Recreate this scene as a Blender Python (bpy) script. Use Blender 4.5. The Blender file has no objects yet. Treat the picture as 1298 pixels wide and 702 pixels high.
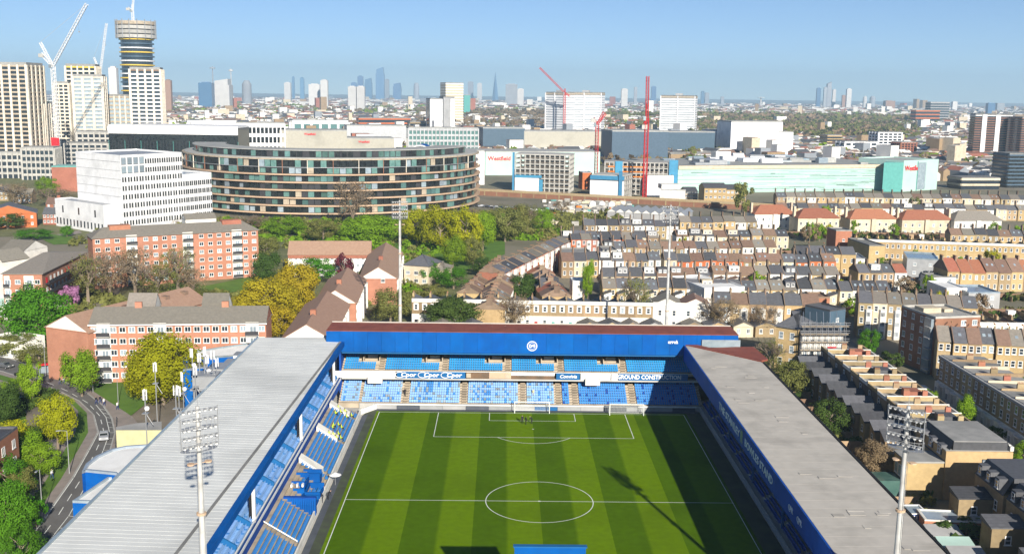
import bpy, math, random
import numpy as np
from mathutils import Vector, Matrix, Quaternion
random.seed(7); rng = np.random.default_rng(7)
SC = bpy.context.scene; COL = SC.collection
PI = math.pi

# ------------------------------------------------------------------ camera
CAM = Vector((-6.779, -170.252, 67.767)); YAW, PIT, ROL, FPX = 0.0097055, 0.1707124, 0.0129088, 1342.79
_F = Vector((math.sin(YAW)*math.cos(PIT), math.cos(YAW)*math.cos(PIT), -math.sin(PIT)))
_R = Vector((math.cos(YAW), -math.sin(YAW), 0)); _U = _R.cross(_F)
CR = _R*math.cos(ROL)+_U*math.sin(ROL); CU = -_R*math.sin(ROL)+_U*math.cos(ROL)
cd = bpy.data.cameras.new('camera'); co = bpy.data.objects.new('camera', cd); COL.objects.link(co)
m3 = Matrix((CR, CU, -_F)).transposed(); co.matrix_world = Matrix.Translation(CAM) @ m3.to_4x4()
cd.sensor_width = 36; cd.lens = 36*FPX/1298; cd.clip_start = 1; cd.clip_end = 60000
SC.camera = co
def at(px, py, z=0.0):
    d = _F + CR*((px-649)/FPX) - CU*((py-351)/FPX)
    t = (z-CAM.z)/d.z
    return CAM + d*t
def aty(px, py, y):
    d = _F + CR*((px-649)/FPX) - CU*((py-351)/FPX)
    return CAM + d*((y-CAM.y)/d.y)
def pj(p):
    d = Vector(p)-CAM; z = d.dot(_F)
    return (649+FPX*d.dot(CR)/z, 351-FPX*d.dot(CU)/z)
def hgt(px, pyb, pyt):
    b = at(px, pyb); lo, hi = 0, 400
    for _ in range(40):
        m = (lo+hi)/2
        if pj((b.x, b.y, m))[1] > pyt: lo = m
        else: hi = m
    return lo
# ------------------------------------------------------------------ world and sun
SUN = Vector((0.66, -2.2, 1.0)).normalized()
w = bpy.data.worlds.new("World"); SC.world = w; w.use_nodes = True
nt = w.node_tree; bg = nt.nodes['Background']; sky = nt.nodes.new('ShaderNodeTexSky')
sky.sky_type = 'NISHITA'; sky.sun_disc = False
sky.sun_elevation = math.asin(SUN.z); sky.sun_rotation = math.atan2(SUN.x, SUN.y)
sky.altitude = 60; sky.air_density = 0.55; sky.dust_density = 0.0; sky.ozone_density = 4.0
nt.links.new(sky.outputs[0], bg.inputs[0]); bg.inputs[1].default_value = 0.066
sl = bpy.data.lights.new('sun', 'SUN'); sl.energy = 5.0; sl.angle = math.radians(0.5); sl.color = (1.0, 0.93, 0.82)
so = bpy.data.objects.new('sun', sl); COL.objects.link(so); so.rotation_euler = SUN.to_track_quat('Z', 'Y').to_euler()
SC.view_settings.view_transform = 'Standard'; SC.view_settings.look = 'None'; SC.view_settings.exposure = 0.68; SC.view_settings.gamma = 1
SC.cycles.max_bounces = 6; SC.cycles.volume_bounces = 1; SC.cycles.diffuse_bounces = 3; SC.cycles.transparent_max_bounces = 6

# ------------------------------------------------------------------ materials
MATS = {}
def lin(c):
    return tuple(((x/255)/12.92 if x/255 <= .04045 else ((x/255+.055)/1.055)**2.4) for x in c)
def mat(name, c1, c2=None, rough=.85, scale=.5, rnd=.0, metal=0., spec=.3, bump=0., kind=None, detail=3, p=None, trans=0.):
    """c1/c2 in linear albedo; rnd = value change per object; kind = extra pattern"""
    m = bpy.data.materials.new(name); m.use_nodes = True; MATS[name] = m
    N = m.node_tree.nodes; L = m.node_tree.links; b = N['Principled BSDF']
    b.inputs['Roughness'].default_value = rough; b.inputs['Metallic'].default_value = metal
    b.inputs['Specular IOR Level'].default_value = spec
    if c2 is None: c2 = tuple(x*.82 for x in c1)
    tc = N.new('ShaderNodeTexCoord'); nz = N.new('ShaderNodeTexNoise'); nz.inputs['Scale'].default_value = scale; nz.inputs['Detail'].default_value = detail
    L.new(tc.outputs['Object'], nz.inputs['Vector'])
    mr = N.new('ShaderNodeMapRange'); mr.inputs[1].default_value = .3; mr.inputs[2].default_value = .7; L.new(nz.outputs[0], mr.inputs[0])
    mx = N.new('ShaderNodeMix'); mx.data_type = 'RGBA'; mx.inputs[6].default_value = (*c1, 1); mx.inputs[7].default_value = (*c2, 1)
    L.new(mr.outputs[0], mx.inputs[0]); out = mx.outputs[2]
    def mixc(fac, colb, f=1.0, blend='MIX'):
        nonlocal out
        q = N.new('ShaderNodeMix'); q.data_type = 'RGBA'; q.blend_type = blend; q.inputs[7].default_value = (*colb, 1)
        mm = N.new('ShaderNodeMath'); mm.operation = 'MULTIPLY'; mm.inputs[1].default_value = f; L.new(fac, mm.inputs[0])
        L.new(mm.outputs[0], q.inputs[0]); L.new(out, q.inputs[6]); out = q.outputs[2]
    if kind == 'courses':   # horizontal courses of tiles/slates/boards by height
        wv = N.new('ShaderNodeTexWave'); wv.wave_type = 'BANDS'; wv.bands_direction = 'Z'; wv.inputs['Scale'].default_value = (p or 1.0); wv.inputs['Distortion'].default_value = 1.2
        L.new(tc.outputs['Object'], wv.inputs['Vector']); mixc(wv.outputs[1], tuple(x*.6 for x in c1), .5)
    if kind == 'brick':
        bt = N.new('ShaderNodeTexBrick'); bt.inputs['Scale'].default_value = 1.6; bt.inputs['Mortar Size'].default_value = .03
        bt.inputs['Color1'].default_value = (1, 1, 1, 1); bt.inputs['Color2'].default_value = (0, 0, 0, 1); bt.inputs['Mortar'].default_value = (.5, .5, .5, 1)
        sx = N.new('ShaderNodeSeparateXYZ'); L.new(tc.outputs['Object'], sx.inputs[0]); ad = N.new('ShaderNodeMath'); ad.operation = 'ADD'; L.new(sx.outputs[0], ad.inputs[0]); L.new(sx.outputs[1], ad.inputs[1])
        cb = N.new('ShaderNodeCombineXYZ'); L.new(ad.outputs[0], cb.inputs[0]); L.new(sx.outputs[2], cb.inputs[1]); L.new(cb.outputs[0], bt.inputs['Vector'])
        mixc(bt.outputs[0], tuple(x*.72 for x in c1), .45)
        n2 = N.new('ShaderNodeTexNoise'); n2.inputs['Scale'].default_value = .13; L.new(tc.outputs['Object'], n2.inputs['Vector'])
        m2 = N.new('ShaderNodeMapRange'); m2.inputs[1].default_value = .45; m2.inputs[2].default_value = .75; L.new(n2.outputs[0], m2.inputs[0]); mixc(m2.outputs[0], tuple(x*.6 for x in c2), .4)
    if kind == 'stain':
        n2 = N.new('ShaderNodeTexNoise'); n2.inputs['Scale'].default_value = (p or .08); n2.inputs['Detail'].default_value = 6; L.new(tc.outputs['Object'], n2.inputs['Vector'])
        m2 = N.new('ShaderNodeMapRange'); m2.inputs[1].default_value = .5; m2.inputs[2].default_value = .7; L.new(n2.outputs[0], m2.inputs[0]); mixc(m2.outputs[0], tuple(x*.72 for x in c2), .6)
    if rnd:
        oi = N.new('ShaderNodeObjectInfo'); h = N.new('ShaderNodeHueSaturation')
        r1 = N.new('ShaderNodeMapRange'); r1.inputs[3].default_value = 1-rnd; r1.inputs[4].default_value = 1+rnd; L.new(oi.outputs['Random'], r1.inputs[0])
        r2 = N.new('ShaderNodeMapRange'); r2.inputs[3].default_value = .5-rnd*.05; r2.inputs[4].default_value = .5+rnd*.05
        ml = N.new('ShaderNodeMath'); ml.operation = 'MULTIPLY'; ml.inputs[1].default_value = 7.31; L.new(oi.outputs['Random'], ml.inputs[0])
        fr = N.new('ShaderNodeMath'); fr.operation = 'FRACT'; L.new(ml.outputs[0], fr.inputs[0]); L.new(fr.outputs[0], r2.inputs[0])
        L.new(r1.outputs[0], h.inputs['Value']); L.new(r2.outputs[0], h.inputs['Hue']); L.new(out, h.inputs['Color']); out = h.outputs[0]
    L.new(out, b.inputs['Base Color'])
    if bump:
        bp = N.new('ShaderNodeBump'); bp.inputs['Strength'].default_value = bump; bp.inputs['Distance'].default_value = .1
        n3 = N.new('ShaderNodeTexNoise'); n3.inputs['Scale'].default_value = scale*6; L.new(tc.outputs['Object'], n3.inputs['Vector'])
        L.new(n3.outputs[0], bp.inputs['Height']); L.new(bp.outputs[0], b.inputs['Normal'])
    if trans:
        tr = N.new('ShaderNodeBsdfTranslucent'); L.new(out, tr.inputs[0]); ms = N.new('ShaderNodeMixShader'); ms.inputs[0].default_value = trans
        L.new(b.outputs[0], ms.inputs[1]); L.new(tr.outputs[0], ms.inputs[2]); L.new(ms.outputs[0], N['Material Output'].inputs[0])
    return m
def S(r, g, b): return lin((r, g, b))
mat('stock', (.40, .30, .17), (.29, .215, .125), kind='brick', rnd=.28, scale=1.2)
mat('yellow_brick', (.52, .38, .19), (.42, .30, .15), kind='brick', rnd=.12, scale=1.2)
mat('red_brick', (.40, .17, .11), (.33, .13, .08), kind='brick', rnd=.15, scale=1.2)
mat('pink_brick', (.50, .235, .15), (.42, .19, .12), kind='brick', rnd=.06, scale=1.0)
mat('orange_brick', (.55, .17, .06), (.48, .14, .05), kind='brick', rnd=.06)
mat('brown_brick', (.30, .15, .095), (.25, .12, .075), kind='brick', rnd=.08)
mat('dark_brick', (.16, .12, .09), (.12, .09, .07), kind='brick', rnd=.1)
mat('render_white', (.78, .76, .70), (.68, .66, .60), kind='stain', rnd=.08, p=.4)
mat('render_cream', (.62, .54, .40), (.55, .47, .34), kind='stain', rnd=.12, p=.4)
mat('render_grey', (.38, .38, .38), (.32, .32, .32), kind='stain', rnd=.15)
mat('slate', (.125, .127, .14), (.09, .092, .10), kind='courses', rnd=.38, scale=1.5, rough=.6, p=2.2)
mat('grey_tile', (.25, .225, .19), (.19, .175, .15), kind='courses', rnd=.25, scale=1.5, p=2.2)
mat('brown_tile', (.26, .17, .125), (.20, .13, .095), kind='courses', rnd=.2, scale=1.2, p=2.2)
mat('red_tile', (.42, .17, .10), (.34, .13, .08), kind='courses', rnd=.2, scale=1.2, p=2.2)
mat('felt', (.30, .295, .28), (.22, .22, .21), kind='stain', rnd=.3)
mat('pot', (.36, .19, .11), rnd=.2)
mat('glass', (.03, .045, .06), (.02, .03, .04), rough=.12, spec=.8, rnd=.3)
mat('glass_pale', (.30, .36, .40), (.20, .25, .29), rough=.15, spec=.8, rnd=.3)
mat('glass_teal', (.12, .22, .20), (.07, .15, .14), rough=.12, spec=.8, rnd=.4)
mat('glass_black', (.03, .036, .036), (.01, .012, .014), rough=.1, spec=.7)
mat('frame_white', (.80, .80, .78), rnd=.05)
mat('frame_dark', (.05, .05, .055))
mat('white_panel', (.80, .80, .80), (.72, .72, .73), rough=.6, kind='stain', p=.15, rnd=.03)
mat('white_roof', (.82, .82, .80), (.76, .76, .74), kind='stain', p=.3)
mat('precast', (.74, .67, .56), (.64, .58, .48), kind='stain', p=.2, rnd=.05)
mat('brown_tile_pale', (.42, .27, .19), (.34, .21, .15), kind='courses', rnd=.1, scale=1.2, p=2.2)
mat('concrete', (.47, .455, .42), (.38, .37, .34), kind='stain', p=.3, rnd=.12)
mat('terracotta', (.56, .40, .27), (.48, .34, .23), rnd=.05)
mat('mint', (.52, .71, .64), (.44, .63, .57), rough=.35, kind='courses', p=.35, rnd=.04, scale=.1)
mat('mint_dark', (.12, .38, .34), (.10, .32, .29), rough=.3)
mat('beige_clad', (.45, .43, .36), (.40, .38, .32), kind='stain', p=.05)
mat('blue_grey', (.075, .12, .17), (.06, .10, .14), rough=.5, rnd=.1)
mat('steel', (.42, .43, .44), (.34, .35, .36), rough=.45, metal=.4, rnd=.1)
mat('pole_grey', (.62, .62, .60), (.45, .44, .41), rough=.5, metal=.2, kind='stain', p=.5)
mat('crane_red', (.62, .03, .03), (.55, .03, .03), rough=.5)
mat('crane_white', (.80, .80, .80), rough=.5)
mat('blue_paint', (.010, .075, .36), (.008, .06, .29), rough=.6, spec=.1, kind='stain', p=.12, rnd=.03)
mat('blue_fascia', (.004, .10, .38), (.006, .082, .31), rough=.7, spec=.03, kind='stain', p=.15, rnd=.05)
mat('seat_light', (.26, .46, .78), (.21, .39, .70), rough=.5, rnd=.06)
mat('seat_mid', (.05, .25, .60), (.04, .20, .52), rough=.5, rnd=.05)
mat('seat_cyan', (.02, .27, .56), (.018, .21, .47), rough=.5, rnd=.05)
mat('seat_dark', (.02, .07, .28), (.015, .05, .22), rough=.5, rnd=.05)
mat('roof_grey', (.70, .71, .68), (.63, .64, .615), rough=.55, kind='stain', p=.06, rnd=.015, scale=.3)
mat('party_brick', (.24, .17, .12), (.18, .13, .09), rnd=.25)
mat('mint_mid', (.38, .60, .53), (.33, .54, .48), rough=.35)
mat('roof_warm', (.51, .475, .42), (.455, .425, .375), rough=.8, kind='stain', p=.15, rnd=.03, scale=.6)
mat('roof_red', (.26, .075, .045), (.21, .06, .04), rough=.7, kind='stain', p=.3)
mat('tan', (.48, .40, .30), (.38, .32, .24), kind='stain', p=.5)
mat('line_white', (.80, .82, .78), rough=.8)
mat('asphalt', (.15, .145, .142), (.12, .117, .115), scale=.3, kind='stain', p=.1)
mat('paving', (.30, .255, .23), (.24, .21, .19), scale=.5, kind='stain', p=.2)
mat('kerb', (.38, .37, .35))
mat('lawn', (.11, .21, .025), (.08, .16, .02), scale=.25, kind='stain', p=.15, rnd=.05, bump=.3)
mat('scrub', (.20, .20, .09), (.13, .14, .06), scale=.2, kind='stain', p=.1)
mat('yard', (.24, .20, .16), (.16, .14, .11), scale=.15, kind='stain', p=.08)
mat('hazard', (.62, .75, .02), rough=.5)
mat('skin', (.45, .28, .2)); mat('cloth_dark', (.02, .02, .025)); mat('cloth_white', (.7, .7, .7)); mat('cloth_red', (.4, .03, .03)); mat('cloth_blue', (.03, .06, .2))
mat('tyre', (.015, .015, .015)); mat('red_sign', (.75, .02, .03), rough=.5); mat('sign_white', (.85, .85, .85), rough=.5); mat('blue_wrap', (.06, .26, .44), (.05, .21, .36), rough=.6, rnd=.15)
mat('sign_blue', (.01, .12, .32), rough=.5); mat('orange', (.75, .22, .03)); mat('yellow', (.70, .50, .08)); mat('cream_box', (.55, .52, .30)); mat('black', (.012, .012, .014))
mat('board_brown', (.20, .12, .07), (.1, .08, .06)); mat('fence_wood', (.20, .13, .08), rnd=.2)
mat('bark', (.24, .19, .14), (.17, .135, .10), scale=3)
mat('magenta', (.5, .02, .2))
for n, c, in (('leaf_green', ((.10, .27, .015), (.06, .19, .012))), ('leaf_bright', ((.24, .38, .02), (.16, .28, .015))), ('leaf_yellow', ((.42, .42, .012), (.30, .32, .012))),
              ('leaf_mustard', ((.44, .35, .02), (.32, .26, .018))), ('leaf_dark', ((.09, .15, .03), (.055, .10, .02))), ('leaf_olive', ((.24, .25, .07), (.17, .18, .05))),
              ('leaf_purple', ((.16, .035, .055), (.10, .022, .035))), ('leaf_pink', ((.62, .30, .52), (.50, .22, .42))), ('leaf_brown', ((.34, .25, .15), (.25, .19, .11)))):
    mat(n, tuple(x*1.15 for x in c[0]), tuple(x*.8 for x in c[1]), scale=.32, rough=.7, rnd=.16, trans=.4, spec=.12)
def pitch_mat():
    m = mat('pitch_grass', (.118, .205, .001), (.098, .170, .001), scale=.8, rough=.95, spec=.03, kind='stain', p=.07)
    N = m.node_tree.nodes; L = m.node_tree.links; b = N['Principled BSDF']; src = b.inputs['Base Color'].links[0].from_socket
    tc = N.new('ShaderNodeTexCoord'); sx = N.new('ShaderNodeSeparateXYZ'); L.new(tc.outputs['Object'], sx.inputs[0])
    def mth(op, a, v):
        q = N.new('ShaderNodeMath'); q.operation = op; L.new(a, q.inputs[0]); q.inputs[1].default_value = v; return q.outputs[0]
    fr = mth('FRACT', mth('MULTIPLY', mth('ADD', sx.outputs[0], 32.9), 1/10.967), 0)
    mrr = N.new('ShaderNodeMapRange'); mrr.inputs[1].default_value = .475; mrr.inputs[2].default_value = .525; L.new(fr, mrr.inputs[0])
    q = N.new('ShaderNodeMix'); q.data_type = 'RGBA'; q.blend_type = 'MULTIPLY'; q.inputs[0].default_value = 1
    rr = N.new('ShaderNodeMix'); rr.data_type = 'RGBA'; rr.inputs[6].default_value = (.62, .72, .55, 1); rr.inputs[7].default_value = (1.1, 1.1, 1.6, 1); L.new(mrr.outputs[0], rr.inputs[0])
    L.new(src, q.inputs[6]); L.new(rr.outputs[2], q.inputs[7]); L.new(q.outputs[2], b.inputs['Base Color'])
pitch_mat()

# ------------------------------------------------------------------ mesh helpers
class MB:
    def __init__(s): s.v = []; s.f = []; s.m = []
    def poly(s, pts, mi=0):
        n = len(s.v); s.v += [tuple(p) for p in pts]; s.f.append(tuple(range(n, n+len(pts)))); s.m.append(mi)
    def prism(s, pts, z0, z1, mi=0, top=None, bottom=True):
        """pts 2D CCW; z0,z1 numbers or lists"""
        k = len(pts); n = len(s.v)
        a0 = z0 if isinstance(z0, (list, tuple)) else [z0]*k; a1 = z1 if isinstance(z1, (list, tuple)) else [z1]*k
        s.v += [(p[0], p[1], z) for p, z in zip(pts, a0)] + [(p[0], p[1], z) for p, z in zip(pts, a1)]
        for i in range(k):
            j = (i+1) % k; s.f.append((n+i, n+j, n+k+j, n+k+i)); s.m.append(mi)
        s.f.append(tuple(range(n+k, n+2*k))); s.m.append(mi if top is None else top)
        if bottom: s.f.append(tuple(range(n+k-1, n-1, -1))); s.m.append(mi)
    def box(s, x0, x1, y0, y1, z0, z1, mi=0, top=None):
        s.prism([(x0, y0), (x1, y0), (x1, y1), (x0, y1)], z0, z1, mi, top)
    def rbox(s, c, u, L_, W_, z0, z1, mi=0, top=None):
        u = Vector((u[0], u[1])).normalized(); v = Vector((-u.y, u.x)); c = Vector((c[0], c[1]))
        s.prism([c-u*L_/2-v*W_/2, c+u*L_/2-v*W_/2, c+u*L_/2+v*W_/2, c-u*L_/2+v*W_/2], z0, z1, mi, top)
    def tube(s, p0, p1, r0, r1=None, n=6, mi=0, cap=True):
        r1 = r0 if r1 is None else r1; p0 = Vector(p0); p1 = Vector(p1); d = (p1-p0)
        if d.length < 1e-6: return
        q = d.to_track_quat('Z', 'Y'); b = len(s.v)
        for p, r in ((p0, r0), (p1, r1)):
            for i in range(n):
                a = 2*PI*i/n; s.v.append(tuple(p+q@Vector((r*math.cos(a), r*math.sin(a), 0))))
        for i in range(n):
            j = (i+1) % n; s.f.append((b+i, b+j, b+n+j, b+n+i)); s.m.append(mi)
        if cap: s.f.append(tuple(range(b+n, b+2*n))); s.m.append(mi); s.f.append(tuple(range(b+n-1, b-1, -1))); s.m.append(mi)
    def mesh(s, name, mats, smooth=False):
        me = bpy.data.meshes.new(name); me.from_pydata(s.v, [], s.f)
        for m in mats: me.materials.append(MATS[m])
        if len(mats) > 1: me.polygons.foreach_set('material_index', s.m)
        if smooth: me.polygons.foreach_set('use_smooth', [True]*len(s.f))
        me.update(); return me
    def build(s, name, mats, parent=None, loc=None, rz=0, smooth=False):
        if isinstance(mats, str): mats = [mats]
        return ob(name, s.mesh(name, mats, smooth), parent, loc, rz)
def ob(name, me, parent=None, loc=None, rz=0, scale=None):
    o = bpy.data.objects.new(name, me); COL.objects.link(o)
    if parent is not None: o.parent = parent
    if loc is not None: o.location = loc
    if rz: o.rotation_euler = (0, 0, rz)
    if scale is not None: o.scale = scale
    return o
CACHE = {}
def cached(key, fn, mats):
    k = (key, tuple(mats))
    if k not in CACHE:
        b = MB(); fn(b); CACHE[k] = b.mesh(str(key if isinstance(key, str) else key[0]), list(mats))
    return CACHE[k]
LABELS = {}
def tag(o, label, cat, group=None, kind=None):
    if label:
        o['label'] = label
        nw = len(label.split())
        if not 4 <= nw <= 16: print('LABEL LEN', nw, label)
        if label in LABELS and not group: print('DUP LABEL', label)
        LABELS[label] = 1
    if cat: o['category'] = cat
    if group: o['group'] = group
    if kind: o['kind'] = kind
    return o
def thing(name, label, cat, loc=(0, 0, 0), rz=0, group=None):
    o = ob(name, None, None, loc, rz); return tag(o, label, cat, group)
def struct(name, b, mats, loc=None):
    o = b.build(name, mats, None, loc); o['kind'] = 'structure'; return o
def sheet(name, pts, z, m, thick=0):
    b = MB()
    if thick: b.prism([(p[0], p[1]) for p in pts], z-thick, z)
    else: b.poly([(p[0], p[1], z) for p in pts])
    return struct(name, b, m)
def V2(p): return Vector((p[0], p[1]))
ORD = ['first', 'second', 'third', 'fourth', 'fifth', 'sixth', 'seventh', 'eighth', 'ninth', 'tenth', 'eleventh', 'twelfth', 'thirteenth', 'fourteenth', 'fifteenth', 'sixteenth', 'seventeenth', 'eighteenth', 'nineteenth', 'twentieth']
TENS = {20: 'twenty', 30: 'thirty', 40: 'forty', 50: 'fifty'}
def ordn(i):
    if i < 20: return ORD[i]
    t, r = divmod(i+1, 10)
    return TENS[t*10]+'-'+ORD[r-1] if r else {30: 'thirtieth', 40: 'fortieth', 50: 'fiftieth'}[t*10]

# windows: local x across, z up from sill, y=-out
def win_mesh(w_, h_, style='sash'):
    def fn(b):
        t = .13 if style != 'bare' else .06; o = -.07
        if style == 'arch':   # moulded white surround
            b.box(-w_/2-.22, w_/2+.22, -.05, 0, -.2, h_+.35, 0)
            o = -.14
        b.box(-w_/2, -w_/2+t, o, 0, 0, h_, 0); b.box(w_/2-t, w_/2, o, 0, 0, h_, 0)
        b.box(-w_/2+t, w_/2-t, o, 0, 0, t, 0); b.box(-w_/2+t, w_/2-t, o, 0, h_-t, h_, 0)
        if style in ('sash', 'arch'): b.box(-w_/2+t, w_/2-t, o+.01, 0, h_*.5-.05, h_*.5+.05, 0)
        if style == 'case': b.box(-.05, .05, o+.01, 0, t, h_-t, 0)
        if style == 'wide':
            for q in (-w_/6, w_/6): b.box(q-.05, q+.05, o+.01, 0, t, h_-t, 0)
        b.box(-w_/2-.1, w_/2+.1, o-.08, 0, -.1, -.002, 0)
        b.poly([(-w_/2+t, o+.04, t), (w_/2-t, o+.04, t), (w_/2-t, o+.04, h_-t), (-w_/2+t, o+.04, h_-t)], 1)
    return fn
def window(parent, p, u, w_=1.1, h_=1.5, style='sash', mats=('frame_white', 'glass'), name='window'):
    """p=(x,y,z) on the wall, u = wall direction with the outside on its right"""
    me = cached(('window', round(w_, 2), round(h_, 2), style), win_mesh(w_, h_, style), mats)
    return ob(name, me, parent, p, math.atan2(u[1], u[0]))
def facade(parent, A, B, zs, n, w_=1.1, h_=1.5, style='sash', mats=('frame_white', 'glass'), inset=0., skip=None, alt=None, pair=0):
    A = V2(A); B = V2(B); u = (B-A).normalized(); L_ = (B-A).length - 2*inset; out = Vector((u.y, -u.x))*.01
    for fi, z in enumerate(zs):
        for i in range(n):
            if skip and skip(i, fi): continue
            c = A+u*(inset+L_*(i+.5)/n)+out
            mm = mats
            if alt and random.random() < alt[0]: mm = alt[1]
            if pair:
                for s_ in (-pair, pair): q = c+u*s_; window(parent, (q.x, q.y, z), u, w_, h_, style, mm)
            else: window(parent, (c.x, c.y, z), u, w_, h_, style, mm)
def quad_from(A, B, depth):
    A = V2(A); B = V2(B); u = (B-A).normalized(); v = Vector((-u.y, u.x))*depth
    return [A, B, B+v, A+v]
def gable_roof(parent, q, z, rise, over=.4, m='slate', gm='pink_brick', hip=0., along='AB', name='roof', gname='gable'):
    """ridge parallel to AB (or to AD)"""
    A, B, C, D = [V2(p) for p in q]
    if along == 'AD': A, B, C, D = B, C, D, A
    u = (B-A).normalized(); v = (D-A).normalized()
    uo = u*(over if gm is None or hip else .15)
    if hip: uo = u*over
    A_, B_, C_, D_ = A-uo-v*over, B+uo-v*over, C+uo+v*over, D-uo+v*over
    E = (A_+D_)/2+u*hip; F = (B_+C_)/2-u*hip
    th = .18; b = MB(); zl = z-over*rise/((D-A).length/2)
    up = [(A_, zl), (B_, zl), (F, z+rise), (E, z+rise)], [(C_, zl), (D_, zl), (E, z+rise), (F, z+rise)]
    for s_ in up: b.poly([(p.x, p.y, h+th) for p, h in s_])
    if hip:
        b.poly([(D_.x, D_.y, zl+th), (A_.x, A_.y, zl+th), (E.x, E.y, z+rise+th)]); b.poly([(B_.x, B_.y, zl+th), (C_.x, C_.y, zl+th), (F.x, F.y, z+rise+th)])
    else:
        b.poly([(A_.x, A_.y, zl), (A_.x, A_.y, zl+th), (E.x, E.y, z+rise+th), (E.x, E.y, z+rise)]); b.poly([(D_.x, D_.y, zl), (E.x, E.y, z+rise), (E.x, E.y, z+rise+th), (D_.x, D_.y, zl+th)])
        b.poly([(B_.x, B_.y, zl), (F.x, F.y, z+rise), (F.x, F.y, z+rise+th), (B_.x, B_.y, zl+th)]); b.poly([(C_.x, C_.y, zl), (C_.x, C_.y, zl+th), (F.x, F.y, z+rise+th), (F.x, F.y, z+rise)])
    for P, Q in ((A_, B_), (B_, C_), (C_, D_), (D_, A_)):
        if not hip and (P, Q) in ((B_, C_), (D_, A_)): continue
        b.poly([(P.x, P.y, zl), (Q.x, Q.y, zl), (Q.x, Q.y, zl+th), (P.x, P.y, zl+th)])
    b.poly([(p.x, p.y, zl-.01) for p in (D_, C_, B_, A_)])
    r = b.build(name, m, parent)
    if not hip and gm:
        for P, Q in ((D, A), (B, C)):
            g = MB(); mid = (P+Q)/2; o = u*(.03 if P == B else -.03)
            g.poly([(P.x+o.x, P.y+o.y, z-.02), (Q.x+o.x, Q.y+o.y, z-.02), (mid.x+o.x, mid.y+o.y, z+rise)]); g.build(gname, gm, parent)
    return r
def walls(parent, q, h, m, z0=0., name='wall'):
    b = MB(); b.prism([(p[0], p[1]) for p in q], z0-.3 if z0 == 0 else z0, h); return b.build(name, m, parent)
def flat_roof(parent, q, h, m='felt', par=.5, pm=None, name='roof', t=.3):
    """sunk roof sheet with parapet bars butted round it"""
    P = [V2(p) for p in q]; k = len(P); c = sum(P, Vector((0, 0)))/k
    inn = [p+(c-p).normalized()*t*1.5 for p in P]
    b = MB(); b.poly([(p.x, p.y, h+.03) for p in P]); b.build(name, m, parent)
    if par:
        b = MB()
        for i in range(k):
            j = (i+1) % k; b.prism([P[i], P[j], inn[j], inn[i]], h+.004, h+par)
        b.build('parapet', pm or m, parent)

# ------------------------------------------------------------------ ground
b = MB(); R_ = 28000
b.poly([(-R_, -2000, -.12), (R_, -2000, -.12), (R_, R_, -.12), (-R_, R_, -.12)])
mat('ground_mix', (.27, .23, .18), (.16, .16, .10), scale=.01, detail=8, kind='stain', p=.03)
struct('ground', b, 'ground_mix')
# ================================================================== STADIUM
mat('track', (.075, .095, .05), (.055, .06, .045), scale=.5, kind='stain', p=.15)
mat('track_grey', (.10, .11, .13), (.07, .08, .10), scale=.5, kind='stain', p=.1)
GL = 50.1; TL = 32.9
sheet('stadium_floor', [(-63, -75), (50, -75), (50, 76), (-63, 76)], -.06, 'concrete')
sheet('pitch_surround', [(-36.2, -56), (36.6, -56), (36.6, 52.3), (-33, 52.3), (-35.6, 50.2), (-36.2, 47)], -.02, 'track')
sheet('track', [(-35.2, 51.2), (36.2, 51.2), (36.2, 52.25), (-33.4, 52.25)], -.012, 'track_grey')
sheet('track', [(-36.15, -56), (-35.1, -56), (-35.1, 48.5), (-36.15, 47)], -.012, 'track_grey')
sheet('pitch', [(-TL-.6, -52), (TL+.6, -52), (TL+.6, GL+.6), (-TL-.6, GL+.6)], 0, 'pitch_grass')
b = MB(); lw = .13
def ln(x0, x1, y0, y1): b.poly([(x0, y0, .012), (x1, y0, .012), (x1, y1, .012), (x0, y1, .012)])
ln(-TL, TL, GL-lw, GL); ln(-TL, -TL+lw, -GL, GL-lw); ln(TL-lw, TL, -GL, GL-lw); ln(-TL+lw, TL-lw, -lw/2, lw/2)
for hw_, dp in ((20.16, 16.46), (9.16, 5.49)):
    ln(-hw_, -hw_+lw, GL-dp, GL-lw); ln(hw_-lw, hw_, GL-dp, GL-lw); ln(-hw_+lw, hw_-lw, GL-dp, GL-dp+lw)
def arc(cx, cy, r, a0, a1, n):
    for i in range(n):
        t0 = a0+(a1-a0)*i/n; t1 = a0+(a1-a0)*(i+1)/n
        b.poly([(cx+q*math.cos(t), cy+q*math.sin(t), .016) for q, t in ((r-lw, t0), (r, t0), (r, t1), (r-lw, t1))])
arc(0, 0, 9.15, 0, 2*PI, 96)
th = math.acos(5.49/9.15); arc(0, GL-10.97, 9.15, -PI/2-th, -PI/2+th, 32)
arc(0, 0, .25, 0, 2*PI, 10); arc(0, GL-10.97, .2, 0, 2*PI, 10)
struct('pitch_markings', b, 'line_white')

def text(body, size, m, parent, loc, xdir, up=(0, 0, 1), name='lettering', ext=.03, sx=1, bold=0.0, shear=0):
    cu = bpy.data.curves.new(name, 'FONT'); cu.body = body; cu.size = size; cu.extrude = ext; cu.align_x = 'CENTER'; cu.align_y = 'CENTER'; cu.offset = bold; cu.resolution_u = 2; cu.shear = shear
    t = bpy.data.objects.new(name, cu); me = bpy.data.meshes.new_from_object(t); bpy.data.objects.remove(t)
    me.materials.clear(); me.materials.append(MATS[m])
    X = Vector(xdir).normalized(); Yv = Vector(up).normalized(); Z = X.cross(Yv)
    o = ob(name, me, parent); o.matrix_local = Matrix.Translation(Vector(loc)) @ Matrix((X*sx, Yv, Z)).transposed().to_4x4(); return o

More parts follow.
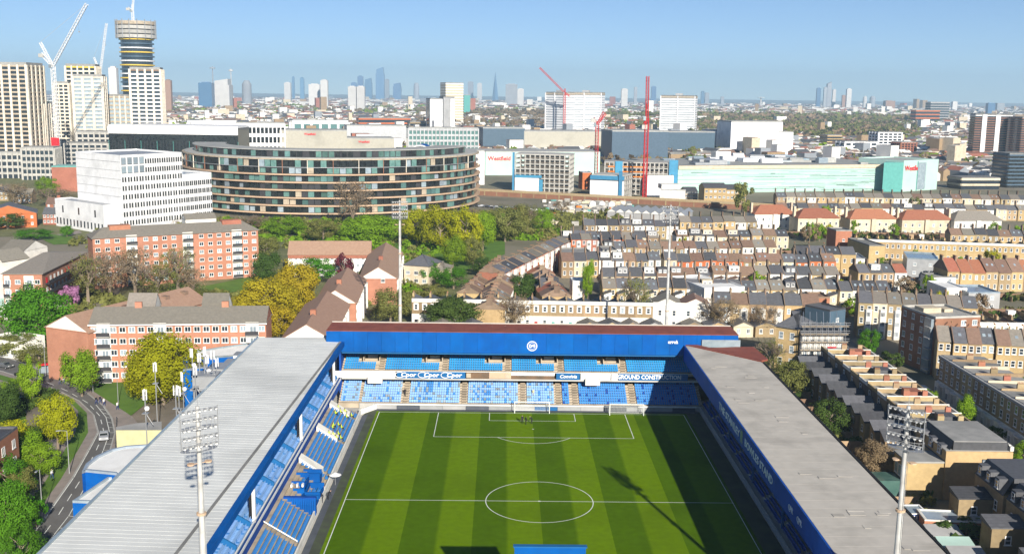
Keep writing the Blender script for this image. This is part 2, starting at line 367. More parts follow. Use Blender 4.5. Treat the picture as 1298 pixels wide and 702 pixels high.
# goals
def goal(cx, y, w_, label, depth=1.9):
    t = thing('goal', label, 'goal', (cx, y, 0)); h_ = 2.44
    for s_ in (-1, 1):
        b = MB(); b.tube((s_*w_/2, 0, 0), (s_*w_/2, 0, h_), .09, n=8); b.build('post', 'line_white', t)
        b = MB(); b.tube((s_*w_/2, 0, h_-.05), (s_*w_/2, depth*.55, h_-.05), .04); b.tube((s_*w_/2, depth*.55, h_-.05), (s_*w_/2, depth, .05), .04); b.tube((s_*w_/2, 0, .05), (s_*w_/2, depth, .05), .05); b.build('side_frame', 'line_white', t)
    b = MB(); b.tube((-w_/2-.06, 0, h_), (w_/2+.06, 0, h_), .09, n=8); b.build('crossbar', 'line_white', t)
    b = MB(); b.tube((-w_/2, depth, .05), (w_/2, depth, .05), .05); b.build('ground_bar', 'line_white', t)
    b = MB()
    n = 24
    for i in range(n+1):
        x = -w_/2+w_*i/n; b.tube((x, depth*.55, h_-.06), (x, depth, .08), .012, n=3, cap=False); b.tube((x, 0, h_-.02), (x, depth*.55, h_-.06), .012, n=3, cap=False)
    for i in range(9):
        f_ = i/8; b.tube((-w_/2, depth*(.55+.45*f_), h_-.06-(h_-.14)*f_), (w_/2, depth*(.55+.45*f_), h_-.06-(h_-.14)*f_), .012, n=3, cap=False)
        for s_ in (-1, 1): b.tube((s_*w_/2, 0, .1+f_*2.2), (s_*w_/2, depth*(1-.45*f_), .1+f_*2.2), .012, n=3, cap=False)
    o = b.build('net', 'line_white', t)
    return t
goal(0.05, GL+.05, 7.5, 'white goal standing on the goal line between the penalty area lines')
goal(20.4, GL-.9, 7.3, 'spare white goal parked right of the one on the goal line')

# people ------------------------------------------------------------
def person_mesh(pose, mats):
    k = ('person', pose, tuple(mats))
    if k in CACHE: return CACHE[k]
    J = {'pel': (0, 0, .95), 'bel': (0, 0, 1.1), 'che': (0, .01, 1.36), 'nek': (0, 0, 1.5), 'hed': (0, -.01, 1.62), 'top': (0, 0, 1.76)}
    RA = {'pel': .15, 'bel': .135, 'che': .17, 'nek': .06, 'hed': .1, 'top': .06}
    st = .22 if pose == 'walk' else .02
    for s_, q in ((-1, 'l'), (1, 'r')):
        J['hip'+q] = (s_*.1, 0, .88); J['kne'+q] = (s_*.11, -s_*st*.6-.02, .48); J['ank'+q] = (s_*.11, -s_*st+.02, .08); J['toe'+q] = (s_*.12, -s_*st-.14, .04)
        J['sho'+q] = (s_*.19, 0, 1.42); J['elb'+q] = (s_*.26, s_*st*.4+.02, 1.13); J['wri'+q] = (s_*.27, s_*st*.7-.08, .88); J['han'+q] = (s_*.27, s_*st*.8-.11, .80)
        RA.update({'hip'+q: .09, 'kne'+q: .062, 'ank'+q: .045, 'toe'+q: .04, 'sho'+q: .065, 'elb'+q: .045, 'wri'+q: .033, 'han'+q: .035})
    if pose == 'sit':
        for q, s_ in (('l', -1), ('r', 1)):
            J['kne'+q] = (s_*.13, -.42, .92); J['ank'+q] = (s_*.13, -.45, .5); J['toe'+q] = (s_*.13, -.6, .46); J['wri'+q] = (s_*.2, -.25, 1.0); J['han'+q] = (s_*.16, -.32, .99)
    if pose == 'bend':
        for a in ('che', 'nek', 'hed', 'top', 'shol', 'shor'):
            x, y, z = J[a]; d = z-1.0; J[a] = (x, -d*.75, 1.0+d*.68)
        for s_, q in ((-1, 'l'), (1, 'r')): J['elb'+q] = (s_*.25, -.38, 1.0); J['wri'+q] = (s_*.2, -.48, .76); J['han'+q] = (s_*.18, -.5, .68)
    E = [('pel', 'bel'), ('bel', 'che'), ('che', 'nek'), ('nek', 'hed'), ('hed', 'top')]
    for q in 'lr': E += [('pel', 'hip'+q), ('hip'+q, 'kne'+q), ('kne'+q, 'ank'+q), ('ank'+q, 'toe'+q), ('che', 'sho'+q), ('sho'+q, 'elb'+q), ('elb'+q, 'wri'+q), ('wri'+q, 'han'+q)]
    ks = list(J); me = bpy.data.meshes.new('person'); me.from_pydata([J[a] for a in ks], [(ks.index(a), ks.index(c)) for a, c in E], [])
    o = bpy.data.objects.new('person', me); COL.objects.link(o); o.modifiers.new('s', 'SKIN'); 
    if not me.skin_vertices: me.attributes
    bm_ok = False
    import bmesh
    bm = bmesh.new(); bm.from_mesh(me); lay = bm.verts.layers.skin.verify()
    bm.verts.ensure_lookup_table()
    for i, a in enumerate(ks): bm.verts[i][lay].radius = (RA[a], RA[a]*(.75 if a in ('pel', 'bel', 'che') else 1)); bm.verts[i][lay].use_root = (a == 'pel')
    bm.to_mesh(me); bm.free()
    sb = o.modifiers.new('u', 'SUBSURF'); sb.levels = 1; sb.render_levels = 1
    dg = bpy.context.evaluated_depsgraph_get(); dg.update(); r = bpy.data.meshes.new_from_object(o.evaluated_get(dg)); bpy.data.objects.remove(o)
    r.materials.clear()
    for m in mats: r.materials.append(MATS[m])     # top, trousers, skin, hair
    for p_ in r.polygons:
        c = p_.center; hx = abs(c.x) < .13
        if pose == 'bend': hd = c.z > 1.28 and c.y < -.36 and hx
        else: hd = c.z > 1.52 and hx
        low = c.z < .97 and abs(c.x) < .235 if pose != 'sit' else (c.z < 1.0 and (c.y < -.12 or c.z < .92))
        hand = (c.z < .93 and abs(c.x) > .235) if pose == 'walk' or pose == 'stand' else False
        p_.material_index = (3 if (c.z > 1.66 or (hd and c.y > .02)) and hx else 2) if hd else (2 if hand else (1 if low else 0))
        p_.use_smooth = True
    CACHE[k] = r; return r
def person(p, rz, label, top='cloth_dark', legs='cloth_dark', pose='stand', group=None, hair='cloth_dark'):
    o = ob('person', person_mesh(pose, (top, legs, 'skin', hair)), None, p, rz); o.scale = (1.03, 1.03, 1.03)
    return tag(o, label, 'person', group)

# seats -------------------------------------------------------------
def seat_fn(n, nm, v=0):
    def fn(b):
        r = random.Random(n*7+nm+v*131)
        for i in range(n):
            x = i*.5; x_ = r.random(); mi = 0 if nm < 2 else (1 if x_ < .13 else (2 if nm > 2 and x_ < .26 else 0))
            b.box(x+.04, x+.46, .28, .34, .38, .80, mi); b.box(x+.04, x+.46, -.08, .26, .36, .42, mi)
    return fn
def seat_row(parent, p, ang, length, mats, name='seat_row'):
    n = max(2, int(length/.5)); v_ = random.randrange(6) if len(mats) > 1 else 0; return ob(name, cached(('seats', n, v_), seat_fn(n, len(mats), v_), mats), parent, p, ang)

far = thing('stand', 'two-tier blue stand across the far end with a crest on its roof fascia', 'stand', (0, 56, 0))
fx = lambda px: aty(px, 495, 56.5).x
LO = (53.0, .95, .78, .36, 9); UP = (58.3, 6.9, .85, .33, 12)
def steps(parent, x0, x1, y0, z0, dy, dz, n, oy, m='tan'):
    b = MB()
    for k in range(n): b.box(x0, x1, y0+k*dy-oy, y0+(k+1)*dy-oy, z0-.9 if k else z0-1.2, z0+k*dz)
    b.build('terracing', m, parent)
b = MB()
pts = []
for (y0, z0, dy, dz, n), xa, xb in ((LO, -37.5, 37.5), (UP, -42.2, 44.5)):
    for k in range(n):
        b.box(xa, xb, y0+k*dy-56, y0+(k+1)*dy-56, z0-.55+k*dz, z0+k*dz)
b.build('terracing', 'tan', far)
la = [-37.2]+[v for px in (515, 588.6, 662.8, 707.6, 728.6, 801) for v in (fx(px)-.75, fx(px)+.75)]+[37]
for i in range(0, len(la), 2):
    for k in range(LO[4]):
        xm = (la[i]+la[i+1])/2; mm = ('seat_light', 'seat_mid', 'glass_pale') if xm < fx(703) else ('seat_mid',) if xm > 7 else ('seat_dark', 'seat_mid')
        if xm > 7: mm = ('seat_mid', 'blue_paint')
        seat_row(far, (la[i]+.1, LO[0]+k*LO[2]+.25-56, LO[1]+k*LO[3]), 0, la[i+1]-la[i]-.2, mm)
fu = lambda px: aty(px, 460, 62).x
ua = [-41.8]+[v for px in (485, 564.6, 643.5, 709.6, 788) for v in (fu(px)-.8, fu(px)+.8)]+[44]
for i in range(0, len(ua), 2):
    for k in range(UP[4]):
        x0, x1 = ua[i]+.1, ua[i+1]-.1
        if 3 <= k <= 5 and i < len(ua)-2: x1 -= 4.2
        seat_row(far, (x0, UP[0]+k*UP[2]+.3-56, UP[1]+k*UP[3]), 0, x1-x0, ('seat_cyan',))
for px in (472, 551, 630, 696, 774.5):      # stair openings in the upper tier
    x = fu(px); v = ob('stair_opening', cached('vom', lambda b: (b.box(-1.9, -1.7, 0, 2.6, 0, 1.5, 0), b.box(1.7, 1.9, 0, 2.6, 0, 1.5, 0), b.box(-1.9, 1.9, -.2, 0, 0, .8, 0), b.box(-1.7, 1.7, 0, 2.6, .02, .06, 1), b.box(-1.7, 1.7, 2.4, 2.6, .06, 1.6, 1), b.box(-1.1, 1.1, 2.3, 2.4, .5, 1.5, 2)), ('tan', 'black', 'glass_pale')), far, (x, UP[0]+3*UP[2]-56, UP[1]+3*UP[3]-.1))
for ax, (y0, z0, dy, dz, n) in [(a, LO) for a in (515, 588.6, 662.8, 707.6, 728.6, 801)]+[(a, UP) for a in (485, 564.6, 643.5, 709.6, 788)]:
    x = fx(ax) if z0 < 3 else fu(ax); b = MB()
    for k in range(n*2): b.box(x-.55, x+.55, y0+k*dy/2-56, y0+(k+1)*dy/2-56, z0+k*dz/2-.1, z0+k*dz/2+.03)
    b.build('aisle_steps', 'tan', far)
# front wall and pitch boards
b = MB(); b.box(-37.5, 37.5, 52.55-56, 52.75-56, 0, 1.15); b.build('front_wall', 'concrete', far)
b = MB(); b.box(-34.5, 36, 52.3-56, 52.5-56, .9, 1.12); b.build('front_rail', 'frame_white', far)
brd = thing('advertising_boards', 'row of grey advertising boards along the far goal line before the seats', 'boards', (0, 52.1, 0))
for i in range(14):
    x0 = -34.3+i*5; m = ['render_grey', 'steel', 'track_grey'][i*5 % 3]
    if -4 < x0 < 5: m = 'sign_blue'
    b = MB(); b.box(x0, x0+4.95, -.05, .05, .05, .88); b.build('board', m, brd)
# balcony
bz0, bz1, by = 5.55, 7.05, 57.5
def bseg(p0, p1, m, z0=bz0, z1=bz1, off=0, name='balcony_panel'):
    x0, x1 = aty(p0, 475, by).x, aty(p1, 475, by).x
    b = MB(); b.box(x0+.02, x1-.02, by-.12-off-56, by-56, z0, z1); b.build(name, m, far); return (x0+x1)/2
bseg(424, 501, 'sign_white')
for a in (505, 534, 563):
    c = bseg(a-2, a+27, 'sign_blue'); text('Cpor', 1.35, 'sign_white', far, (c, by-.16-56, 6.32), (1, 0, 0), bold=.03, sx=1.15, shear=.15)
    b = MB(); arcp = [(c-1.9+1.0*math.cos(t), 6.3+.62*math.sin(t)) for t in np.linspace(.6, 5.6, 12)]
    for i in range(11): b.tube((arcp[i][0], by-.15-56, arcp[i][1]), (arcp[i+1][0], by-.15-56, arcp[i+1][1]), .09, n=4)
    b.build('logo', 'sign_white', far)
bseg(591, 620, 'board_brown'); bseg(620, 648, 'terracotta', z0=bz0+.1); bseg(648, 703, 'board_brown', z1=6.4); bseg(648, 703, 'sign_white', z0=6.42)
b = MB(); 
for px in (594, 643):
    x = aty(px, 475, by).x; b.prism([(x+.55*math.cos(t), 0) for t in (0,)], 0, 0) if 0 else b.box(x-.5, x+.5, by-.2-56, by-.13-56, 5.8, 6.8)
b.build('badge', 'tan', far)
c = bseg(705, 735, 'sign_blue', off=.05); text('Convivia', 1.1, 'sign_white', far, (c, by-.22-56, 6.3), (1, 0, 0), shear=.3, bold=.02)
bseg(736, 774, 'sign_white'); c = bseg(775, 783, 'sign_white'); text('//', 1.1, 'red_sign', far, (c, by-.16-56, 6.3), (1, 0, 0))
c = bseg(784, 872, 'sign_blue'); text('GROUND CONSTRUCTION', 1.35, 'sign_white', far, (aty(823, 475, by).x, by-.16-56, 6.3), (1, 0, 0), bold=.035, sx=.84)
text('Zebra Architects', .75, 'red_sign', far, (aty(458, 475, by).x, by-.16-56, 6.3), (1, 0, 0)) if 0 else None
b = MB(); b.box(-42, 44, by-.1-56, by+1-56, 5.2, 5.54); b.build('balcony_soffit', 'concrete', far)
b = MB(); b.box(-42, 44, by-.13-56, by-.03-56, 7.06, 7.16); b.build('balcony_rail', 'frame_white', far)
for px in (490, 727):   # camera boxes hung on balcony
    x = aty(px-14 if px == 490 else px+24, 475, by).x; b = MB(); b.box(x-1.6, x+1.6, by-1.2-56, by-.2-56, 4.6, 5.1); b.box(x-1.6, x-1.5, by-1.2-56, by-.2-56, 5.1, 6); b.box(x+1.5, x+1.6, by-1.2-56, by-.2-56, 5.1, 6); b.box(x-1.5, x+1.5, by-1.2-56, by-1.12-56, 5.1, 5.9); b.build('camera_balcony', 'render_white', far)
# back and side walls
b = MB(); b.box(-45, 46, 70.2-56, 70.6-56, 0, 14.5); b.build('back_wall', 'blue_paint', far)
b = MB(); b.box(-42.6, -42.2, 58-56, 70-56, 0, 13); b.build('side_wall', 'blue_paint', far)
b = MB(); b.box(44.6, 45, 58.1-56, 70-56, 0, 14); b.build('side_wall', 'render_grey', far)
b = MB(); b.box(-42.2, 44.6, 61.2-56, 61.4-56, 0, 5.2); b.build('concourse_wall', 'black', far)
for k in range(9):
    seat_row(far, (-41.8, 53.4+k*.78-56+.4, .95+k*.36), 0, 4.1, ('seat_light', 'seat_mid', 'glass_pale'))
b = MB()
for k in range(9): b.box(-42.2, -37.55, 53.3+k*.78-56, 54.08+k*.78-56, -.2, .95+k*.36)
b.build('corner_terracing', 'tan', far)
# fascia in panels
xs = np.linspace(-45.3, 45.6, 31)
for i in range(30):
    b = MB(); b.prism([(xs[i]+.015, 57.6-56), (xs[i+1]-.015, 57.6-56), (xs[i+1]-.015, 57.9-56), (xs[i]+.015, 57.9-56)], 11.35, 15.95)
    b.build('fascia_panel', 'blue_fascia', far)
for i in range(30):
    b = MB(); b.box(xs[i]+.01, xs[i+1]-.01, 57.5-56, 66.0-56, 16.0, 16.15); b.build('roof_panel', 'roof_red', far)
b = MB(); b.box(-45.3, 45.6, 66.02-56, 66.25-56, 16.0, 16.35); b.build('roof_kerb', 'roof_warm', far)
b = MB(); b.prism([(-45.3, 10.3), (45.6, 10.3), (45.6, 15.2), (-45.3, 15.2)], [15.7, 15.7, 14.6, 14.6], [15.9, 15.9, 14.8, 14.8]); b.build('back_roof', 'roof_red', far)
b = MB(); b.box(-42, 44, 57.95-56, 58.4-56, 10.9, 15.8); b.build('roof_truss', 'sign_blue', far)
for x in (-41.6, -20, 0, 20, 40):
    b = MB(); b.tube((x, 66-56, 8), (x, 66-56, 16), .2, n=8); b.build('column', 'blue_paint', far)
# crest: white ring with a cypher
cx_, cz_ = aty(674.5, 438.5, 57.55).x, aty(674.5, 438.5, 57.55).z
b = MB()
for r0, r1 in ((.95, 1.13), (.62, .70)):
    for i in range(32):
        a0, a1 = 2*PI*i/32, 2*PI*(i+1)/32
        b.poly([(cx_+r*math.cos(a), 57.56-56, cz_+r*math.sin(a)) for r, a in ((r0, a0), (r1, a0), (r1, a1), (r0, a1))])
b.build('crest', 'sign_white', far)
text('QPR', .72, 'sign_white', far, (cx_, 57.57-56, cz_), (1, 0, 0), bold=.03)
q = aty(853, 433.5, 57.55); text('erreà', 1.0, 'sign_white', far, (q.x, 57.56-56, q.z), (1, 0, 0), bold=.04)

# left stand -------------------------------------------------------------
L = thing('stand', 'long stand on the left with a pale ribbed metal roof edged in blue', 'stand', (-48, 0, 0))
ox = 48
yA, yB = -58, 62
b = MB(); N1 = 8
for k in range(N1): b.box(-36.9-(k+1)*.68+ox, -36.9-k*.68+ox, yA, 48-k*.6, .4+k*.42-.45, .5+k*.42)
b.build('terracing', 'tan', L)
b = MB()
for k in range(11): b.box(-43-(k+1)*.8+ox, -43-k*.8+ox, yA, yB-3, 4.2+k*.42, 5.0+k*.45)
b.build('upper_terracing', 'seat_light', L)
seg = []
slab = [at(425, 550, 2.5).y, at(402, 590, 2.5).y]
cuts = [46.5, at(433, 520, 2.5).y, at(422, 550, 2.5).y, at(402, 590, 2.5).y, 6.5, -8.5, -20, -33, -46, -58]
for i in range(len(cuts)-1):
    y1, y0 = cuts[i]-.6, cuts[i+1]+.6
    if i == 4: continue
    for k in range(N1-1):
        top = min(y1, 46-k*.6)
        seat_row(L, (-36.9-k*.68-.15+ox, y0 if y0 < y1 else y0, .5+k*.42), PI/2, top-y0, ('seat_mid',))
for i in range(1, len(cuts)-1):
    if i in (4, 5): continue
    y = cuts[i]; b = MB(); wide = 1.25 if i in (1, 2, 3) else .5
    b.prism([(-38.2+ox, y-wide), (-38.2+ox, y+wide), (-42.1+ox, y+wide), (-42.1+ox, y-wide)], [.9, .9, 3.2, 3.2], [1.9, 1.9, 4.4, 4.4]) if wide > 1 else b.prism([(-37+ox, y-.06), (-37+ox, y+.06), (-42+ox, y+.06), (-42+ox, y-.06)], [1.2, 1.2, 4.3, 4.3], [1.4, 1.4, 4.5, 4.5])
    b.build('stair_cover' if wide > 1 else 'stair_rail', 'render_white', L)
b = MB(); b.box(-36.75+ox, -36.5+ox, yA, 47.5, 0, 1.15); b.build('front_wall', 'render_white', L)
b = MB(); b.prism([(-36.75+ox, 47.6), (-33.6+ox, 52.2), (-34+ox, 52.5), (-37+ox, 47.9)], 0, 1.15); b.build('corner_wall', 'render_white', L)
b = MB(); b.box(-42.55+ox, -42.35+ox, yA, 58, 3.2, 5.3); b.build('balcony_wall', 'blue_paint', L)
b = MB(); b.box(-42.3+ox, -42.2+ox, yA, 58, 4.9, 5.36); b.box(-42.9+ox, -42.7+ox, yA, 58, 5.35, 5.5); b.build('balcony_rail', 'frame_white', L)
for k in range(6):
    for j, y0 in enumerate(np.arange(-56, 57, 8.1)):
        seat_row(L, (-43-k*.8-.25+ox, y0, 5.0+k*.45+.02), PI/2, 7.7, ('seat_light', 'seat_mid'))
for y0 in np.arange(-56.3, 58, 8.1):
    b = MB(); b.prism([(-43+ox, y0-.15), (-43+ox, y0+.15), (-48+ox, y0+.15), (-48+ox, y0-.15)], [5, 5, 7.9, 7.9], [5.9, 5.9, 8.9, 8.9]); b.build('stair_rail', 'sign_blue', L)
for px, py in ((426, 487), (387, 558), (330, 660)):
    c = at(px, py, 5); b = MB(); b.box(-43.3+ox, -42.85+ox, c.y-.25, c.y+.25, 4.9, 13.2); b.build('column', 'frame_white', L)
    b = MB(); b.box(-43.75+ox, -43.35+ox, c.y-.2, c.y+.6, 5, 12); b.build('downpipe_box', 'black', L)
for y0, y1 in ((-12, 5), (8, 17), (28, 33)):
    b = MB(); b.box(-44.6+ox, -43.5+ox, y0, y1, 9.6, 9.9); b.box(-43.5+ox, -43.4+ox, y0, y1, 9.9, 10.7); b.build('camera_gantry', 'tan' if y0 > 6 else 'steel', L)
# roof sheets
ys = np.linspace(-60, 59.5, 54)
for i in range(53):
    y0, y1 = ys[i]+.02, ys[i+1]-.02; dz = random.uniform(-.006, .006)
    sk0 = max(0, (y1-57.5))*0
    b = MB(); b.prism([(-60.5+ox, y0), (-42.2+ox, y0+(y0+60)*.028*0), (-42.2+ox, y1), (-60.5+ox, y1)], [13.75+dz, 13.3+dz, 13.3+dz, 13.75+dz], [13.95+dz, 13.5+dz, 13.5+dz, 13.95+dz])
    for q in range(1, 2): yy = y0+(y1-y0)*q/2; b.prism([(-60.5+ox, yy), (-42.2+ox, yy), (-42.2+ox, yy+.1), (-60.5+ox, yy+.1)], [13.9+dz, 13.45+dz, 13.45+dz, 13.9+dz], [13.965+dz, 13.515+dz, 13.515+dz, 13.965+dz])
    b.build('roof_sheet', 'roof_grey', L)
b = MB(); b.prism([(-60.5+ox, 59.4), (-42.2+ox, 59.4), (-42.2+ox, 62), (-60.5+ox, 57.9+1.5)], [13.75, 13.3, 13.3, 13.75], [13.95, 13.5, 13.5, 13.95]); b.build('roof_sheet', 'roof_grey', L)
b = MB(); p0 = at(436, 427, 13.6); p1 = at(221, 702, 13.75); d = (p1-p0).normalized(); n_ = Vector((-d.y, d.x, 0))*.22; p1 = p1+d*8
b.prism([(p0.x+n_.x+ox, p0.y+n_.y), (p0.x-n_.x+ox, p0.y-n_.y), (p1.x-n_.x+ox, p1.y-n_.y), (p1.x+n_.x+ox, p1.y+n_.y)][::-1], [13.3, 13.3, 13.4, 13.4], [13.62, 13.62, 13.66, 13.66]); b.build('roof_gutter', 'felt', L)
b = MB(); b.box(-42.18+ox, -41.3+ox, -60, 62, 12.6, 13.62); b.build('roof_edge', 'blue_fascia', L)
b = MB(); b.box(-60.95+ox, -60.53+ox, -60, 59.3, 13.4, 14.1); b.build('outer_gutter', 'glass_pale', L)
b = MB(); b.box(-60.3+ox, -60+ox, -60, 59, 0, 13.6); b.build('back_wall', 'render_white', L)
b = MB(); b.prism([(-45.3+ox, 59.6), (-41.4+ox, 62.1), (-41.4+ox, 62.5), (-45.3+ox, 62.4)], 13.1, 13.9); b.build('end_trim', 'render_white', L)

# right stand --------------------------------------------------------------
Rr = thing('stand', 'shaded stand on the right with a weathered grey roof and lettered blue fascia', 'stand', (40, 0, 0))
ox = -40
b = MB()
for k in range(12): b.box(37.2+k*.78+ox, 37.2+(k+1)*.78+ox, -58, 52+k*.3, .2+k*.38, .9+k*.4)
b.build('terracing', 'concrete', Rr)
for k in range(11):
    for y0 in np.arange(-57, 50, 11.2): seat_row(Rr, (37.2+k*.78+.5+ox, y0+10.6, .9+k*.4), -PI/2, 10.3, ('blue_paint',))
b = MB(); b.box(36.75+ox, 37+ox, -58, 52.6, 0, 1.15); b.build('front_wall', 'render_grey', Rr)
b = MB(); b.box(46.3+ox, 46.7+ox, -58, 41, 0, 13.2); b.build('back_wall', 'stock', Rr)
for y in (47, 27, 7, -13, -33, -53):
    b = MB(); b.box(37.6+ox, 37.95+ox, y-.2, y+.2, 1, 13); b.build('column', 'sign_blue', Rr)
yf, yo = 57.6, 42.2
mat('roof_patch', (.49, .46, .41), (.43, .40, .355), kind='stain', p=.3, rnd=.1)
for k in range(26):
    y0 = random.uniform(-58, 40); x0 = random.uniform(35, 44); b = MB(); w_ = random.uniform(.8, 2.6); b.box(x0+ox, x0+w_+ox, y0, y0+random.uniform(.3, 1.2), 13.6+.02*(x0+w_-33.9), 13.63+.02*(x0+w_-33.9)); b.build('roof_patch', 'roof_patch', Rr)
ys = np.linspace(-60, 57, 40)
def xfar(y): return 33.9+(47.2-33.9)*(yf-y)/(yf-yo)
for i in range(39):
    y0, y1 = ys[i]+.01, ys[i+1]-.01; a = min(47.2, xfar(y0)); c = min(47.2, xfar(y1))
    b = MB(); za = 13.6+.02*(a-33.9); zc = 13.6+.02*(c-33.9); b.prism([(33.9+ox, y0), (a+ox, y0), (c+ox, y1), (33.9+ox, y1)], [13.3]*4, [13.6, za, zc, 13.6]); b.build('roof_sheet', 'roof_warm', Rr)
b = MB(); b.prism([(33.9+ox, yf+.1), (47.2+ox, yo+.1), (47.4+ox, yo+2.4), (35+ox, yf+1.9)], 13.4, [13.75, 14.0, 14.0, 13.75]); b.build('roof_kerb', 'roof_red', Rr)
b = MB(); b.prism([(37.5+ox, 55.6), (47.3+ox, 44.8), (49.5+ox, 46.5), (49+ox, 57.4), (46.2+ox, 57.4)], 13.1, 13.5); b.build('corner_roof', 'roof_red', Rr)
b = MB(); b.box(37.5+ox, 46+ox, 57.2, 57.45, 13.3, 15.0); b.build('corner_screen', 'glass_pale', Rr)
for i in range(20):
    y0 = -60+i*5.87; b = MB(); b.box(33.6+ox, 33.85+ox, y0+.01, y0+5.86, 10.2, 13.62); b.build('fascia_panel', 'blue_paint', Rr)
b = MB(); b.box(47.25+ox, 47.6+ox, -60, 42, 13.2, 14.0); b.build('outer_gutter', 'black', Rr)
def atx(px, py, x):
    d = _F + CR*((px-649)/FPX) - CU*((py-351)/FPX); return CAM+d*((x-CAM.x)/d.x)
ya, yb = atx(912, 512, 33.6).y, atx(938, 541, 33.6).y
text('THE STANLEY', 1.75, 'sign_white', Rr, (33.55+ox, (ya+yb)/2, 11.8), (0, -1, 0), bold=.03, sx=abs(ya-yb)/10.8)
ya, yb = atx(945, 560, 33.6).y, atx(979, 610, 33.6).y
text('BOWLES STAND', 1.75, 'sign_white', Rr, (33.55+ox, (ya+yb)/2, 11.8), (0, -1, 0), bold=.03, sx=abs(ya-yb)/12.4)
yc = atx(940.5, 549, 33.6).y; b = MB(); b.box(33.5+ox, 33.58+ox, yc-.8, yc+.8, 10.9, 13); b.build('badge', 'glass_pale', Rr)
for px, py in ((1001, 668), (1012, 683)):
    c = atx(px, py, 33.6); text('QPR', 1.2, 'sign_white', Rr, (33.55+ox, c.y, 11.7), (0, -1, 0))

# near stand: mostly below the picture, its scoreboard shows
nst = thing('stand', 'near end stand whose roof lies just below the picture', 'stand', (0, -60, 0))
b = MB(); b.box(-42, 36, 3, 18, 8.6, 9.0); b.build('roof', 'roof_grey', nst)
b = MB(); b.box(-42, 36, 17, 17.5, 0, 8.5); b.build('wall', 'blue_paint', nst)
sb_ = thing('scoreboard', 'blue backed scoreboard at the bottom edge seen against the centre of the pitch', 'scoreboard', (-.8, -54, 11.7))
b = MB(); b.box(-4.15, 4.15, -.25, .25, .5, 4.35); b.build('screen_box', 'blue_fascia', sb_)
b = MB(); b.box(-4.3, 4.3, -.35, .35, 4.36, 4.5); b.build('top_trim', 'sign_blue', sb_)
for s_ in (-1, 1):
    b = MB(); b.tube((s_*3, 0, 0), (s_*3, 0, .5), .15); b.build('leg', 'steel', sb_)
    b = MB(); b.tube((s_*3.6, -.26, 3.1), (s_*3.6, -.32, 3.1), .42, n=16); b.build('emblem', 'sign_white', sb_)
# trim scoreboard height so its top sits where the photograph shows it
ztop = aty(697, 691, -54).z; sb_.location.z = ztop-4.5

# floodlight pylons ----------------------------------------------------------
def lamp_fn(b):
    b.tube((0, 0, 0), (0, -.26, -.1), .1, .2, n=8, mi=0); b.poly([(.15*math.cos(a), -.265, -.1+.15*math.sin(a)) for a in np.linspace(0, 2*PI, 9)[:-1]][::-1], 1)
    b.box(-.05, .05, 0, .12, -.3, .05, 0)
lampm = lambda: cached('floodlight', lamp_fn, ('steel', 'frame_white'))
def pylon(x, y, H, face, label, rows=5, cols=7, wd=4.0):
    t = thing('floodlight_pylon', label, 'floodlight', (x, y, 0), face, 'floodlight pylons at the ground corners')
    b = MB(); b.tube((0, 0, 0), (0, 0, H*.5), .48, .36, n=14, cap=False); b.tube((0, 0, H*.5), (0, 0, H-.2), .36, .2, n=14); b.build('pole', 'pole_grey', t, smooth=False)
    for zz in (H*.33, H*.66):
        b = MB(); b.tube((0, 0, zz), (0, 0, zz+.25), .52, n=14); b.build('pole_collar', 'terracotta', t)
    for i, zz in enumerate((H-4.9, H-2.55)):
        b = MB(); n = 20
        for k in range(n):
            a0, a1 = 2*PI*k/n, 2*PI*(k+1)/n
            b.poly([(wd*.5*math.cos(a)*r, .9*math.sin(a)*r, zz) for r, a in ((.55, a0), (1, a0), (1, a1), (.55, a1))]); 
            b.tube((wd*.5*math.cos(a0), .9*math.sin(a0), zz+1.0), (wd*.5*math.cos(a1), .9*math.sin(a1), zz+1.0), .03, n=3)
            b.tube((wd*.5*math.cos(a0), .9*math.sin(a0), zz), (wd*.5*math.cos(a0), .9*math.sin(a0), zz+1.0), .025, n=3)
        b.build('walkway', 'steel', t)
    for r in range(rows):
        zz = H-4.3+r*.95; b = MB(); b.tube((-wd/2, -.35, zz), (wd/2, -.35, zz), .06, n=5); b.tube((0, 0, zz), (0, -.35, zz), .06, n=5); b.build('lamp_bar', 'steel', t)
        for c in range(cols):
            ob('lamp', lampm(), t, (-wd/2+wd*(c+.5)/cols, -.4, zz), random.uniform(-.25, .25))
    for s_ in (-1, 1):
        b = MB(); b.tube((s_*wd/2, -.35, H-4.6), (s_*wd/2, -.35, H-.3), .05, n=5); b.build('frame_post', 'steel', t)
        b = MB(); b.tube((0, 0, H-6.4), (s_*.95, 0, H-6.4), .05, n=4); b.tube((s_*.95, 0, H-6.45), (s_*.95, 0, H-6.3), .38, n=10); b.build('antenna_arm', 'terracotta', t)
    b = MB()
    for k in range(14): b.tube((.32, -.2+.02, H*.5+k*.9), (.32, .2, H*.5+k*.9), .02, n=3)
    b.tube((.32, -.2, H*.1), (.32, -.2, H-1), .025, n=3); b.tube((.32, .2, H*.1), (.32, .2, H-1), .025, n=3); b.build('ladder', 'steel', t)
    b = MB(); b.tube((0, 0, H-.2), (0, 0, H+.8), .03, n=4); b.build('lightning_rod', 'steel', t)
    return t
PH = 35.6
c = at(250, 512, PH); pylon(c.x, c.y, PH, -PI/5*-1+.0, 'near floodlight pylon rising through the left stand roof')
c = at(1152, 512, PH); pylon(c.x, c.y, PH, -.75, 'near floodlight pylon rising beside the right stand roof')
c = at(506.5, 253, 41); pylon(c.x, c.y, 41, .25, 'far floodlight pylon before the brown-roofed flats left of the crest')
c = at(850.5, 259, 41); pylon(c.x, c.y, 41, -.25, 'far floodlight pylon before the white terrace right of the crest')

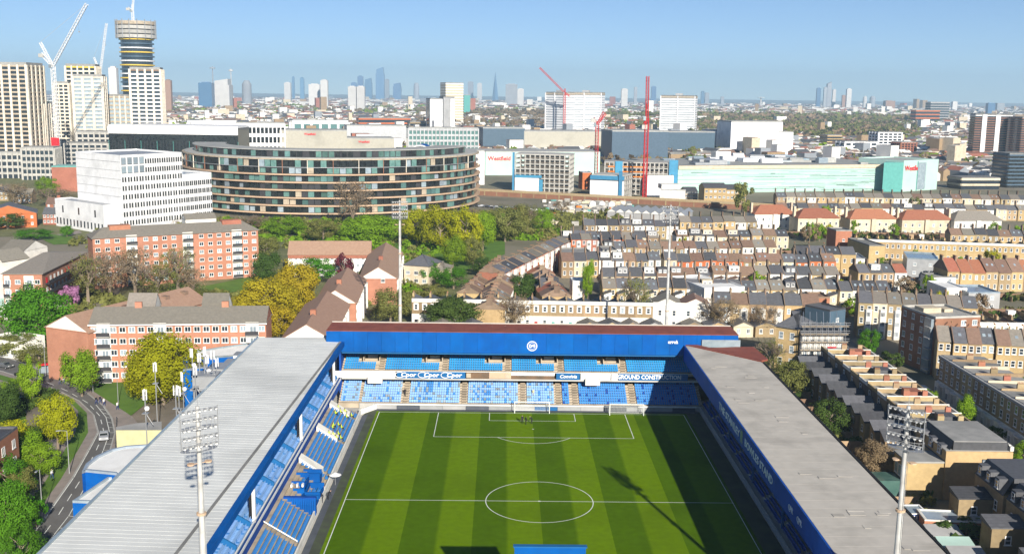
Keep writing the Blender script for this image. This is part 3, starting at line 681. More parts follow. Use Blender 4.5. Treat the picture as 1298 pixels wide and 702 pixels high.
# dugout platform on the left, stewards, staff
dg_ = thing('dugout', 'blue dugout seating platform wrapped in blue sheets at the halfway line', 'dugout', (-39.3, -1, 0))
b = MB(); b.box(-2.9, 2.9, -6.6, -5.9, .5, 3.3); b.build('end_sheet', 'blue_paint', dg_)
b = MB()
for i in range(16):
    x = -2.8+i*.36; b.prism([(x, -6.95), (x+.3, -6.95), (x+.3, -6.62), (x, -6.62)], .4, [2.2, 2.2, 3.1, 3.1])
b.build('sheet_folds', 'blue_fascia', dg_)
for x0, y0, x1, y1, z in ((-2.8, -5.8, .2, -1.8, 3.0), (.4, -5.8, 2.7, -2.6, 2.2), (-2.8, .2, -.2, 4.6, 3.4), (0.1, -1.8, 2.7, 2.8, 2.3), (-2.8, 5.2, 1.5, 7.4, 3.0)):
    b = MB(); b.box(x0, x1, y0, y0+.25, .6, z); b.box(x0, x1, y1-.25, y1, .6, z); b.box(x0, x0+.25, y0+.25, y1-.25, .6, z); b.box(x1-.2, x1, y0+.25, y1-.25, .6, z-.7); b.box(x0+.25, x1-.2, y0+.25, y1-.25, .6, z-1.3, 1); b.build('seat_bay', ['blue_fascia', 'render_grey'], dg_)
    for k in range(3):
        seat_row(dg_, (x0+.5+k*.8, y0+.6, z-1.3), PI/2, y1-y0-1.2, ('seat_mid',), 'seat')
for k in range(3):
    b = MB(); b.box(-2.2+k*.9, -1.9+k*.9, -1.5+.1*k, -.6, 3, 3.5); b.build('white_marker', 'frame_white', dg_)
for i, (px, py, tp, ps) in enumerate(((411, 628, 'cloth_white', 'stand'), (416, 633, 'cloth_dark', 'bend'), (408, 637, 'cloth_dark', 'stand'))):
    person(at(px, py, 0), 1.2+i, ['person in a pale top standing in front of the blue dugout', 'person in dark clothes bending beside the dugout rail', 'person in dark clothes standing nearest the dugout sheet end'][i], tp, 'cloth_dark', ps)
par = thing('parasol', 'small white parasol open above the front of the dugout', 'parasol', at(425, 614, 0))
b = MB(); b.tube((0, 0, 0), (0, 0, 2.0), .04); b.build('pole', 'steel', par); b = MB(); b.tube((0, 0, 1.8), (0, 0, 2.25), 1.1, .05, n=10); b.build('canopy', 'white_roof', par)
st = 0
for i in range(17):
    k = random.choice((1, 2, 3, 4, 4, 5)); y = random.uniform(26.5, 43)
    person((-36.9-k*.68-.2, y, .5+k*.42-.42), 1.57, 'steward in yellow hi-vis seated in the left stand near the far corner', 'hazard', 'cloth_dark', 'sit', 'stewards in hi-vis in the left stand')
for i, (px, py, l) in enumerate(((662, 536.5, 'dark-clad person on the left of the trio inside the far goal area'), (666.5, 538, 'dark-clad person in the middle of the trio before the far goal'), (674, 537, 'dark-clad person on the right of the trio before the far goal'))):
    person(at(px, py, 0), i*2, l, pose=('walk', 'stand', 'bend')[i])
person((fx(514), 55.4, LO[1]+3*LO[3]), 0, 'person in dark clothes on the aisle steps of the far stand', pose='walk')
person((fx(676), 56.0, LO[1]+4*LO[3]-.4), 0, 'person in a pale yellow top seated alone in the far stand', 'cream_box', 'cloth_white', 'sit')
# ================================================================== ROADS AND LEFT SIDE
def spoly(px, z=0): return [at(a, b_, z) for a, b_ in px]
# near-left road from its two kerb lines (bottom to top of the picture)
Lk = [at(a, c) for a, c in ((22, 702), (60, 650), (92, 605), (112, 570), (124, 548), (118, 525), (100, 508), (72, 494), (40, 482), (0, 470), (-40, 462))]
Rk = [at(a, c) for a, c in ((62, 702), (100, 655), (128, 600), (140, 570), (146, 548), (142, 530), (132, 515), (110, 498), (70, 478), (35, 462), (-30, 440))]
dn = (Rk[0]-Rk[1]).normalized(); Lk.insert(0, Lk[0]+dn*45); Rk.insert(0, Rk[0]+dn*45)
def ribbon(name, P, Q, z, m):
    b = MB()
    for i in range(len(P)-1): b.poly([(P[i].x, P[i].y, z), (Q[i].x, Q[i].y, z), (Q[i+1].x, Q[i+1].y, z), (P[i+1].x, P[i+1].y, z)])
    return struct(name, b, m)
def offs(P, Q, d):   # move P away from Q by d
    return [p+(p-q).normalized()*d for p, q in zip(P, Q)]
sheet('ground', [(-62, -90), (-62, 62), (-64, 80), (-40, 84), (-40, 96), (-260, 130), (-260, -90)], -.08, 'yard')
def kerbline(P, z0, z1, w_=.25):
    b = MB()
    for i in range(len(P)-1):
        d = (P[i+1]-P[i]).normalized(); n_ = Vector((-d.y, d.x, 0))*w_/2
        b.prism([(P[i]+n_)[:2], (P[i]-n_)[:2], (P[i+1]-n_)[:2], (P[i+1]+n_)[:2]], z0, z1)
    struct('kerb', b, 'kerb')
ribbon('pavement', offs(Rk, Lk, 7.5), offs(Rk, Lk, -.05), .06, 'paving')
ribbon('road', Lk, Rk, 0, 'asphalt')
ribbon('verge', offs(Lk, Rk, 1.9), offs(Lk, Rk, 4.4), .07, 'lawn'); ribbon('pavement', offs(Lk, Rk, .0), offs(Lk, Rk, 1.9), .06, 'paving'); ribbon('pavement', offs(Lk, Rk, 4.4), offs(Lk, Rk, 8.2), .05, 'paving')
kerbline(Lk, -.05, .12); kerbline(Rk, -.05, .12)
# centre dashes and parking bays
b = MB()
def dashes(P, Q, f, ln_, gap, w_=.16, i0=0, i1=None):
    C_ = [p.lerp(q, f) for p, q in zip(P, Q)][i0:i1]
    s = 0; acc = []
    for i in range(len(C_)-1):
        d = C_[i+1]-C_[i]; n = max(1, int(d.length/(ln_+gap)+.5))
        for k in range(n):
            a = C_[i]+d*(k/n); e = a+d.normalized()*min(ln_, d.length/n*.98); nn = Vector((-d.y, d.x, 0)).normalized()*w_/2
            b.poly([(a.x+nn.x, a.y+nn.y, .012), (a.x-nn.x, a.y-nn.y, .012), (e.x-nn.x, e.y-nn.y, .012), (e.x+nn.x, e.y+nn.y, .012)])
dashes(Lk, Rk, .36, 3.2, 3.4, .14); dashes(Lk, Rk, .04, 60, 0)
dashes(Lk, Rk, .68, 60, 0, .12, 0, 8); dashes(Lk, Rk, .97, 60, 0, .12, 0, 8)
for i in range(0, 7):
    for k in range(3):
        p = Lk[i].lerp(Lk[i+1], k/3); q = Rk[i].lerp(Rk[i+1], k/3); u = (q-p); a = p+u*.68; e = p+u*.97; n_ = Vector((-u.y, u.x, 0)).normalized()*.06
        b.poly([(a.x+n_.x, a.y+n_.y, .014), (a.x-n_.x, a.y-n_.y, .014), (e.x-n_.x, e.y-n_.y, .014), (e.x+n_.x, e.y+n_.y, .014)])
struct('road_markings', b, 'line_white')
sheet('lawn', spoly([(112, 492), (152, 482), (215, 482), (200, 500), (166, 527)]), .10, 'lawn')
sheet('lawn', spoly([(96, 470), (150, 478), (125, 492), (104, 486)]), .10, 'lawn')
sheet('lawn', spoly([(200, 372), (225, 356), (262, 362), (330, 348), (332, 372), (240, 385)]), .02, 'lawn')
sheet('lawn', spoly([(395, 300), (640, 300), (640, 322), (520, 372), (500, 372), (505, 325), (370, 318)]), .0, 'lawn')
sheet('lawn', spoly([(50, 302), (66, 297), (92, 300), (90, 309), (68, 310)]), .02, 'lawn')
sheet('path', spoly([(30, 305), (100, 292), (104, 295), (40, 309)]), .0, 'paving')
sheet('verge', spoly([(-30, 280), (60, 284), (110, 288), (100, 292), (-30, 300)]), -.01, 'scrub')
sheet('lawn', spoly([(-60, 600), (-60, 500), (30, 500), (36, 560), (0, 660)]), -.03, 'lawn')
sheet('yard', spoly([(110, 395), (345, 380), (420, 405), (330, 450), (60, 440)]), -.05, 'scrub')
sheet('yard', spoly([(150, 385), (160, 300), (370, 285), (620, 300), (640, 330), (560, 410), (370, 400)]), -.06, 'scrub')

def block(name, label, A, B, depth, h, wm, rm, rise=2.6, roof='gable', gm=None, storeys=5, nwin=14, z1=1.2, fh=None, wstyle='case', ww=1.6, wh=1.35, group=None, chim=0, cat='flats', hip=0, along='AB', side=None, over=.45):
    t = thing(name, label, cat, (0, 0, 0), 0, group); q = quad_from(A, B, depth); walls(t, q, h, wm)
    if roof == 'gable': gable_roof(t, q, h, rise, over, rm, gm or wm, along=along)
    elif roof == 'hip': gable_roof(t, q, h, rise, over, rm, None, hip=hip or (q[3]-q[0]).length*.45)
    else: flat_roof(t, q, h, rm)
    fh = fh or (h-.4)/storeys
    if nwin: facade(t, A, B, [z1+fh*k for k in range(storeys)], nwin, ww, wh, wstyle, alt=(.35, ('frame_white', 'glass_pale')), skip=side)
    u = (V2(B)-V2(A)).normalized(); v = Vector((-u.y, u.x))
    for k in range(chim):
        c = V2(A)+u*((V2(B)-V2(A)).length*(k+.5)/chim)+v*depth*.5; b = MB(); b.rbox(c, u, 1.6, .9, h+rise-.8, h+rise+1.3); b.build('chimney', wm, t)
    return t, q, u, v
def balconies(t, A, B, f, z1, fh, n, w_=3.0, m='render_white', depth=1.0):
    u = (V2(B)-V2(A)).normalized(); v = Vector((-u.y, u.x)); c = V2(A)+u*((V2(B)-V2(A)).length*f); 
    b = MB(); p = c-v*.08; b.rbox(p, u, w_, .12, .2, z1+fh*n-.5); b.build('stair_panel', m, t)
    for k in range(n):
        z = z1+fh*k-.9; p = c-v*(depth*.5+.15)
        b = MB(); b.rbox(p, u, w_, depth, z, z+.15); b.build('balcony_floor', 'concrete', t)
        b = MB(); pf = c-v*(depth+.1); b.rbox(pf, u, w_, .08, z+.15, z+1.1); b.build('balcony_rail', 'frame_dark', t)
        q = c-v*.15+u*.2; window(t, (q.x, q.y, z+.2), u, 1.6, 2.0, 'case', ('frame_white', 'glass_pale'))

# F1: brick flats by the road
A = at(113, 411, 14); B = at(337, 409, 14)
t, q, u, v = block('brick_flats', 'five-storey pink brick flats with grey roof directly behind the left stand', A, B, 10.5, 14, 'pink_brick', 'grey_tile', 2.9, 'gable', 'red_brick', 5, 19, 1.1, 2.72, ww=1.5, side=lambda i, f: i in (1, 7, 17), chim=2)
balconies(t, A, B, 1.5/19, 1.1, 2.72, 5); balconies(t, A, B, 7.5/19, 1.1, 2.72, 5); balconies(t, A, B, 17.5/19, 1.1, 2.72, 5)
u3 = (B-A).normalized()
b = MB(); e = A-Vector((v.x, v.y, 0))*.3; f_ = B-Vector((v.x, v.y, 0))*.3; b.rbox(((e.x+f_.x)/2, (e.y+f_.y)/2), u, (B-A).length+.5, .5, 13.7, 13.98); b.build('eaves_board', 'frame_white', t)
# F1b: gable end block beside it
A = at(58, 414, 12.5); B = at(111, 421, 12.5)
t, q, u, v = block('brick_flats', 'blank brick gable end with white triangular pediment beside the road junction', A, B, 42, 12.5, 'pink_brick', 'brown_tile_pale', 3.2, 'gable', 'render_white', 4, 0, along='AD')
for k in range(9):
    p = q[1]+v*(6+k*4); window(t, (p.x, p.y, 3), v, 1.4, 1.3, 'case'); window(t, (p.x, p.y, 6), v, 1.4, 1.3, 'case'); window(t, (p.x, p.y, 9), v, 1.4, 1.3, 'case')
for k in range(5):
    p = (q[0]+q[1])/2+v*(10+k*7)+u*2.0; b = MB(); b.rbox(p, u, 1.6, 1.5, 13.2, 15.4); b.build('dormer', 'brown_tile', t)
# F2
A = at(117, 302, 17.5); B = at(327, 291, 17.5)
t, q, u, v = block('brick_flats', 'six-storey orange-pink brick flats with balcony stacks in front of the white office', A, B, 11, 17.5, 'pink_brick', 'grey_tile', 2.8, 'hip', None, 6, 18, 1.3, 2.85, side=lambda i, f: i in (3, 4, 9, 10, 15), chim=0)
for f_ in (4/18, 10/18, 15.5/18): balconies(t, A, B, f_, 1.3, 2.85, 6, 3.6)
for k, f_ in enumerate((.17, .85)):
    c = V2(A)+u*((V2(B)-V2(A)).length*f_)+v*5.5; b = MB(); b.rbox(c, u, 7, 4, 19.0, 21.0); b.build('roof_housing', 'red_brick', t)
c = V2(A)+u*38+v*7; qq = quad_from(c-u*5, c+u*6, 6)
walls(t, qq, 21.6, 'render_white', 19, name='tank_room'); gable_roof(t, qq, 21.6, 1.6, .2, 'grey_tile', 'render_white', name='tank_room_roof')
facade(t, q[1], q[2], [1.3+2.85*k for k in range(6)], 3, 1.5, 1.3, 'case')
# far-left flats with dark balcony side
A = at(3, 345, 14); B = at(53, 347, 13.5)
t, q, u, v = block('brick_flats', 'brick flats with white stair end and cluttered dark access balconies, far left', A, B, 44, 13.5, 'pink_brick', 'grey_tile', 3.0, 'hip', None, 4, 4, 1.4, 3, hip=5, along='AD')
t2 = t
balconies(t, A, B, .66, 1.4, 3, 4, 2.8); balconies(t, A, B, .1, 1.4, 3, 4, 1.6)
for k in range(4):
    b = MB(); p0 = q[1]+v*2; p1 = q[2]; d = Vector((v.y, -v.x))
    b.prism([p0, p0+d*1.3, p1+d*1.3, p1], 1.0+k*3, 1.15+k*3); b.prism([p0+d*1.2, p0+d*1.3, p1+d*1.3, p1+d*1.2], 1.16+k*3, 2.1+k*3); b.build('access_balcony', 'frame_dark', t)
    for j in range(12):
        p = p0+(p1-p0)*((j+.5)/12)+d*.01
        window(t, (p.x, p.y, 1.3+k*3), v, 1.2, 1.5, 'case', random.choice((('frame_white', 'glass_pale'), ('red_sign', 'glass'), ('frame_white', 'glass'))))
for i, (x0, y0, x1, y1, lb) in enumerate(((2, 331, 36, 326, 'white walled tank house with brown roof, nearer of two at far left'), (30, 318, 60, 312, 'white walled gable with brown roof, farther of two at far left'))):
    A = at(x0, y0, 15); B = at(x1, y1, 15); block('tank_house', lb, A, B, 9, 15, 'render_white', 'grey_tile', 2.6, 'gable', 'render_white', 1, 0, cat='house', along='AD' if i else 'AB')
# green-roofed low pair
A = at(-20, 385, 4.5); B = at(24, 390, 4.5); block('school_hall', 'low hall with pale green roof behind the round green tree', A, B, 16, 4.5, 'render_white', 'mint', 1, 'flat', None, 1, 7, 1.2, ww=1.8, cat='hall')
A = at(-20, 430, 4.0); B = at(20, 436, 4.0); block('pavilion', 'low white building at left edge below the green-roofed hall', A, B, 9, 4.0, 'render_white', 'render_white', 1, 'flat', None, 1, 5, 1.0, ww=1.6, cat='hall')
# orange gable house
A = at(-25, 272, 7); B = at(46, 270, 7); block('orange_house', 'orange brick house with grey gable roof, far left beside the path', A, B, 18, 7, 'orange_brick', 'slate', 4, 'gable', 'orange_brick', 2, 6, 1.2, ww=1.1, cat='house', along='AD')
# stepped brown-roofed blocks
A = at(365, 322, 8.5); B = at(470, 322, 8.5)
t, q, u, v = block('brown_roof_flats', 'long white and brick flats with brown roof behind the purple tree', A, B, 11, 8.5, 'render_white', 'brown_tile_pale', 4, 'gable', 'red_brick', 3, 16, 1.0, 2.7, ww=1.3, wh=1.1)
b = MB(); m_ = (A+B)/2; b.rbox((m_.x-v.x*.12, m_.y-v.y*.12), u, (B-A).length, .12, 6.9, 8.3); b.build('brick_band', 'red_brick', t)
for x0, x1, yy, dp, lb in ((456, 503, 353, 58, 'brown-roofed brick flats with white pediment, rearmost of the stepped three'), (399, 451, 384, 40, 'middle one of the three stepped brown-roofed flats with white pediment'), (357, 420, 430, 44, 'nearest stepped brown-roofed flats, partly behind the left stand roof')):
    A = at(x0, yy, 8.5); B = at(x1, yy, 8.5)
    t, q, u, v = block('brown_roof_flats', lb, A, B, dp, 8.5, 'pink_brick', 'brown_tile_pale', 3.6, 'gable', 'render_white', 3, 0, along='AD')
    C_ = q[1]+v*2; facade(t, q[1], q[2], [1.2, 3.9, 6.4], int(dp/4), 1.6, 1.4, 'case', alt=(.5, ('frame_white', 'glass_pale')))
    for k in range(int(dp/8)):
        p = q[1]+v*(3+k*8)+u*.5; b = MB(); b.rbox(p, u, .9, 1.8, .1, 8.2); b.build('stair_panel', 'render_white', t)
    p = (q[0]+q[1])/2+u*1.5-v*.02
    window(t, (p.x, p.y, 7.2), u, 1.3, 1.2, 'case'); p = (q[0]+q[1])/2+v*dp*.3; b = MB(); b.rbox(p, u, 1.4, 1.4, 11.6, 13.2); b.build('chimney', 'red_brick', t)
# pale house pair
A = at(512, 335, 7.5); B = at(543, 337, 7.5); block('detached_house', 'pale pink house with grey hipped roof right of the far floodlight pylon', A, B, 12, 7.5, 'render_cream', 'slate', 3, 'hip', None, 2, 3, 1.2, 2.8, cat='house')
A = at(544, 341, 5); B = at(563, 342, 5); block('detached_house', 'small lower pale house beside the pale pink hipped house', A, B, 10, 5, 'render_cream', 'grey_tile', 2.2, 'hip', None, 1, 2, 1.2, cat='house')
# small tank houses with white gables before the flats
for i, (x0, y0, x1, lb) in enumerate(((161, 390, 196, 'left small grey-roofed tank house with white gable above the front flats'), (256, 390, 288, 'right small grey-roofed tank house with white gable above the front flats'))):
    A = at(x0, y0, 15.6); B = at(x1, y0, 15.6)
    t, q, u, v = block('tank_house', lb, A, B, 5.5, 15.6, 'render_white', 'grey_tile', 3.0, 'gable', 'render_white', 1, 0, cat='house')
# low brick roof between them, ridge chimney
# annex buildings with white roofs and blue walls
def annex(label, pts, z, m1='blue_fascia', m2='white_roof', name='stand_annex', cat='annex', rim=True):
    P = [at(a, c, z) for a, c in pts]; t = thing(name, label, cat, (0, 0, 0)); Q = [(p.x, p.y) for p in P]
    ar = sum(Q[i][0]*Q[(i+1) % len(Q)][1]-Q[(i+1) % len(Q)][0]*Q[i][1] for i in range(len(Q)))
    if ar < 0: Q = Q[::-1]
    b = MB(); b.prism(Q, -.2, z); b.build('wall', m1, t)
    flat_roof(t, Q, z, m2, .35 if rim else 0, 'glass_pale', t=.35); return t
annex('blue-walled annex with curved white roof beside the left stand', [(104, 600), (109, 590), (122, 580), (142, 571), (160, 567), (190, 565), (215, 563), (200, 600), (152, 606), (148, 602), (108, 598)], 12.7)
annex('lower blue-walled annex with white roof nearest the parking bays', [(92, 637), (138, 606), (160, 604), (170, 640)], 12.0)
annex('cream metal cabin with grey roof beyond the curved white roof', [(147, 541), (175, 536), (205, 534), (205, 545), (147, 545)], 10.5, 'cream_box', 'felt', 'metal_cabin', 'cabin', False)
annex('blue box building with white roof behind the antenna masts', [(232, 456), (300, 452), (318, 446), (318, 436), (280, 441), (236, 448)], 9.0, 'blue_fascia', 'white_roof')
annex('dark blue plant box between masts and yellow tree', [(232, 470), (262, 466), (262, 456), (232, 458)], 8.2, 'blue_fascia', 'felt', 'plant_box', 'cabin')
# equipment yard on a deck along the stand's back edge
for i, (x, y, dx, dy, h, m, lb) in enumerate(((-64, 30, 2.2, 2.0, 13.4, 'steel', 'grey metal equipment cabinet above the stand back, nearest the yellow tree'), (-63.6, 37.5, 1.8, 2.6, 13.0, 'render_grey', 'second equipment cabinet behind the tall white antennas'),
                                             (-62.9, 44.5, 1.2, 2.2, 12.2, 'render_cream', 'beige equipment cabinet among antenna masts by the roof edge'), (-62.8, 52, 1.2, 1.6, 12.0, 'white_panel', 'small white cabinet at the far end of the antenna yard'))):
    t = thing('equipment_cabinet', lb, 'cabinet', (x, y, 0), 0)
    b = MB(); b.box(-dx, dx, -dy, dy, h-2.4, h); b.build('body', m, t); b = MB(); b.box(-dx-.1, dx+.1, -dy-.1, dy+.1, h+.002, h+.15); b.build('lid', 'steel', t)
    b = MB(); b.box(-dx-.4, dx+.4, -dy-.4, dy+.4, h-2.7, h-2.41); [b.tube((sx*dx*.9, sy*dy*.9, 0), (sx*dx*.9, sy*dy*.9, h-2.7), .12, n=5) for sx in (-1, 1) for sy in (-1, 1)]; b.build('platform', 'steel', t)
for i, (px, py, zt) in enumerate(((183, 492, 18), (222, 487, 17), (226, 488, 16), (243, 440, 19), (252, 446, 17.5), (258, 438, 19), (262, 448, 17), (269, 443, 18.5), (247, 462, 16.5), (231, 470, 15.5), (196, 458, 16), (274, 452, 16))):
    c = at(px, py, zt); t = thing('antenna_mast', ['thin', 'stout', 'slim', 'short', 'tall', 'pale'][i % 6]+' telecom mast, %s along the left stand back counting from the near end' % ordn(i), 'antenna', (c.x, c.y, 0), 0, 'telecom masts behind the left stand')
    b = MB(); b.tube((0, 0, 0), (0, 0, zt-.6), .09, n=6); b.build('pole', 'steel', t)
    for k in range(3 if i % 2 == 0 else 2):
        a = k*2.1+i; b = MB(); b.rbox((.3*math.cos(a), .3*math.sin(a)), (-math.sin(a), math.cos(a)), .26, .14, zt-2.0, zt-.2); b.tube((0, 0, zt-1.2), (.38*math.cos(a), .38*math.sin(a), zt-1.2), .04); b.build('antenna_panel', 'frame_white', t)
    if i % 3 == 0:
        b = MB(); b.tube((.2, -.2, zt-3.4), (.45, -.45, zt-3.4), .35, .4, n=12); b.build('dish', 'frame_white', t)
    b = MB(); b.box(-.5, .5, -.5, .5, zt-4.4, zt-4.3); b.tube((0, 0, zt-4.3), (1.2, 0, zt-6.4), .05); b.tube((0, 0, zt-4.3), (-.2, 1.2, zt-6.4), .05); b.build('bracket', 'steel', t)
t = thing('dark_building', 'narrow dark red brick building cut by the left picture edge', 'building', (0, 0, 0)); A = at(-130, 606, 10); B = at(-64, 606, 10); q = quad_from(A, B, 24); walls(t, q, 10, 'red_brick'); flat_roof(t, q, 10.02, 'slate', .4)
facade(t, q[1], q[2], [1.2, 4.2, 7.2], 6, 1.2, 1.5, 'case')
t = thing('trampoline', 'round blue-black garden trampoline between hedges left of the road', 'trampoline', at(45, 581, 0)); b = MB(); b.tube((0, 0, .7), (0, 0, .8), 1.9, n=20); b.build('mat', 'cloth_blue', t)
for k in range(6): b = MB(); b.tube((1.7*math.cos(k), 1.7*math.sin(k), 0), (1.7*math.cos(k), 1.7*math.sin(k), .7), .05, n=4); b.build('leg', 'steel', t)
sheet('ground', [at(-80, 300), at(-80, 222), at(240, 222), at(240, 300)], -.07, 'scrub')
for i, (x0, x1, y, wm, rm) in enumerate(((54, 72, 271, 'red_brick', 'slate'), (73, 90, 270, 'brown_brick', 'brown_tile'), (58, 86, 258, 'red_brick', 'brown_tile'), (14, 40, 246, 'stock', 'grey_tile'), (-12, 10, 243, 'stock', 'slate'))):
    A = at(x0, y, 5.5); B = at(x1, y, 5.5); block('small_house', '%s of the scattered small houses left of the white office' % ordn(i), A, B, 9, 5.5, wm, rm, 2.8, 'gable', wm, 2, 4, 1, 2.6, ww=1.1, cat='house', chim=1)
# people, car, kiosk at the junction, bus shelter wall
for px, py, lb, tp in ((76, 487, 'pedestrian in dark coat on the pavement left of the road bend', 'cloth_dark'), (122, 512, 'pedestrian in black near the lawn by the road bend', 'cloth_dark'), (127, 511, 'pedestrian in black beside another in black near the lawn', 'cloth_dark'),
                       (132, 514, 'pedestrian with pale top beside the two in black', 'render_white'), (149, 519, 'pedestrian in white on the wide pavement near the cabin', 'cloth_white'), (81, 486, 'pedestrian in white walking under the small green tree', 'cloth_white'), (66, 606, 'pedestrian in white on the left path beside the hedge', 'cloth_white')):
    person(at(px, py, .06), 1, lb, tp, 'cloth_blue', 'walk')
for i, (px, py) in enumerate(((150, 512), (118, 497), (58, 476), (88, 600), (54, 655))):
    c = at(px, py); t = thing('street_lamp', '%s grey street lamp along the left road, counting from the junction side' % ordn(i), 'street lamp', c, 1.2*i, 'street lamps along the left road')
    b = MB(); b.tube((0, 0, 0), (0, 0, 8), .09, .05, n=6); b.build('post', 'steel', t); b = MB(); b.tube((0, 0, 7.95), (1.3, 0, 8.2), .04, n=5); b.box(1.1, 1.8, -.15, .15, 8.12, 8.24); b.build('lamp_head', 'steel', t)
t = thing('bus_shelter', 'small red roofed bus shelter on the pavement under the blank gable', 'bus shelter', at(60, 474), .5); b = MB(); b.box(-1.8, 1.8, -.7, .7, 2.4, 2.6); b.build('roof', 'red_sign', t)
for x in (-1.7, 1.7): b = MB(); b.box(x-.05, x+.05, -.6, .6, 0, 2.39); b.build('side_pane', 'glass_pale', t)
b = MB(); b.box(-1.6, 1.6, .6, .66, .2, 2.3); b.build('back_pane', 'glass_pale', t)
for i in range(10):
    p = Rk[4].lerp(Rk[6], i/10)+(Rk[4]-Lk[4]).normalized()*1.0; b = MB(); b.tube((p.x, p.y, 0), (p.x, p.y, 1.0), .08, n=6); tag(b.build('bollard', 'frame_dark'), '%s dark bollard on the inner kerb of the road bend, from below' % ordn(i), 'bollard', 'bollards on the road bend')
# ================================================================== VEHICLES
def car_meshes(kind):
    L_, W_, H_ = {'car': (4.3, 1.75, 1.45), 'van': (5.2, 1.95, 2.2), 'suv': (4.5, 1.85, 1.7)}[kind]
    prof = {'car': [(-.5, .30), (-.5, .62), (-.44, .68), (-.24, .72), (-.12, 1), (.20, 1), (.36, .74), (.48, .70), (.5, .5), (.5, .3)],
            'suv': [(-.5, .28), (-.5, .62), (-.46, .66), (-.26, .70), (-.16, 1), (.36, 1), (.47, .70), (.5, .6), (.5, .5), (.5, .28)],
            'van': [(-.5, .22), (-.5, .50), (-.46, .56), (-.36, .62), (-.24, 1), (.49, 1), (.5, .97), (.5, .6), (.5, .5), (.5, .22)]}[kind]
    def body(b):
        for s_ in (1,):
            n = len(prof); lo = [(x*L_, z*H_, W_/2*(1 if z < .75 else .84)) for x, z in prof]
            b.poly([(x, -w2, z) for x, z, w2 in lo]); b.poly([(x, w2, z) for x, z, w2 in lo][::-1])
            for i in range(n):
                j = (i+1) % n; (x0, z0, w0), (x1, z1, w1) = lo[i], lo[j]; b.poly([(x0, -w0, z0), (x0, w0, z0), (x1, w1, z1), (x1, -w1, z1)])
    def glass(b):
        i = 3; (x0, z0), (x1, z1) = prof[3], prof[4]; a = lambda x, z, k: (x*L_*1.0, k, z*H_)
        b.poly([(x0*L_-.02, -W_*.42, z0*H_+.03), (x0*L_-.02, W_*.42, z0*H_+.03), (x1*L_-.03, W_*.39, z1*H_-.03), (x1*L_-.03, -W_*.39, z1*H_-.03)][::-1])
        (x0, z0), (x1, z1) = prof[6], prof[5]
        b.poly([(x0*L_+.03, -W_*.42, z0*H_+.04), (x0*L_+.03, W_*.42, z0*H_+.04), (x1*L_+.03, W_*.39, z1*H_-.03), (x1*L_+.03, -W_*.39, z1*H_-.03)])
        for s_ in (-1, 1):
            xa, xb = prof[4][0]*L_-.45, (prof[5][0] if kind != 'van' else -.1)*L_+.35
            b.poly([(xa, s_*(W_/2-.03), .72*H_+.02), (xb, s_*(W_/2-.03), .72*H_+.02), (xb-.35, s_*(W_*.42+.015), .95*H_), (xa+.42, s_*(W_*.42+.015), .95*H_)])
    def wheel(b): b.tube((0, -.11, .32), (0, .11, .32), .32, n=12); b.tube((0, -.13, .32), (0, .13, .32), .17, n=8, mi=1)
    return L_, W_, H_, body, glass, wheel
for n, c in (('car_white', (.7, .7, .7)), ('car_black', (.015, .015, .018)), ('car_silver', (.35, .36, .38)), ('car_blue', (.02, .06, .22)), ('car_red', (.4, .02, .02)), ('car_grey', (.10, .105, .11))): mat(n, c, c, rough=.25, spec=.6)
def car(p, rz, label, col='car_black', kind='car', group=None):
    L_, W_, H_, body, glass, wheel = car_meshes(kind); t = thing('parked_car' if kind != 'van' else 'parked_van', label, 'car' if kind != 'van' else 'van', p, rz, group)
    ob('body', cached(('car', kind), body, (col,)), t); ob('window_glass', cached(('carglass', kind), glass, ('glass_black',)), t)
    for sx in (-.31, .31):
        for sy in (-1, 1): ob('wheel', cached(('wheel',), wheel, ('tyre', 'steel')), t, (sx*L_, sy*(W_/2-.1), 0))
    for sy in (-1, 1):
        b = ob('headlight', cached(('hl',), lambda b: b.box(-.03, .03, -.18, .18, -.07, .07), ('frame_white',)), t, (-.5*L_-.01, sy*W_*.34, .55*H_)); 
    return t
COLN = {'car_white': 'white', 'car_black': 'black', 'car_silver': 'silver', 'car_blue': 'dark blue', 'car_red': 'red', 'car_grey': 'dark grey'}
CC = ['car_black', 'car_silver', 'car_grey', 'car_white', 'car_blue', 'car_black', 'car_grey', 'car_red']
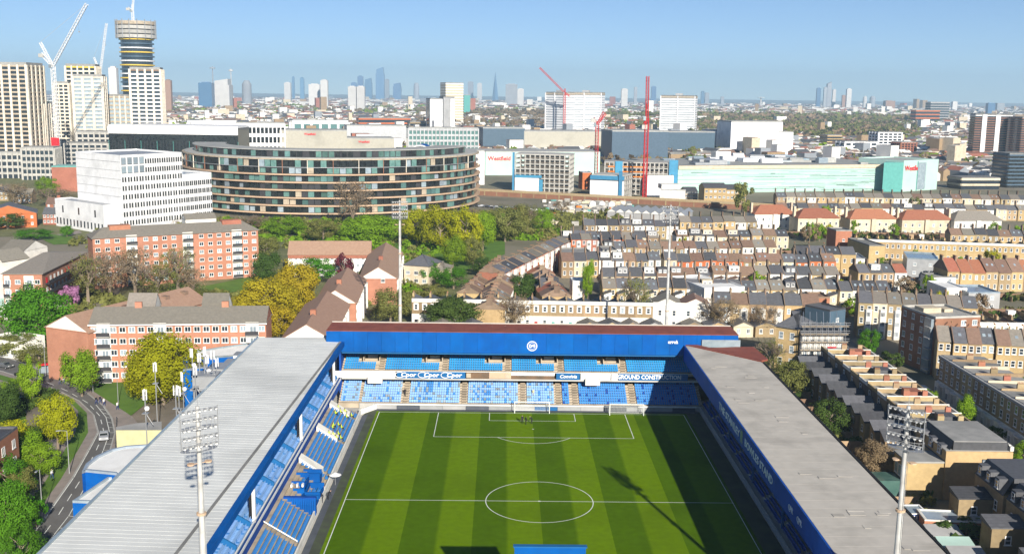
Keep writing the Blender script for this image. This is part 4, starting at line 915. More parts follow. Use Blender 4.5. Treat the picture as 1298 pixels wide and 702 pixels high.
# ================================================================== TERRACES
ROWN = 0; HN = 0
sheet('street', [(83, -60), (92.0, -60), (93, 150), (84, 150)], -.02, 'asphalt')
sheet('pavement', [(80.5, -60), (83, -60), (84, 150), (81.5, 150)], .06, 'paving'); sheet('pavement', [(92, -60), (94.2, -60), (94.6, 88), (93, 88)], .06, 'paving')
def house(kind, p, u, W_, D_, H_, wm, rm, label, group, parts=None, front_m=None, nb=2, door=False, dorm=False, chim=True, rise=2.4, bay=False, wst='sash', ext=0, rear=False):
    """a narrow terraced house; local x along the row, y away from the viewer side"""
    t = thing('terraced_house', label, 'house', p, math.atan2(u[1], u[0]), group)
    if kind == 'gable':
        ob('wall', cached(('hw', W_, D_, H_), lambda b: b.box(.02, W_-.02, 0, D_, -.3, H_), (wm,)), t)
        def rf(b):
            th = .16; z = H_-.1; o = .3; r_ = H_+rise
            b.poly([(.12, -o, z), (W_-.12, -o, z), (W_-.12, D_/2, r_), (.12, D_/2, r_)]); b.poly([(W_-.12, D_+o, z), (.12, D_+o, z), (.12, D_/2, r_), (W_-.12, D_/2, r_)])
            b.poly([(.12, -o, z-.12), (W_-.12, -o, z-.12), (W_-.12, -o, z), (.12, -o, z)])
        ob('roof', cached(('hr', W_, D_, H_, rise), rf, (rm,)), t)
        def pw(b):
            for x in (0,):
                n = [(x-.1, -.15, H_), (x+.1, -.15, H_), (x+.1, D_/2, H_+rise+.3), (x-.1, D_/2, H_+rise+.3)]
                b.poly([(x-.1, -.15, H_+.2), (x+.1, -.15, H_+.2), (x+.1, D_/2, H_+rise+.3), (x-.1, D_/2, H_+rise+.3)]); b.poly([(x+.1, D_+.15, H_+.2), (x-.1, D_+.15, H_+.2), (x-.1, D_/2, H_+rise+.3), (x+.1, D_/2, H_+rise+.3)])
                for s_ in (-.1, .1): b.poly([(x+s_, -.15, H_-.1), (x+s_, D_+.15, H_-.1), (x+s_, D_+.15, H_+.2), (x+s_, D_/2, H_+rise+.3), (x+s_, -.15, H_+.2)][::(1 if s_ > 0 else -1)])
                b.poly([(x-.1, -.15, H_-.1), (x+.1, -.15, H_-.1), (x+.1, -.15, H_+.2), (x-.1, -.15, H_+.2)])
        ob('party_wall', cached(('pw', D_, H_, rise), pw, ('party_brick',)), t)
    elif kind == 'parapet':
        ob('wall', cached(('hwp', W_, D_, H_), lambda b: (b.box(.0, W_, .25, D_, -.3, H_-1.4), b.box(.005, W_-.005, 0, .24, -.3, H_)), (wm,)), t)
        def rf(b):
            z0 = H_-1.35; b.poly([(.1, .3, H_-.2), (.1, D_, H_-.2), (W_/2, D_, z0), (W_/2, .3, z0)][::-1]); b.poly([(W_-.1, .3, H_-.2), (W_-.1, D_, H_-.2), (W_/2, D_, z0), (W_/2, .3, z0)])
        ob('roof', cached(('hrp', W_, D_, H_), rf, (rm,)), t)
        ob('party_wall', cached(('pwp', D_, H_), lambda b: b.box(-.12, .12, .26, D_, H_-1.4, H_+.15), (wm,)), t)
        ob('cornice', cached(('cor', W_, H_), lambda b: b.box(.003, W_-.003, -.22, -.003, H_-.95, H_+.1), ('render_white',)), t)
        if front_m: ob('ground_floor_render', cached(('gf', W_), lambda b: b.box(.003, W_-.003, -.12, -.003, 0, 3.7), (front_m,)), t)
    if chim:
        ob('chimney', cached(('ch', D_), lambda b: (b.box(-.22, .26, D_*.40, D_*.60, H_+rise*.5, H_+rise+.9), b.box(-.26, .3, D_*.39, D_*.61, H_+rise+.9, H_+rise+1.0)), ('party_brick',)) if kind == 'gable' else cached(('chp', D_, H_), lambda b: b.box(-.22, .28, D_*.38, D_*.6, H_-.5, H_+1.1), (wm,)), t)
        zz = H_+rise+1.0 if kind == 'gable' else H_+1.1
        ob('chimney_pots', cached(('pots', D_), lambda b: [b.tube((.02, D_*(.42+.053*i), 0), (.02, D_*(.42+.053*i), .38), .1, n=6) for i in range(4)], ('pot',)), t, (0, 0, zz))
    gl = ('frame_white', random.choice(('glass', 'glass', 'glass_pale')))
    fh = (H_-.2)/ (3 if H_ > 8.8 else 2); ns = 3 if H_ > 8.8 else 2
    fm = (front_m is not None and kind == 'parapet')
    for k in range(ns):
        for i in range(nb):
            x = W_*(i+.5)/nb; z = 1.0+fh*k
            if k == 0 and door and i == 0:
                ob('door', cached(('door',), lambda b: (b.box(-.55, .55, -.06, 0, 0, 2.6, 1), b.box(-.45, .45, -.1, -.061, .02, 2.1, 0)), (random.choice(('cloth_blue', 'cloth_dark', 'cloth_red', 'mint_dark')), 'frame_white')), t, (x, -.13 if fm else -.01, 0)); continue
            st_ = 'arch' if (fm and k > 0) else wst
            ob('window', cached(('window', 1.05, 1.6, st_), win_mesh(1.05, 1.6, st_), gl), t, (x, (-.13 if fm and k == 0 else -.01), z))
    if bay:
        ob('bay', cached(('bay', W_, H_ > 8.8), lambda b: (b.prism([(W_*.45, -.01), (W_*.55, -.75), (W_*.85, -.75), (W_*.95, -.01)], 0, 8.2 if H_ > 8.8 else 5.6), b.prism([(W_*.43, -.01), (W_*.54, -.85), (W_*.86, -.85), (W_*.97, -.01)], 8.2 if H_ > 8.8 else 5.6, 8.5 if H_ > 8.8 else 5.9)), ('render_white',)), t)
        for z in ((.9, 3.7, 6.4) if H_ > 8.8 else (.9, 3.7)): ob('window', cached(('window', 1.2, 1.5, 'wide'), win_mesh(1.2, 1.5, 'wide'), gl), t, (W_*.7, -.76, z))
    if dorm:
        dmm = random.choice(('render_white', 'slate', 'render_grey', 'render_white', 'render_cream'))
        def df(b):
            b.box(W_*.14, W_*.86, D_*.12, D_*.49, H_+rise*.2, H_+rise+.15)
        ob('dormer', cached(('dm', W_, D_), df, (dmm,)), t)
        for x in (.32, .68): ob('window', cached(('window', 1.0, 1.1, 'case'), win_mesh(1.0, 1.1, 'case'), gl), t, (W_*x, D_*.12-.01, H_+rise*.35))
    elif kind == 'gable' and random.random() < .35:
        for x in ((.5,) if random.random() < .5 else (.3, .7)):
            ob('skylight', cached(('sk', D_), lambda b: b.prism([(-.35, 0), (.35, 0), (.35, .8), (-.35, .8)], [.02, .02, .02+.8*rise/(D_/2), .02+.8*rise/(D_/2)], [.14, .14, .14+.8*rise/(D_/2), .14+.8*rise/(D_/2)]), ('glass_pale',)), t, (W_*x, D_*.2, H_+rise*.4-.02))
    if ext:
        def ef(b):
            b.prism([(0.05, -ext), (W_*.52, -ext), (W_*.52, -.01), (.05, -.01)], -.3, [5.0, 5.9, 5.9, 5.0]);
        ob('rear_wing', cached(('ew', W_, ext), ef, (random.choice((wm, 'stock', 'render_white', 'render_cream')),)), t)
        ob('rear_wing_roof', cached(('er', W_, ext), lambda b: b.prism([(-.1, -ext-.15), (W_*.56, -ext-.15), (W_*.56, -.02), (-.1, -.02)], [5.02, 5.95, 5.95, 5.02], [5.17, 6.1, 6.1, 5.17]), (rm,)), t)
        ob('window', cached(('window', .9, 1.3, 'sash'), win_mesh(.9, 1.3, 'sash'), gl), t, (W_*.28, -ext-.01, 3.3)); ob('window', cached(('window', 1.1, 1.3, 'case'), win_mesh(1.1, 1.3, 'case'), gl), t, (W_*.28, -ext-.01, .8))
    return t
WN = {'stock': 'brown brick', 'yellow_brick': 'yellow brick', 'render_white': 'white', 'render_cream': 'cream', 'red_brick': 'red brick', 'pink_brick': 'pink brick', 'render_grey': 'grey', 'dark_brick': 'dark brick', 'orange_brick': 'orange brick'}
RN = {'slate': 'slate', 'grey_tile': 'grey tiled', 'brown_tile': 'brown tiled', 'red_tile': 'red tiled'}
def row(desc, A, B, n, D_=8.5, H_=6.8, kind='gable', wms=('stock', 'yellow_brick', 'stock', 'render_white', 'render_cream', 'render_white'), rms=('slate', 'slate', 'grey_tile', 'brown_tile'), dormp=.2, front_m=None, nb=2, door=False, bay=0, rise=2.4, ext=0, gapp=0., margin=30, wst='sash', order='from left'):
    global HN
    A = V2(A); B = V2(B); u = (B-A).normalized(); W_ = round((B-A).length/n, 2); k = 0
    if pj((B.x, B.y, H_))[0] > 1290: n += 4; margin = 160
    for i in range(n):
        p = A+u*W_*i; s0 = pj((p.x, p.y, H_)); 
        if s0[0] < -60 or s0[0] > 1298+margin or s0[1] > 760: continue
        if random.random() < gapp: continue
        wm = random.choice(wms); rm = random.choice(rms); HN += 1
        house(kind, (p.x, p.y+(random.choice((0, 0, 0, .5, -.4)) if kind == 'gable' else 0), 0), u, W_, D_, (H_+random.choice((0, 0, .35, -.25)) if kind == 'gable' and H_ < 8.5 else H_), wm, rm, '%s %s, %s wall, %s roof, %s' % (ordn(k), order, WN[wm], RN[rm], desc), desc, None, front_m, nb, door, random.random() < dormp, True, rise, random.random() < bay, wst, ext); k += 1
    return u
# white-fronted parapet row right behind the far stand
A = at(522, 378.5, 8.2); B = at(828, 384, 8.2)
row('white-fronted row behind far stand', A, (A+(B-A)), 14, 9, 8.2, 'parapet', ('stock',), ('slate',), 0, 'render_white', 2, True)
A = at(828, 384, 8.0); B = at(900, 386, 8.0)
t = thing('villa_pair', 'plain white rendered double house with low brown roof beside the right far pylon', 'house', (0, 0, 0)); q = quad_from(A, B, 9); walls(t, q, 7.6, 'render_white')
m_ = (V2(A)+V2(B))/2; gable_roof(t, quad_from(A, m_, 9), 7.62, 1.9, .2, 'grey_tile', 'render_white', along='AD'); gable_roof(t, quad_from(m_, B, 9), 7.62, 1.9, .2, 'brown_tile', 'render_white', along='AD')
b = MB(); u = (V2(B)-V2(A)).normalized(); b.rbox(m_-Vector((-u.y, u.x))*.14, u, (V2(B)-V2(A)).length, .24, 7.3, 8.3); b.build('cornice', 'render_white', t); facade(t, A, B, [1.0, 4.3], 4, 1.1, 1.7, 'sash')
# low gabled back extensions right behind the stand
for i, (x0, x1, wm) in enumerate(((735, 760, 'yellow_brick'), (762, 790, 'stock'), (792, 812, 'stock'), (818, 842, 'render_grey'), (868, 892, 'stock'), (896, 925, 'yellow_brick'), (930, 955, 'render_cream'), (958, 985, 'stock'), (545, 575, 'stock'), (585, 612, 'render_cream'))):
    A = at(x0, 414, 3.0); B = at(x1, 414, 3.0); block('garden_house', 'low gabled building, %s from left in the strip against the far stand' % ordn([8, 9, 0, 1, 2, 3, 4, 5, 6, 7].index(i) if False else i), A, B, 6, 3.0, wm, 'slate' if i % 2 else 'grey_tile', 1.2, 'gable', wm, 1, 2, 1.0, ww=1.0, cat='outbuilding', along='AD', over=.25)
ROWS = [  # desc, (xL,yL),(xR,yR),z, n, opts
 ('bay-fronted row beyond stand corner', (905, 383), (1040, 387), 7.6, 6, dict(rms=('slate', 'grey_tile', 'brown_tile'), wms=('yellow_brick', 'stock'), bay=.8, nb=2, dormp=0, rise=2.6)),
 ('dark-slate row above bay-fronted row', (764, 364.5), (1065, 367), 6.6, 17, dict(rms=('slate', 'slate', 'slate', 'grey_tile'), dormp=.12, ext=4)),
 ('mixed dormer row below white workshop', (764, 349), (900, 350), 6.6, 8, dict(dormp=.6, rms=('slate', 'brown_tile'), ext=3)),
 ('short row above dark-slate row', (905, 347.5), (1065, 348), 6.6, 9, dict(rms=('brown_tile', 'grey_tile', 'slate'), ext=4)),
 ('mid-right row with coloured walls', (842, 330), (1060, 332), 6.6, 13, dict(rms=('brown_tile', 'slate', 'brown_tile'), wms=('render_white', 'orange_brick', 'stock', 'render_cream'), dormp=.1)),
 ('row left of coloured walls', (712, 330), (838, 330), 6.6, 8, dict(dormp=.3)),
 ('brown row left of yellow terrace', (764, 314), (985, 314), 6.6, 15, dict(rms=('brown_tile', 'brown_tile', 'slate', 'grey_tile'), dormp=.12)),
 ('tall row above red-doored shop', (1010, 321), (1085, 322), 8.5, 4, dict(rms=('slate',), wms=('yellow_brick',), dormp=0)),
 ('short row beside metal shed', (1088, 345), (1150, 345), 7, 4, dict(rms=('red_tile', 'slate'), dormp=.3)),
 ('red-roofed row at right edge', (1202, 345), (1330, 345), 7, 8, dict(rms=('brown_tile', 'red_tile', 'brown_tile', 'red_tile', 'brown_tile'), wms=('yellow_brick', 'stock'), dormp=0, rise=4.0, D_=11)),
 ('skylight row above tall villas', (1065, 367), (1130, 368), 7, 4, dict(rms=('slate', 'slate'), dormp=0)),
 ('tall villas behind brown block', (1088, 382), (1240, 390), 10.5, 8, dict(rms=('slate', 'grey_tile', 'slate'), wms=('yellow_brick', 'render_cream', 'stock'), dormp=0, D_=10, bay=.5)),
 ('white-fronted row at right edge', (1215, 408), (1345, 410), 7.5, 7, dict(kind='parapet', wms=('stock',), front_m='render_white', door=True)),
 ('yellow row beside brown block', (1190, 432), (1300, 438), 9.6, 6, dict(rms=('brown_tile', 'slate', 'grey_tile'), wms=('yellow_brick', 'stock'), dormp=0, rise=3)),
 ('dormer row left of pylon head', (712, 301), (835, 302), 6.6, 8, dict(dormp=.5)),
 ('row right of pylon head', (858, 299), (1000, 299), 6.6, 9, dict(dormp=.35)),
 ('slate row before ribbed sheds', (740, 285), (860, 286), 6.6, 8, dict(dormp=.4, rms=('slate',))),
 ('row right of ribbed sheds', (862, 281), (960, 281), 6.6, 7, dict(dormp=.1, rms=('grey_tile', 'slate'))),
 ('row right below hipped villas', (1205, 297), (1330, 300), 6.6, 8, dict(wms=('yellow_brick', 'stock'), dormp=0)),
 ('narrow row above hipped villas', (985, 263), (1330, 266), 6.4, 26, dict(dormp=.05)),
 ('highest row below mint mall', (985, 249), (1330, 253), 6.4, 28, dict(dormp=0, rms=('slate', 'grey_tile', 'brown_tile'))),
 ('slate pair left of slim tree', (640+45, 365), (640+70, 365), 6.6, 2, dict(dormp=0)),
]
for d, a, c, z, n, o in ROWS:
    o = dict(o); row(d, at(a[0], a[1], z), at(c[0], c[1], z), n, H_=z, **o)
# red and white bay terrace curving away
for desc, pts, n in (('slanting red-and-white terrace', ((638, 346), (722, 305)), 11), ('level red-and-white terrace', ((724, 303), (815, 303)), 7)):
    A = at(pts[0][0], pts[0][1], 9.2); B = at(pts[1][0], pts[1][1], 9.2)
    row(desc, A, B, n, 8.5, 9.2, 'gable', ('red_brick', 'orange_brick', 'red_brick'), ('slate', 'grey_tile'), .0, None, 2, True, 1.0, 1.8)
# terrace running away on its left, roofs in a stack
row('stacked row left of street tree', at(640, 392, 6.5), at(660, 338, 6.5), 15, 9, 6.5, 'gable', ('stock', 'yellow_brick'), ('brown_tile', 'grey_tile', 'brown_tile'), 0, rise=2.4, order='from front')
row('ochre stack beside the willows', at(607, 372, 6.0), at(648, 330, 6.0), 10, 7, 6.0, 'gable', ('yellow_brick', 'stock', 'yellow_brick'), ('grey_tile', 'brown_tile'), 0, rise=1.8, order='from front')
row('ochre stack right of street tree', at(724, 377, 6.2), at(700, 345, 6.2), 6, 9, 6.2, 'gable', ('yellow_brick', 'orange_brick'), ('slate', 'brown_tile', 'red_tile'), 0, order='from front')
# near-right terrace (facing the street, backs to the stand)
row('in near-right terrace behind the pylon', (81, -3+70+14), (81, 16.5), 11, 9.5, 9.3, 'parapet', ('stock',), ('felt',) if False else ('slate',), 0, 'render_white', 2, True, order='from the far end') if False else None
def backrow():
    n = 11; W_ = 5.6
    for i in range(n):
        y = 17+i*W_
        t = thing('terraced_house', '%s flat-fronted house from near end of the terrace right of the stand' % ordn(i), 'house', (70.5, y, 0), 0, 'houses in the terrace right of the stand')
        ob('wall', cached(('brw',), lambda b: (b.box(0, 10, .02, 5.58, -.3, 8.2)), ('dark_brick' if i % 3 else 'stock',)), t)
        ob('roof', cached(('brr',), lambda b: (b.prism([(.2, .1), (9.8, .1), (9.8, 5.5), (.2, 5.5)], 8.22, 8.4)), ('felt',)), t)
        ob('party_wall', cached(('brp',), lambda b: (b.box(-.05, 10.05, -.16, .16, 8.21, 9.3, 0), b.box(-.1, 10.1, -.22, .22, 9.3, 9.42, 1)), ('stock', 'render_white')), t)
        ob('parapet', cached(('brf',), lambda b: (b.box(9.7, 10.05, .17, 5.43, 8.21, 9.2), b.box(-.05, .25, .17, 5.43, 8.21, 8.9)), ('render_white' if i % 2 else 'stock',)), t)
        ob('chimney', cached(('brc',), lambda b: (b.box(3.2, 4.4, -.25, .25, 9.43, 10.5, 0), [b.tube((3.35+k*.22, 0, 10.5), (3.35+k*.22, 0, 10.85), .09, n=6, mi=1) for k in range(5)], b.box(7, 8, -.25, .25, 9.43, 10.5, 0)), ('red_brick' if i % 2 else 'stock', 'pot')), t)
        if i % 3 == 0: ob('roof_box', cached(('brx',), lambda b: b.box(4.5, 7.5, 1.2, 4.4, 8.41, 9.9), ('red_brick' if i % 2 else 'slate',)), t)
        ob('rear_wing', cached(('brw2',), lambda b: b.prism([(-6, .2), (-.01, .2), (-.01, 3.0), (-6, 3.0)], -.3, [5.4, 5.4, 6.6, 6.6]), ('stock',)), t)
        ob('rear_wing_roof', cached(('brw3',), lambda b: b.prism([(-6.2, .1), (-.02, .1), (-.02, 3.2), (-6.2, 3.2)], [5.42, 5.42, 6.75, 6.75], [5.6, 5.6, 6.9, 6.9]), ('slate',)), t)
        for z in (1, 3.6, 6.2):
            for yy in (4.3,): window(t, (-.01, yy, z), (0, -1), .95, 1.5, 'sash')
            for yy in (1.4, 4.1): window(t, (10.01, yy, z), (0, 1), 1.0, 1.6, 'sash')
        for z in (.9, 3.4): window(t, (-6.01, 1.5, z), (0, -1), .95, 1.3, 'sash')
        window(t, (-3, .19, 3.4), (1, 0), .9, 1.2, 'sash')
backrow()
# yellow end house with mansard
t = thing('end_house', 'pale yellow brick end house with grey mansard and one small side window', 'house', (0, 0, 0))
A = at(1155, 622, 0); 
x0, y0, x1, y1 = 69.5, 2.5, 81.0, 15.5
walls(t, [(x0, y0), (x1, y0), (x1, y1), (x0, y1)], 8.6, 'yellow_brick'); b = MB()
b.prism([(x0+.02, y0+.3), (x1-.3, y0+.3), (x1-.3, y1-.3), (x0+.02, y1-.3)], 8.61, 8.7); b.build('roof', 'felt', t)
b = MB(); b.poly([(x0-.1, y0+.3, 6.6), (x0-.1, y1-.3, 6.6), (x0+1.4, y1-.6, 10.1), (x0+1.4, y0+.6, 10.1)][::-1]); b.box(x0+1.4, x1-.8, y0+.6, y1-.6, 8.71, 10.1); b.poly([(x1-.2, y0+.3, 8.6), (x1-.2, y1-.3, 8.6), (x1-.8, y1-.6, 10.1), (x1-.8, y0+.6, 10.1)]); b.build('mansard', 'slate', t)
b = MB(); b.box(x0+1.5, x1-.9, y0+.7, y1-.7, 10.103, 10.25); b.build('mansard_top', 'felt', t)
window(t, (x0+6.8, y0-.01, 5.6), (1, 0), 1.1, 1.7, 'sash', ('frame_dark', 'glass_pale'))
for yy in (y0+2.5, y0+6.3, y0+10): b = MB(); b.box(x0-.2, x0+1.5, yy-.8, yy+.8, 7.4, 9.2); b.build('dormer', 'slate', t); window(t, (x0-.21, yy+.0, 7.6), (0, -1), 1.1, 1.4, 'sash', ('frame_white', 'glass'))
walls(t, [(x0-6.5, y0+.3), (x0-.02, y0+.3), (x0-.02, y0+6), (x0-6.5, y0+6)], 6.4, 'yellow_brick', name='rear_wing'); b = MB(); b.box(x0-6.6, x0-.03, y0+.2, y0+6.1, 6.41, 6.7); b.build('rear_wing_roof', 'felt', t)
walls(t, [(x0-8, y0+8), (x0-.02, y0+8), (x0-.02, y0+12), (x0-8, y0+12)], 5.2, 'yellow_brick', name='rear_wing'); b = MB(); b.box(x0-8.1, x0-.03, y0+7.9, y0+12.1, 5.21, 5.5); b.build('rear_wing_roof', 'felt', t)
for k in range(3): window(t, (x0-6.51, y0+1.5+k*1.6, 3.2), (0, -1), 1.2, 2.0, 'case', ('frame_white', 'glass_teal'))
b = MB(); b.box(x0-11.5, x0-6.52, y0+1, y0+5.5, 0, 2.9); b.build('conservatory', 'glass_teal', t)
b = MB(); b.tube((x1-.3, y0+1.2, 8.7), (x1-.3, y0+1.2, 9.6), .35, n=8); b.box(x1-.5, x1+.1, y0+.1, y0+2.5, 8.71, 9.5); b.build('chimney', 'render_white', t)
# garden structures in the gap
t = thing('garden_building', 'long low garden building with blue-grey flat roof below the yellow house', 'outbuilding', (0, 0, 0)); A = at(1172, 660, 2.8); B = at(1262, 664, 2.8); q = quad_from(A, B, 4.5); walls(t, q, 2.8, 'pink_brick'); flat_roof(t, q, 2.82, 'glass_pale', .25, 'render_white'); facade(t, A, B, [.4], 5, 1.8, 2.0, 'case', ('frame_dark', 'glass'))
t = thing('blue_shed', 'blue slatted garden shed beside the near-right pylon pole', 'shed', (0, 0, 0)); A = at(1150, 652, 2.6); B = at(1178, 652, 2.6); q = quad_from(A, B, 4); walls(t, q, 2.6, 'blue_paint'); flat_roof(t, q, 2.62, 'glass_pale', .15, 'frame_white')
for i in range(8):
    p = V2(A)+(V2(B)-V2(A))*((i+.5)/8); b = MB(); b.box(p.x-.12, p.x+.12, p.y-.07, p.y-.01, 0, 2.5); b.build('slat', 'frame_white', t)
for i, (px, py) in enumerate(((1196, 672), (1212, 688), (1226, 700))):
    c = at(px, py, 2.2); b = MB(); b.prism([(c.x-2.6, c.y-1.6), (c.x+2.6, c.y-1.6), (c.x+2.6, c.y+1.6), (c.x-2.6, c.y+1.6)], 0, [2, 2, 2.6, 2.6]); tag(b.build('garden_shed', ['render_grey', 'mint', 'render_grey'][i]), ['grey-roofed', 'pale green roofed', 'nearest pale'][i]+' lean-to shed beside the right stand roof edge', 'shed')
# bottom right houses
for i, (y0, d) in enumerate(((-14.5, 10), (-26, 10.5), (-38, 10.5))):
    t = thing('end_house', ['dark end house at the bottom right corner past the garden gap', 'second dark house at bottom right corner', 'third dark house below the picture corner'][i], 'house', (0, 0, 0)); x0, x1 = 71.5, 82
    walls(t, [(x0, y0), (x1, y0), (x1, y0+d), (x0, y0+d)], 7.4, 'stock'); b = MB(); b.poly([(x0-.1, y0, 7.3), (x0-.1, y0+d, 7.3), (x0+1.6, y0+d-.3, 10), (x0+1.6, y0+.3, 10)][::-1]); b.box(x0+1.6, x1-1, y0+.3, y0+d-.3, 7.42, 10); b.box(x1-1.0, x1-.1, y0+.4, y0+d-.4, 7.42, 8.2); b.build('mansard', 'slate', t)
    for yy in (2.2, 5.2, 8.2): 
        b = MB(); b.box(x0-.15, x0+1.6, y0+yy-.7, y0+yy+.7, 7.7, 9.5); b.build('dormer', 'slate', t); window(t, (x0-.16, y0+yy, 7.9), (0, -1), 1.0, 1.3)
        for z in (1, 4.2): window(t, (x0-.01, y0+yy, z), (0, -1), 1.0, 1.6)
    walls(t, [(x0-5.5, y0+3), (x0-.02, y0+3), (x0-.02, y0+6.5), (x0-5.5, y0+6.5)], 5.5, 'stock', name='rear_wing')
    b = MB(); b.prism([(x0-5.7, y0+2.9), (x0-.03, y0+2.9), (x0-.03, y0+6.6), (x0-5.7, y0+6.6)], 5.52, [5.7, 5.7, 6.4, 6.4]); b.build('rear_wing_roof', 'slate', t); window(t, (x0-3, y0+2.99, 3), (1, 0), 1, 1.4)
# opposite terrace, fronts in shade
for i in range(15):
    y = 68-6-i*6.0
    if pj((95, y, 9))[0] > 1480: break
    t = thing('terraced_house', '%s house from the far end, shaded terrace across the right-hand street' % ordn(i), 'house', (95, y, 0), 0, 'shaded terrace across the right-hand street')
    ob('wall', cached(('opw',), lambda b: (b.box(0, 10.5, .01, 5.99, -.3, 9.0)), ('stock',)), t)
    ob('ground_floor_render', cached(('opg',), lambda b: b.box(-.1, -.003, .02, 5.98, 0, 3.6), ('render_white',)), t)
    ob('cornice', cached(('opc',), lambda b: b.box(-.35, .3, .01, 5.99, 9.01, 9.5), ('render_grey',)), t)
    ob('roof', cached(('opr',), lambda b: (b.prism([(.31, .1), (10.3, .1), (10.3, 5.9), (.31, 5.9)], 9.01, [9.6, 9.2, 9.2, 9.6]),), ('felt',)), t)
    ob('party_wall', cached(('opp',), lambda b: b.box(.32, 10.5, -.15, .15, 9.02, 10.0), ('render_cream' if i % 2 else 'stock',)), t)
    ob('chimney', cached(('opch',), lambda b: (b.box(3.5, 5, -.25, .25, 10.01, 11.0, 0), [b.tube((3.65+k*.3, 0, 11.0), (3.65+k*.3, 0, 11.35), .1, n=6, mi=1) for k in range(5)]), ('red_brick' if i % 2 else 'stock', 'pot')), t)
    for yy in (1.5, 4.4):
        for z in (4.3, 6.9): window(t, (-.01, yy, z), (0, -1), 1.15, 1.7)
    ob('bay', cached(('opb',), lambda b: b.prism([(-.11, 2.9), (-.11, 5.7), (-1, 5.2), (-1, 3.4)], 0, 3.5), ('render_white',)), t)
    window(t, (-1.01, 4.3, .9), (0, -1), 1.3, 1.7, 'wide')
    ob('porch', cached(('oppp',), lambda b: (b.box(-1.0, -.11, .6, .8, 0, 3), b.box(-1.0, -.11, 2.3, 2.5, 0, 3), b.box(-1.1, -.11, .5, 2.6, 3.01, 3.3)), ('render_white',)), t)
# brown corner block
A = at(1186, 404, 14.2); B = at(1243, 402, 14.2); 
t, q, u, v = block('corner_block', 'five-storey plain brown brick block with pairs of white windows', A, B, 15, 14.2, 'brown_brick', 'concrete', 0, 'flat', None, 5, 0)
facade(t, A, B, [1.4+2.7*k for k in range(5)], 4, 1.4, 1.4, 'case', ('frame_white', 'glass_pale'), skip=lambda i, f: i < 2)
facade(t, q[3], q[0], [1.4+2.7*k for k in range(5)], 4, 1.2, 1.5, 'case')
b = MB(); p = q[0]+v*2.0-u*.4; b.rbox(p, u, .8, 3, 0, 14.0); b.build('glazed_stair', 'glass_pale', t)
for k in range(5):
    b = MB(); p = q[0]+v*1.0-u*1.2; b.rbox(p, u, .8, 2.4, 1+k*2.7, 1.2+k*2.7); b.build('balcony_floor', 'concrete', t)
b = MB(); p = q[0]+u*3+v*8; b.rbox(p, u, 5, 4, 14.3, 15.6); b.rbox(p+u*5, u, 2.4, 3, 14.3, 15.1); b.build('plant_room', 'render_cream', t)
for i in range(9):
    b = MB(); p = q[0]+u*(1+i*1.6)+v*1; b.tube((p.x, p.y, 14.2), (p.x, p.y, 15.4), .05, n=4); b.build('roof_rail', 'steel', t)
# scaffolded villa and neighbour
A = at(984, 412, 11); B = at(1012, 416, 11)
t, q, u, v = block('tall_villa', 'tall yellow brick villa with hipped slate roof left of the scaffolding', A, B, 10, 11, 'yellow_brick', 'slate', 3, 'hip', None, 3, 2, 1.2, 3.3, ww=1.2, wh=1.8, wstyle='sash', cat='house')
A = at(1017, 425, 9.5); B = at(1069, 425, 9.5)
t, q, u, v = block('scaffolded_house', 'white house wrapped in scaffolding with dark blue sheeted roof', A, B, 11, 9.5, 'render_white', 'slate', 1.6, 'gable', 'blue_grey', 3, 6, 1.2, 3, ww=1.1, cat='house')
L_ = (V2(B)-V2(A)).length
for i in range(8):
    for j, dd in enumerate((1.6, .4)):
        p = V2(A)+u*(L_*i/7)-v*dd; b = MB(); b.tube((p.x, p.y, 0), (p.x, p.y, 13.2), .07, n=4); b.build('scaffold_pole', 'steel', t)
for k in range(6):
    z = 2+k*2.0; b = MB(); e0 = V2(A)-u*1.0-v*1.6; e1 = V2(B)+u*1-v*1.6; b.tube((e0.x, e0.y, z+1), (e1.x, e1.y, z+1), .06, n=4); b.tube((e0.x, e0.y, z+.5), (e1.x, e1.y, z+.5), .05, n=4); b.build('scaffold_rail', 'steel', t)
    c = (V2(A)+V2(B))/2-v*1.0; b = MB(); b.rbox(c, u, L_+1.5, 1.1, z, z+.12); b.build('scaffold_board', 'tan', t)
for i in range(6):
    b = MB(); p0 = V2(A)+u*(L_*i/6); p1 = p0+u*3+v*9; b.tube((p0.x, p0.y, 12.4), (p1.x, p1.y, 13.6), .08, n=4); b.build('scaffold_pole', 'steel', t)
b = MB(); p = V2(A)+u*(L_*.68)-v*1.72; b.rbox(p, u, 2.2, .08, 4.2, 7.0); b.build('red_netting', 'red_sign', t)
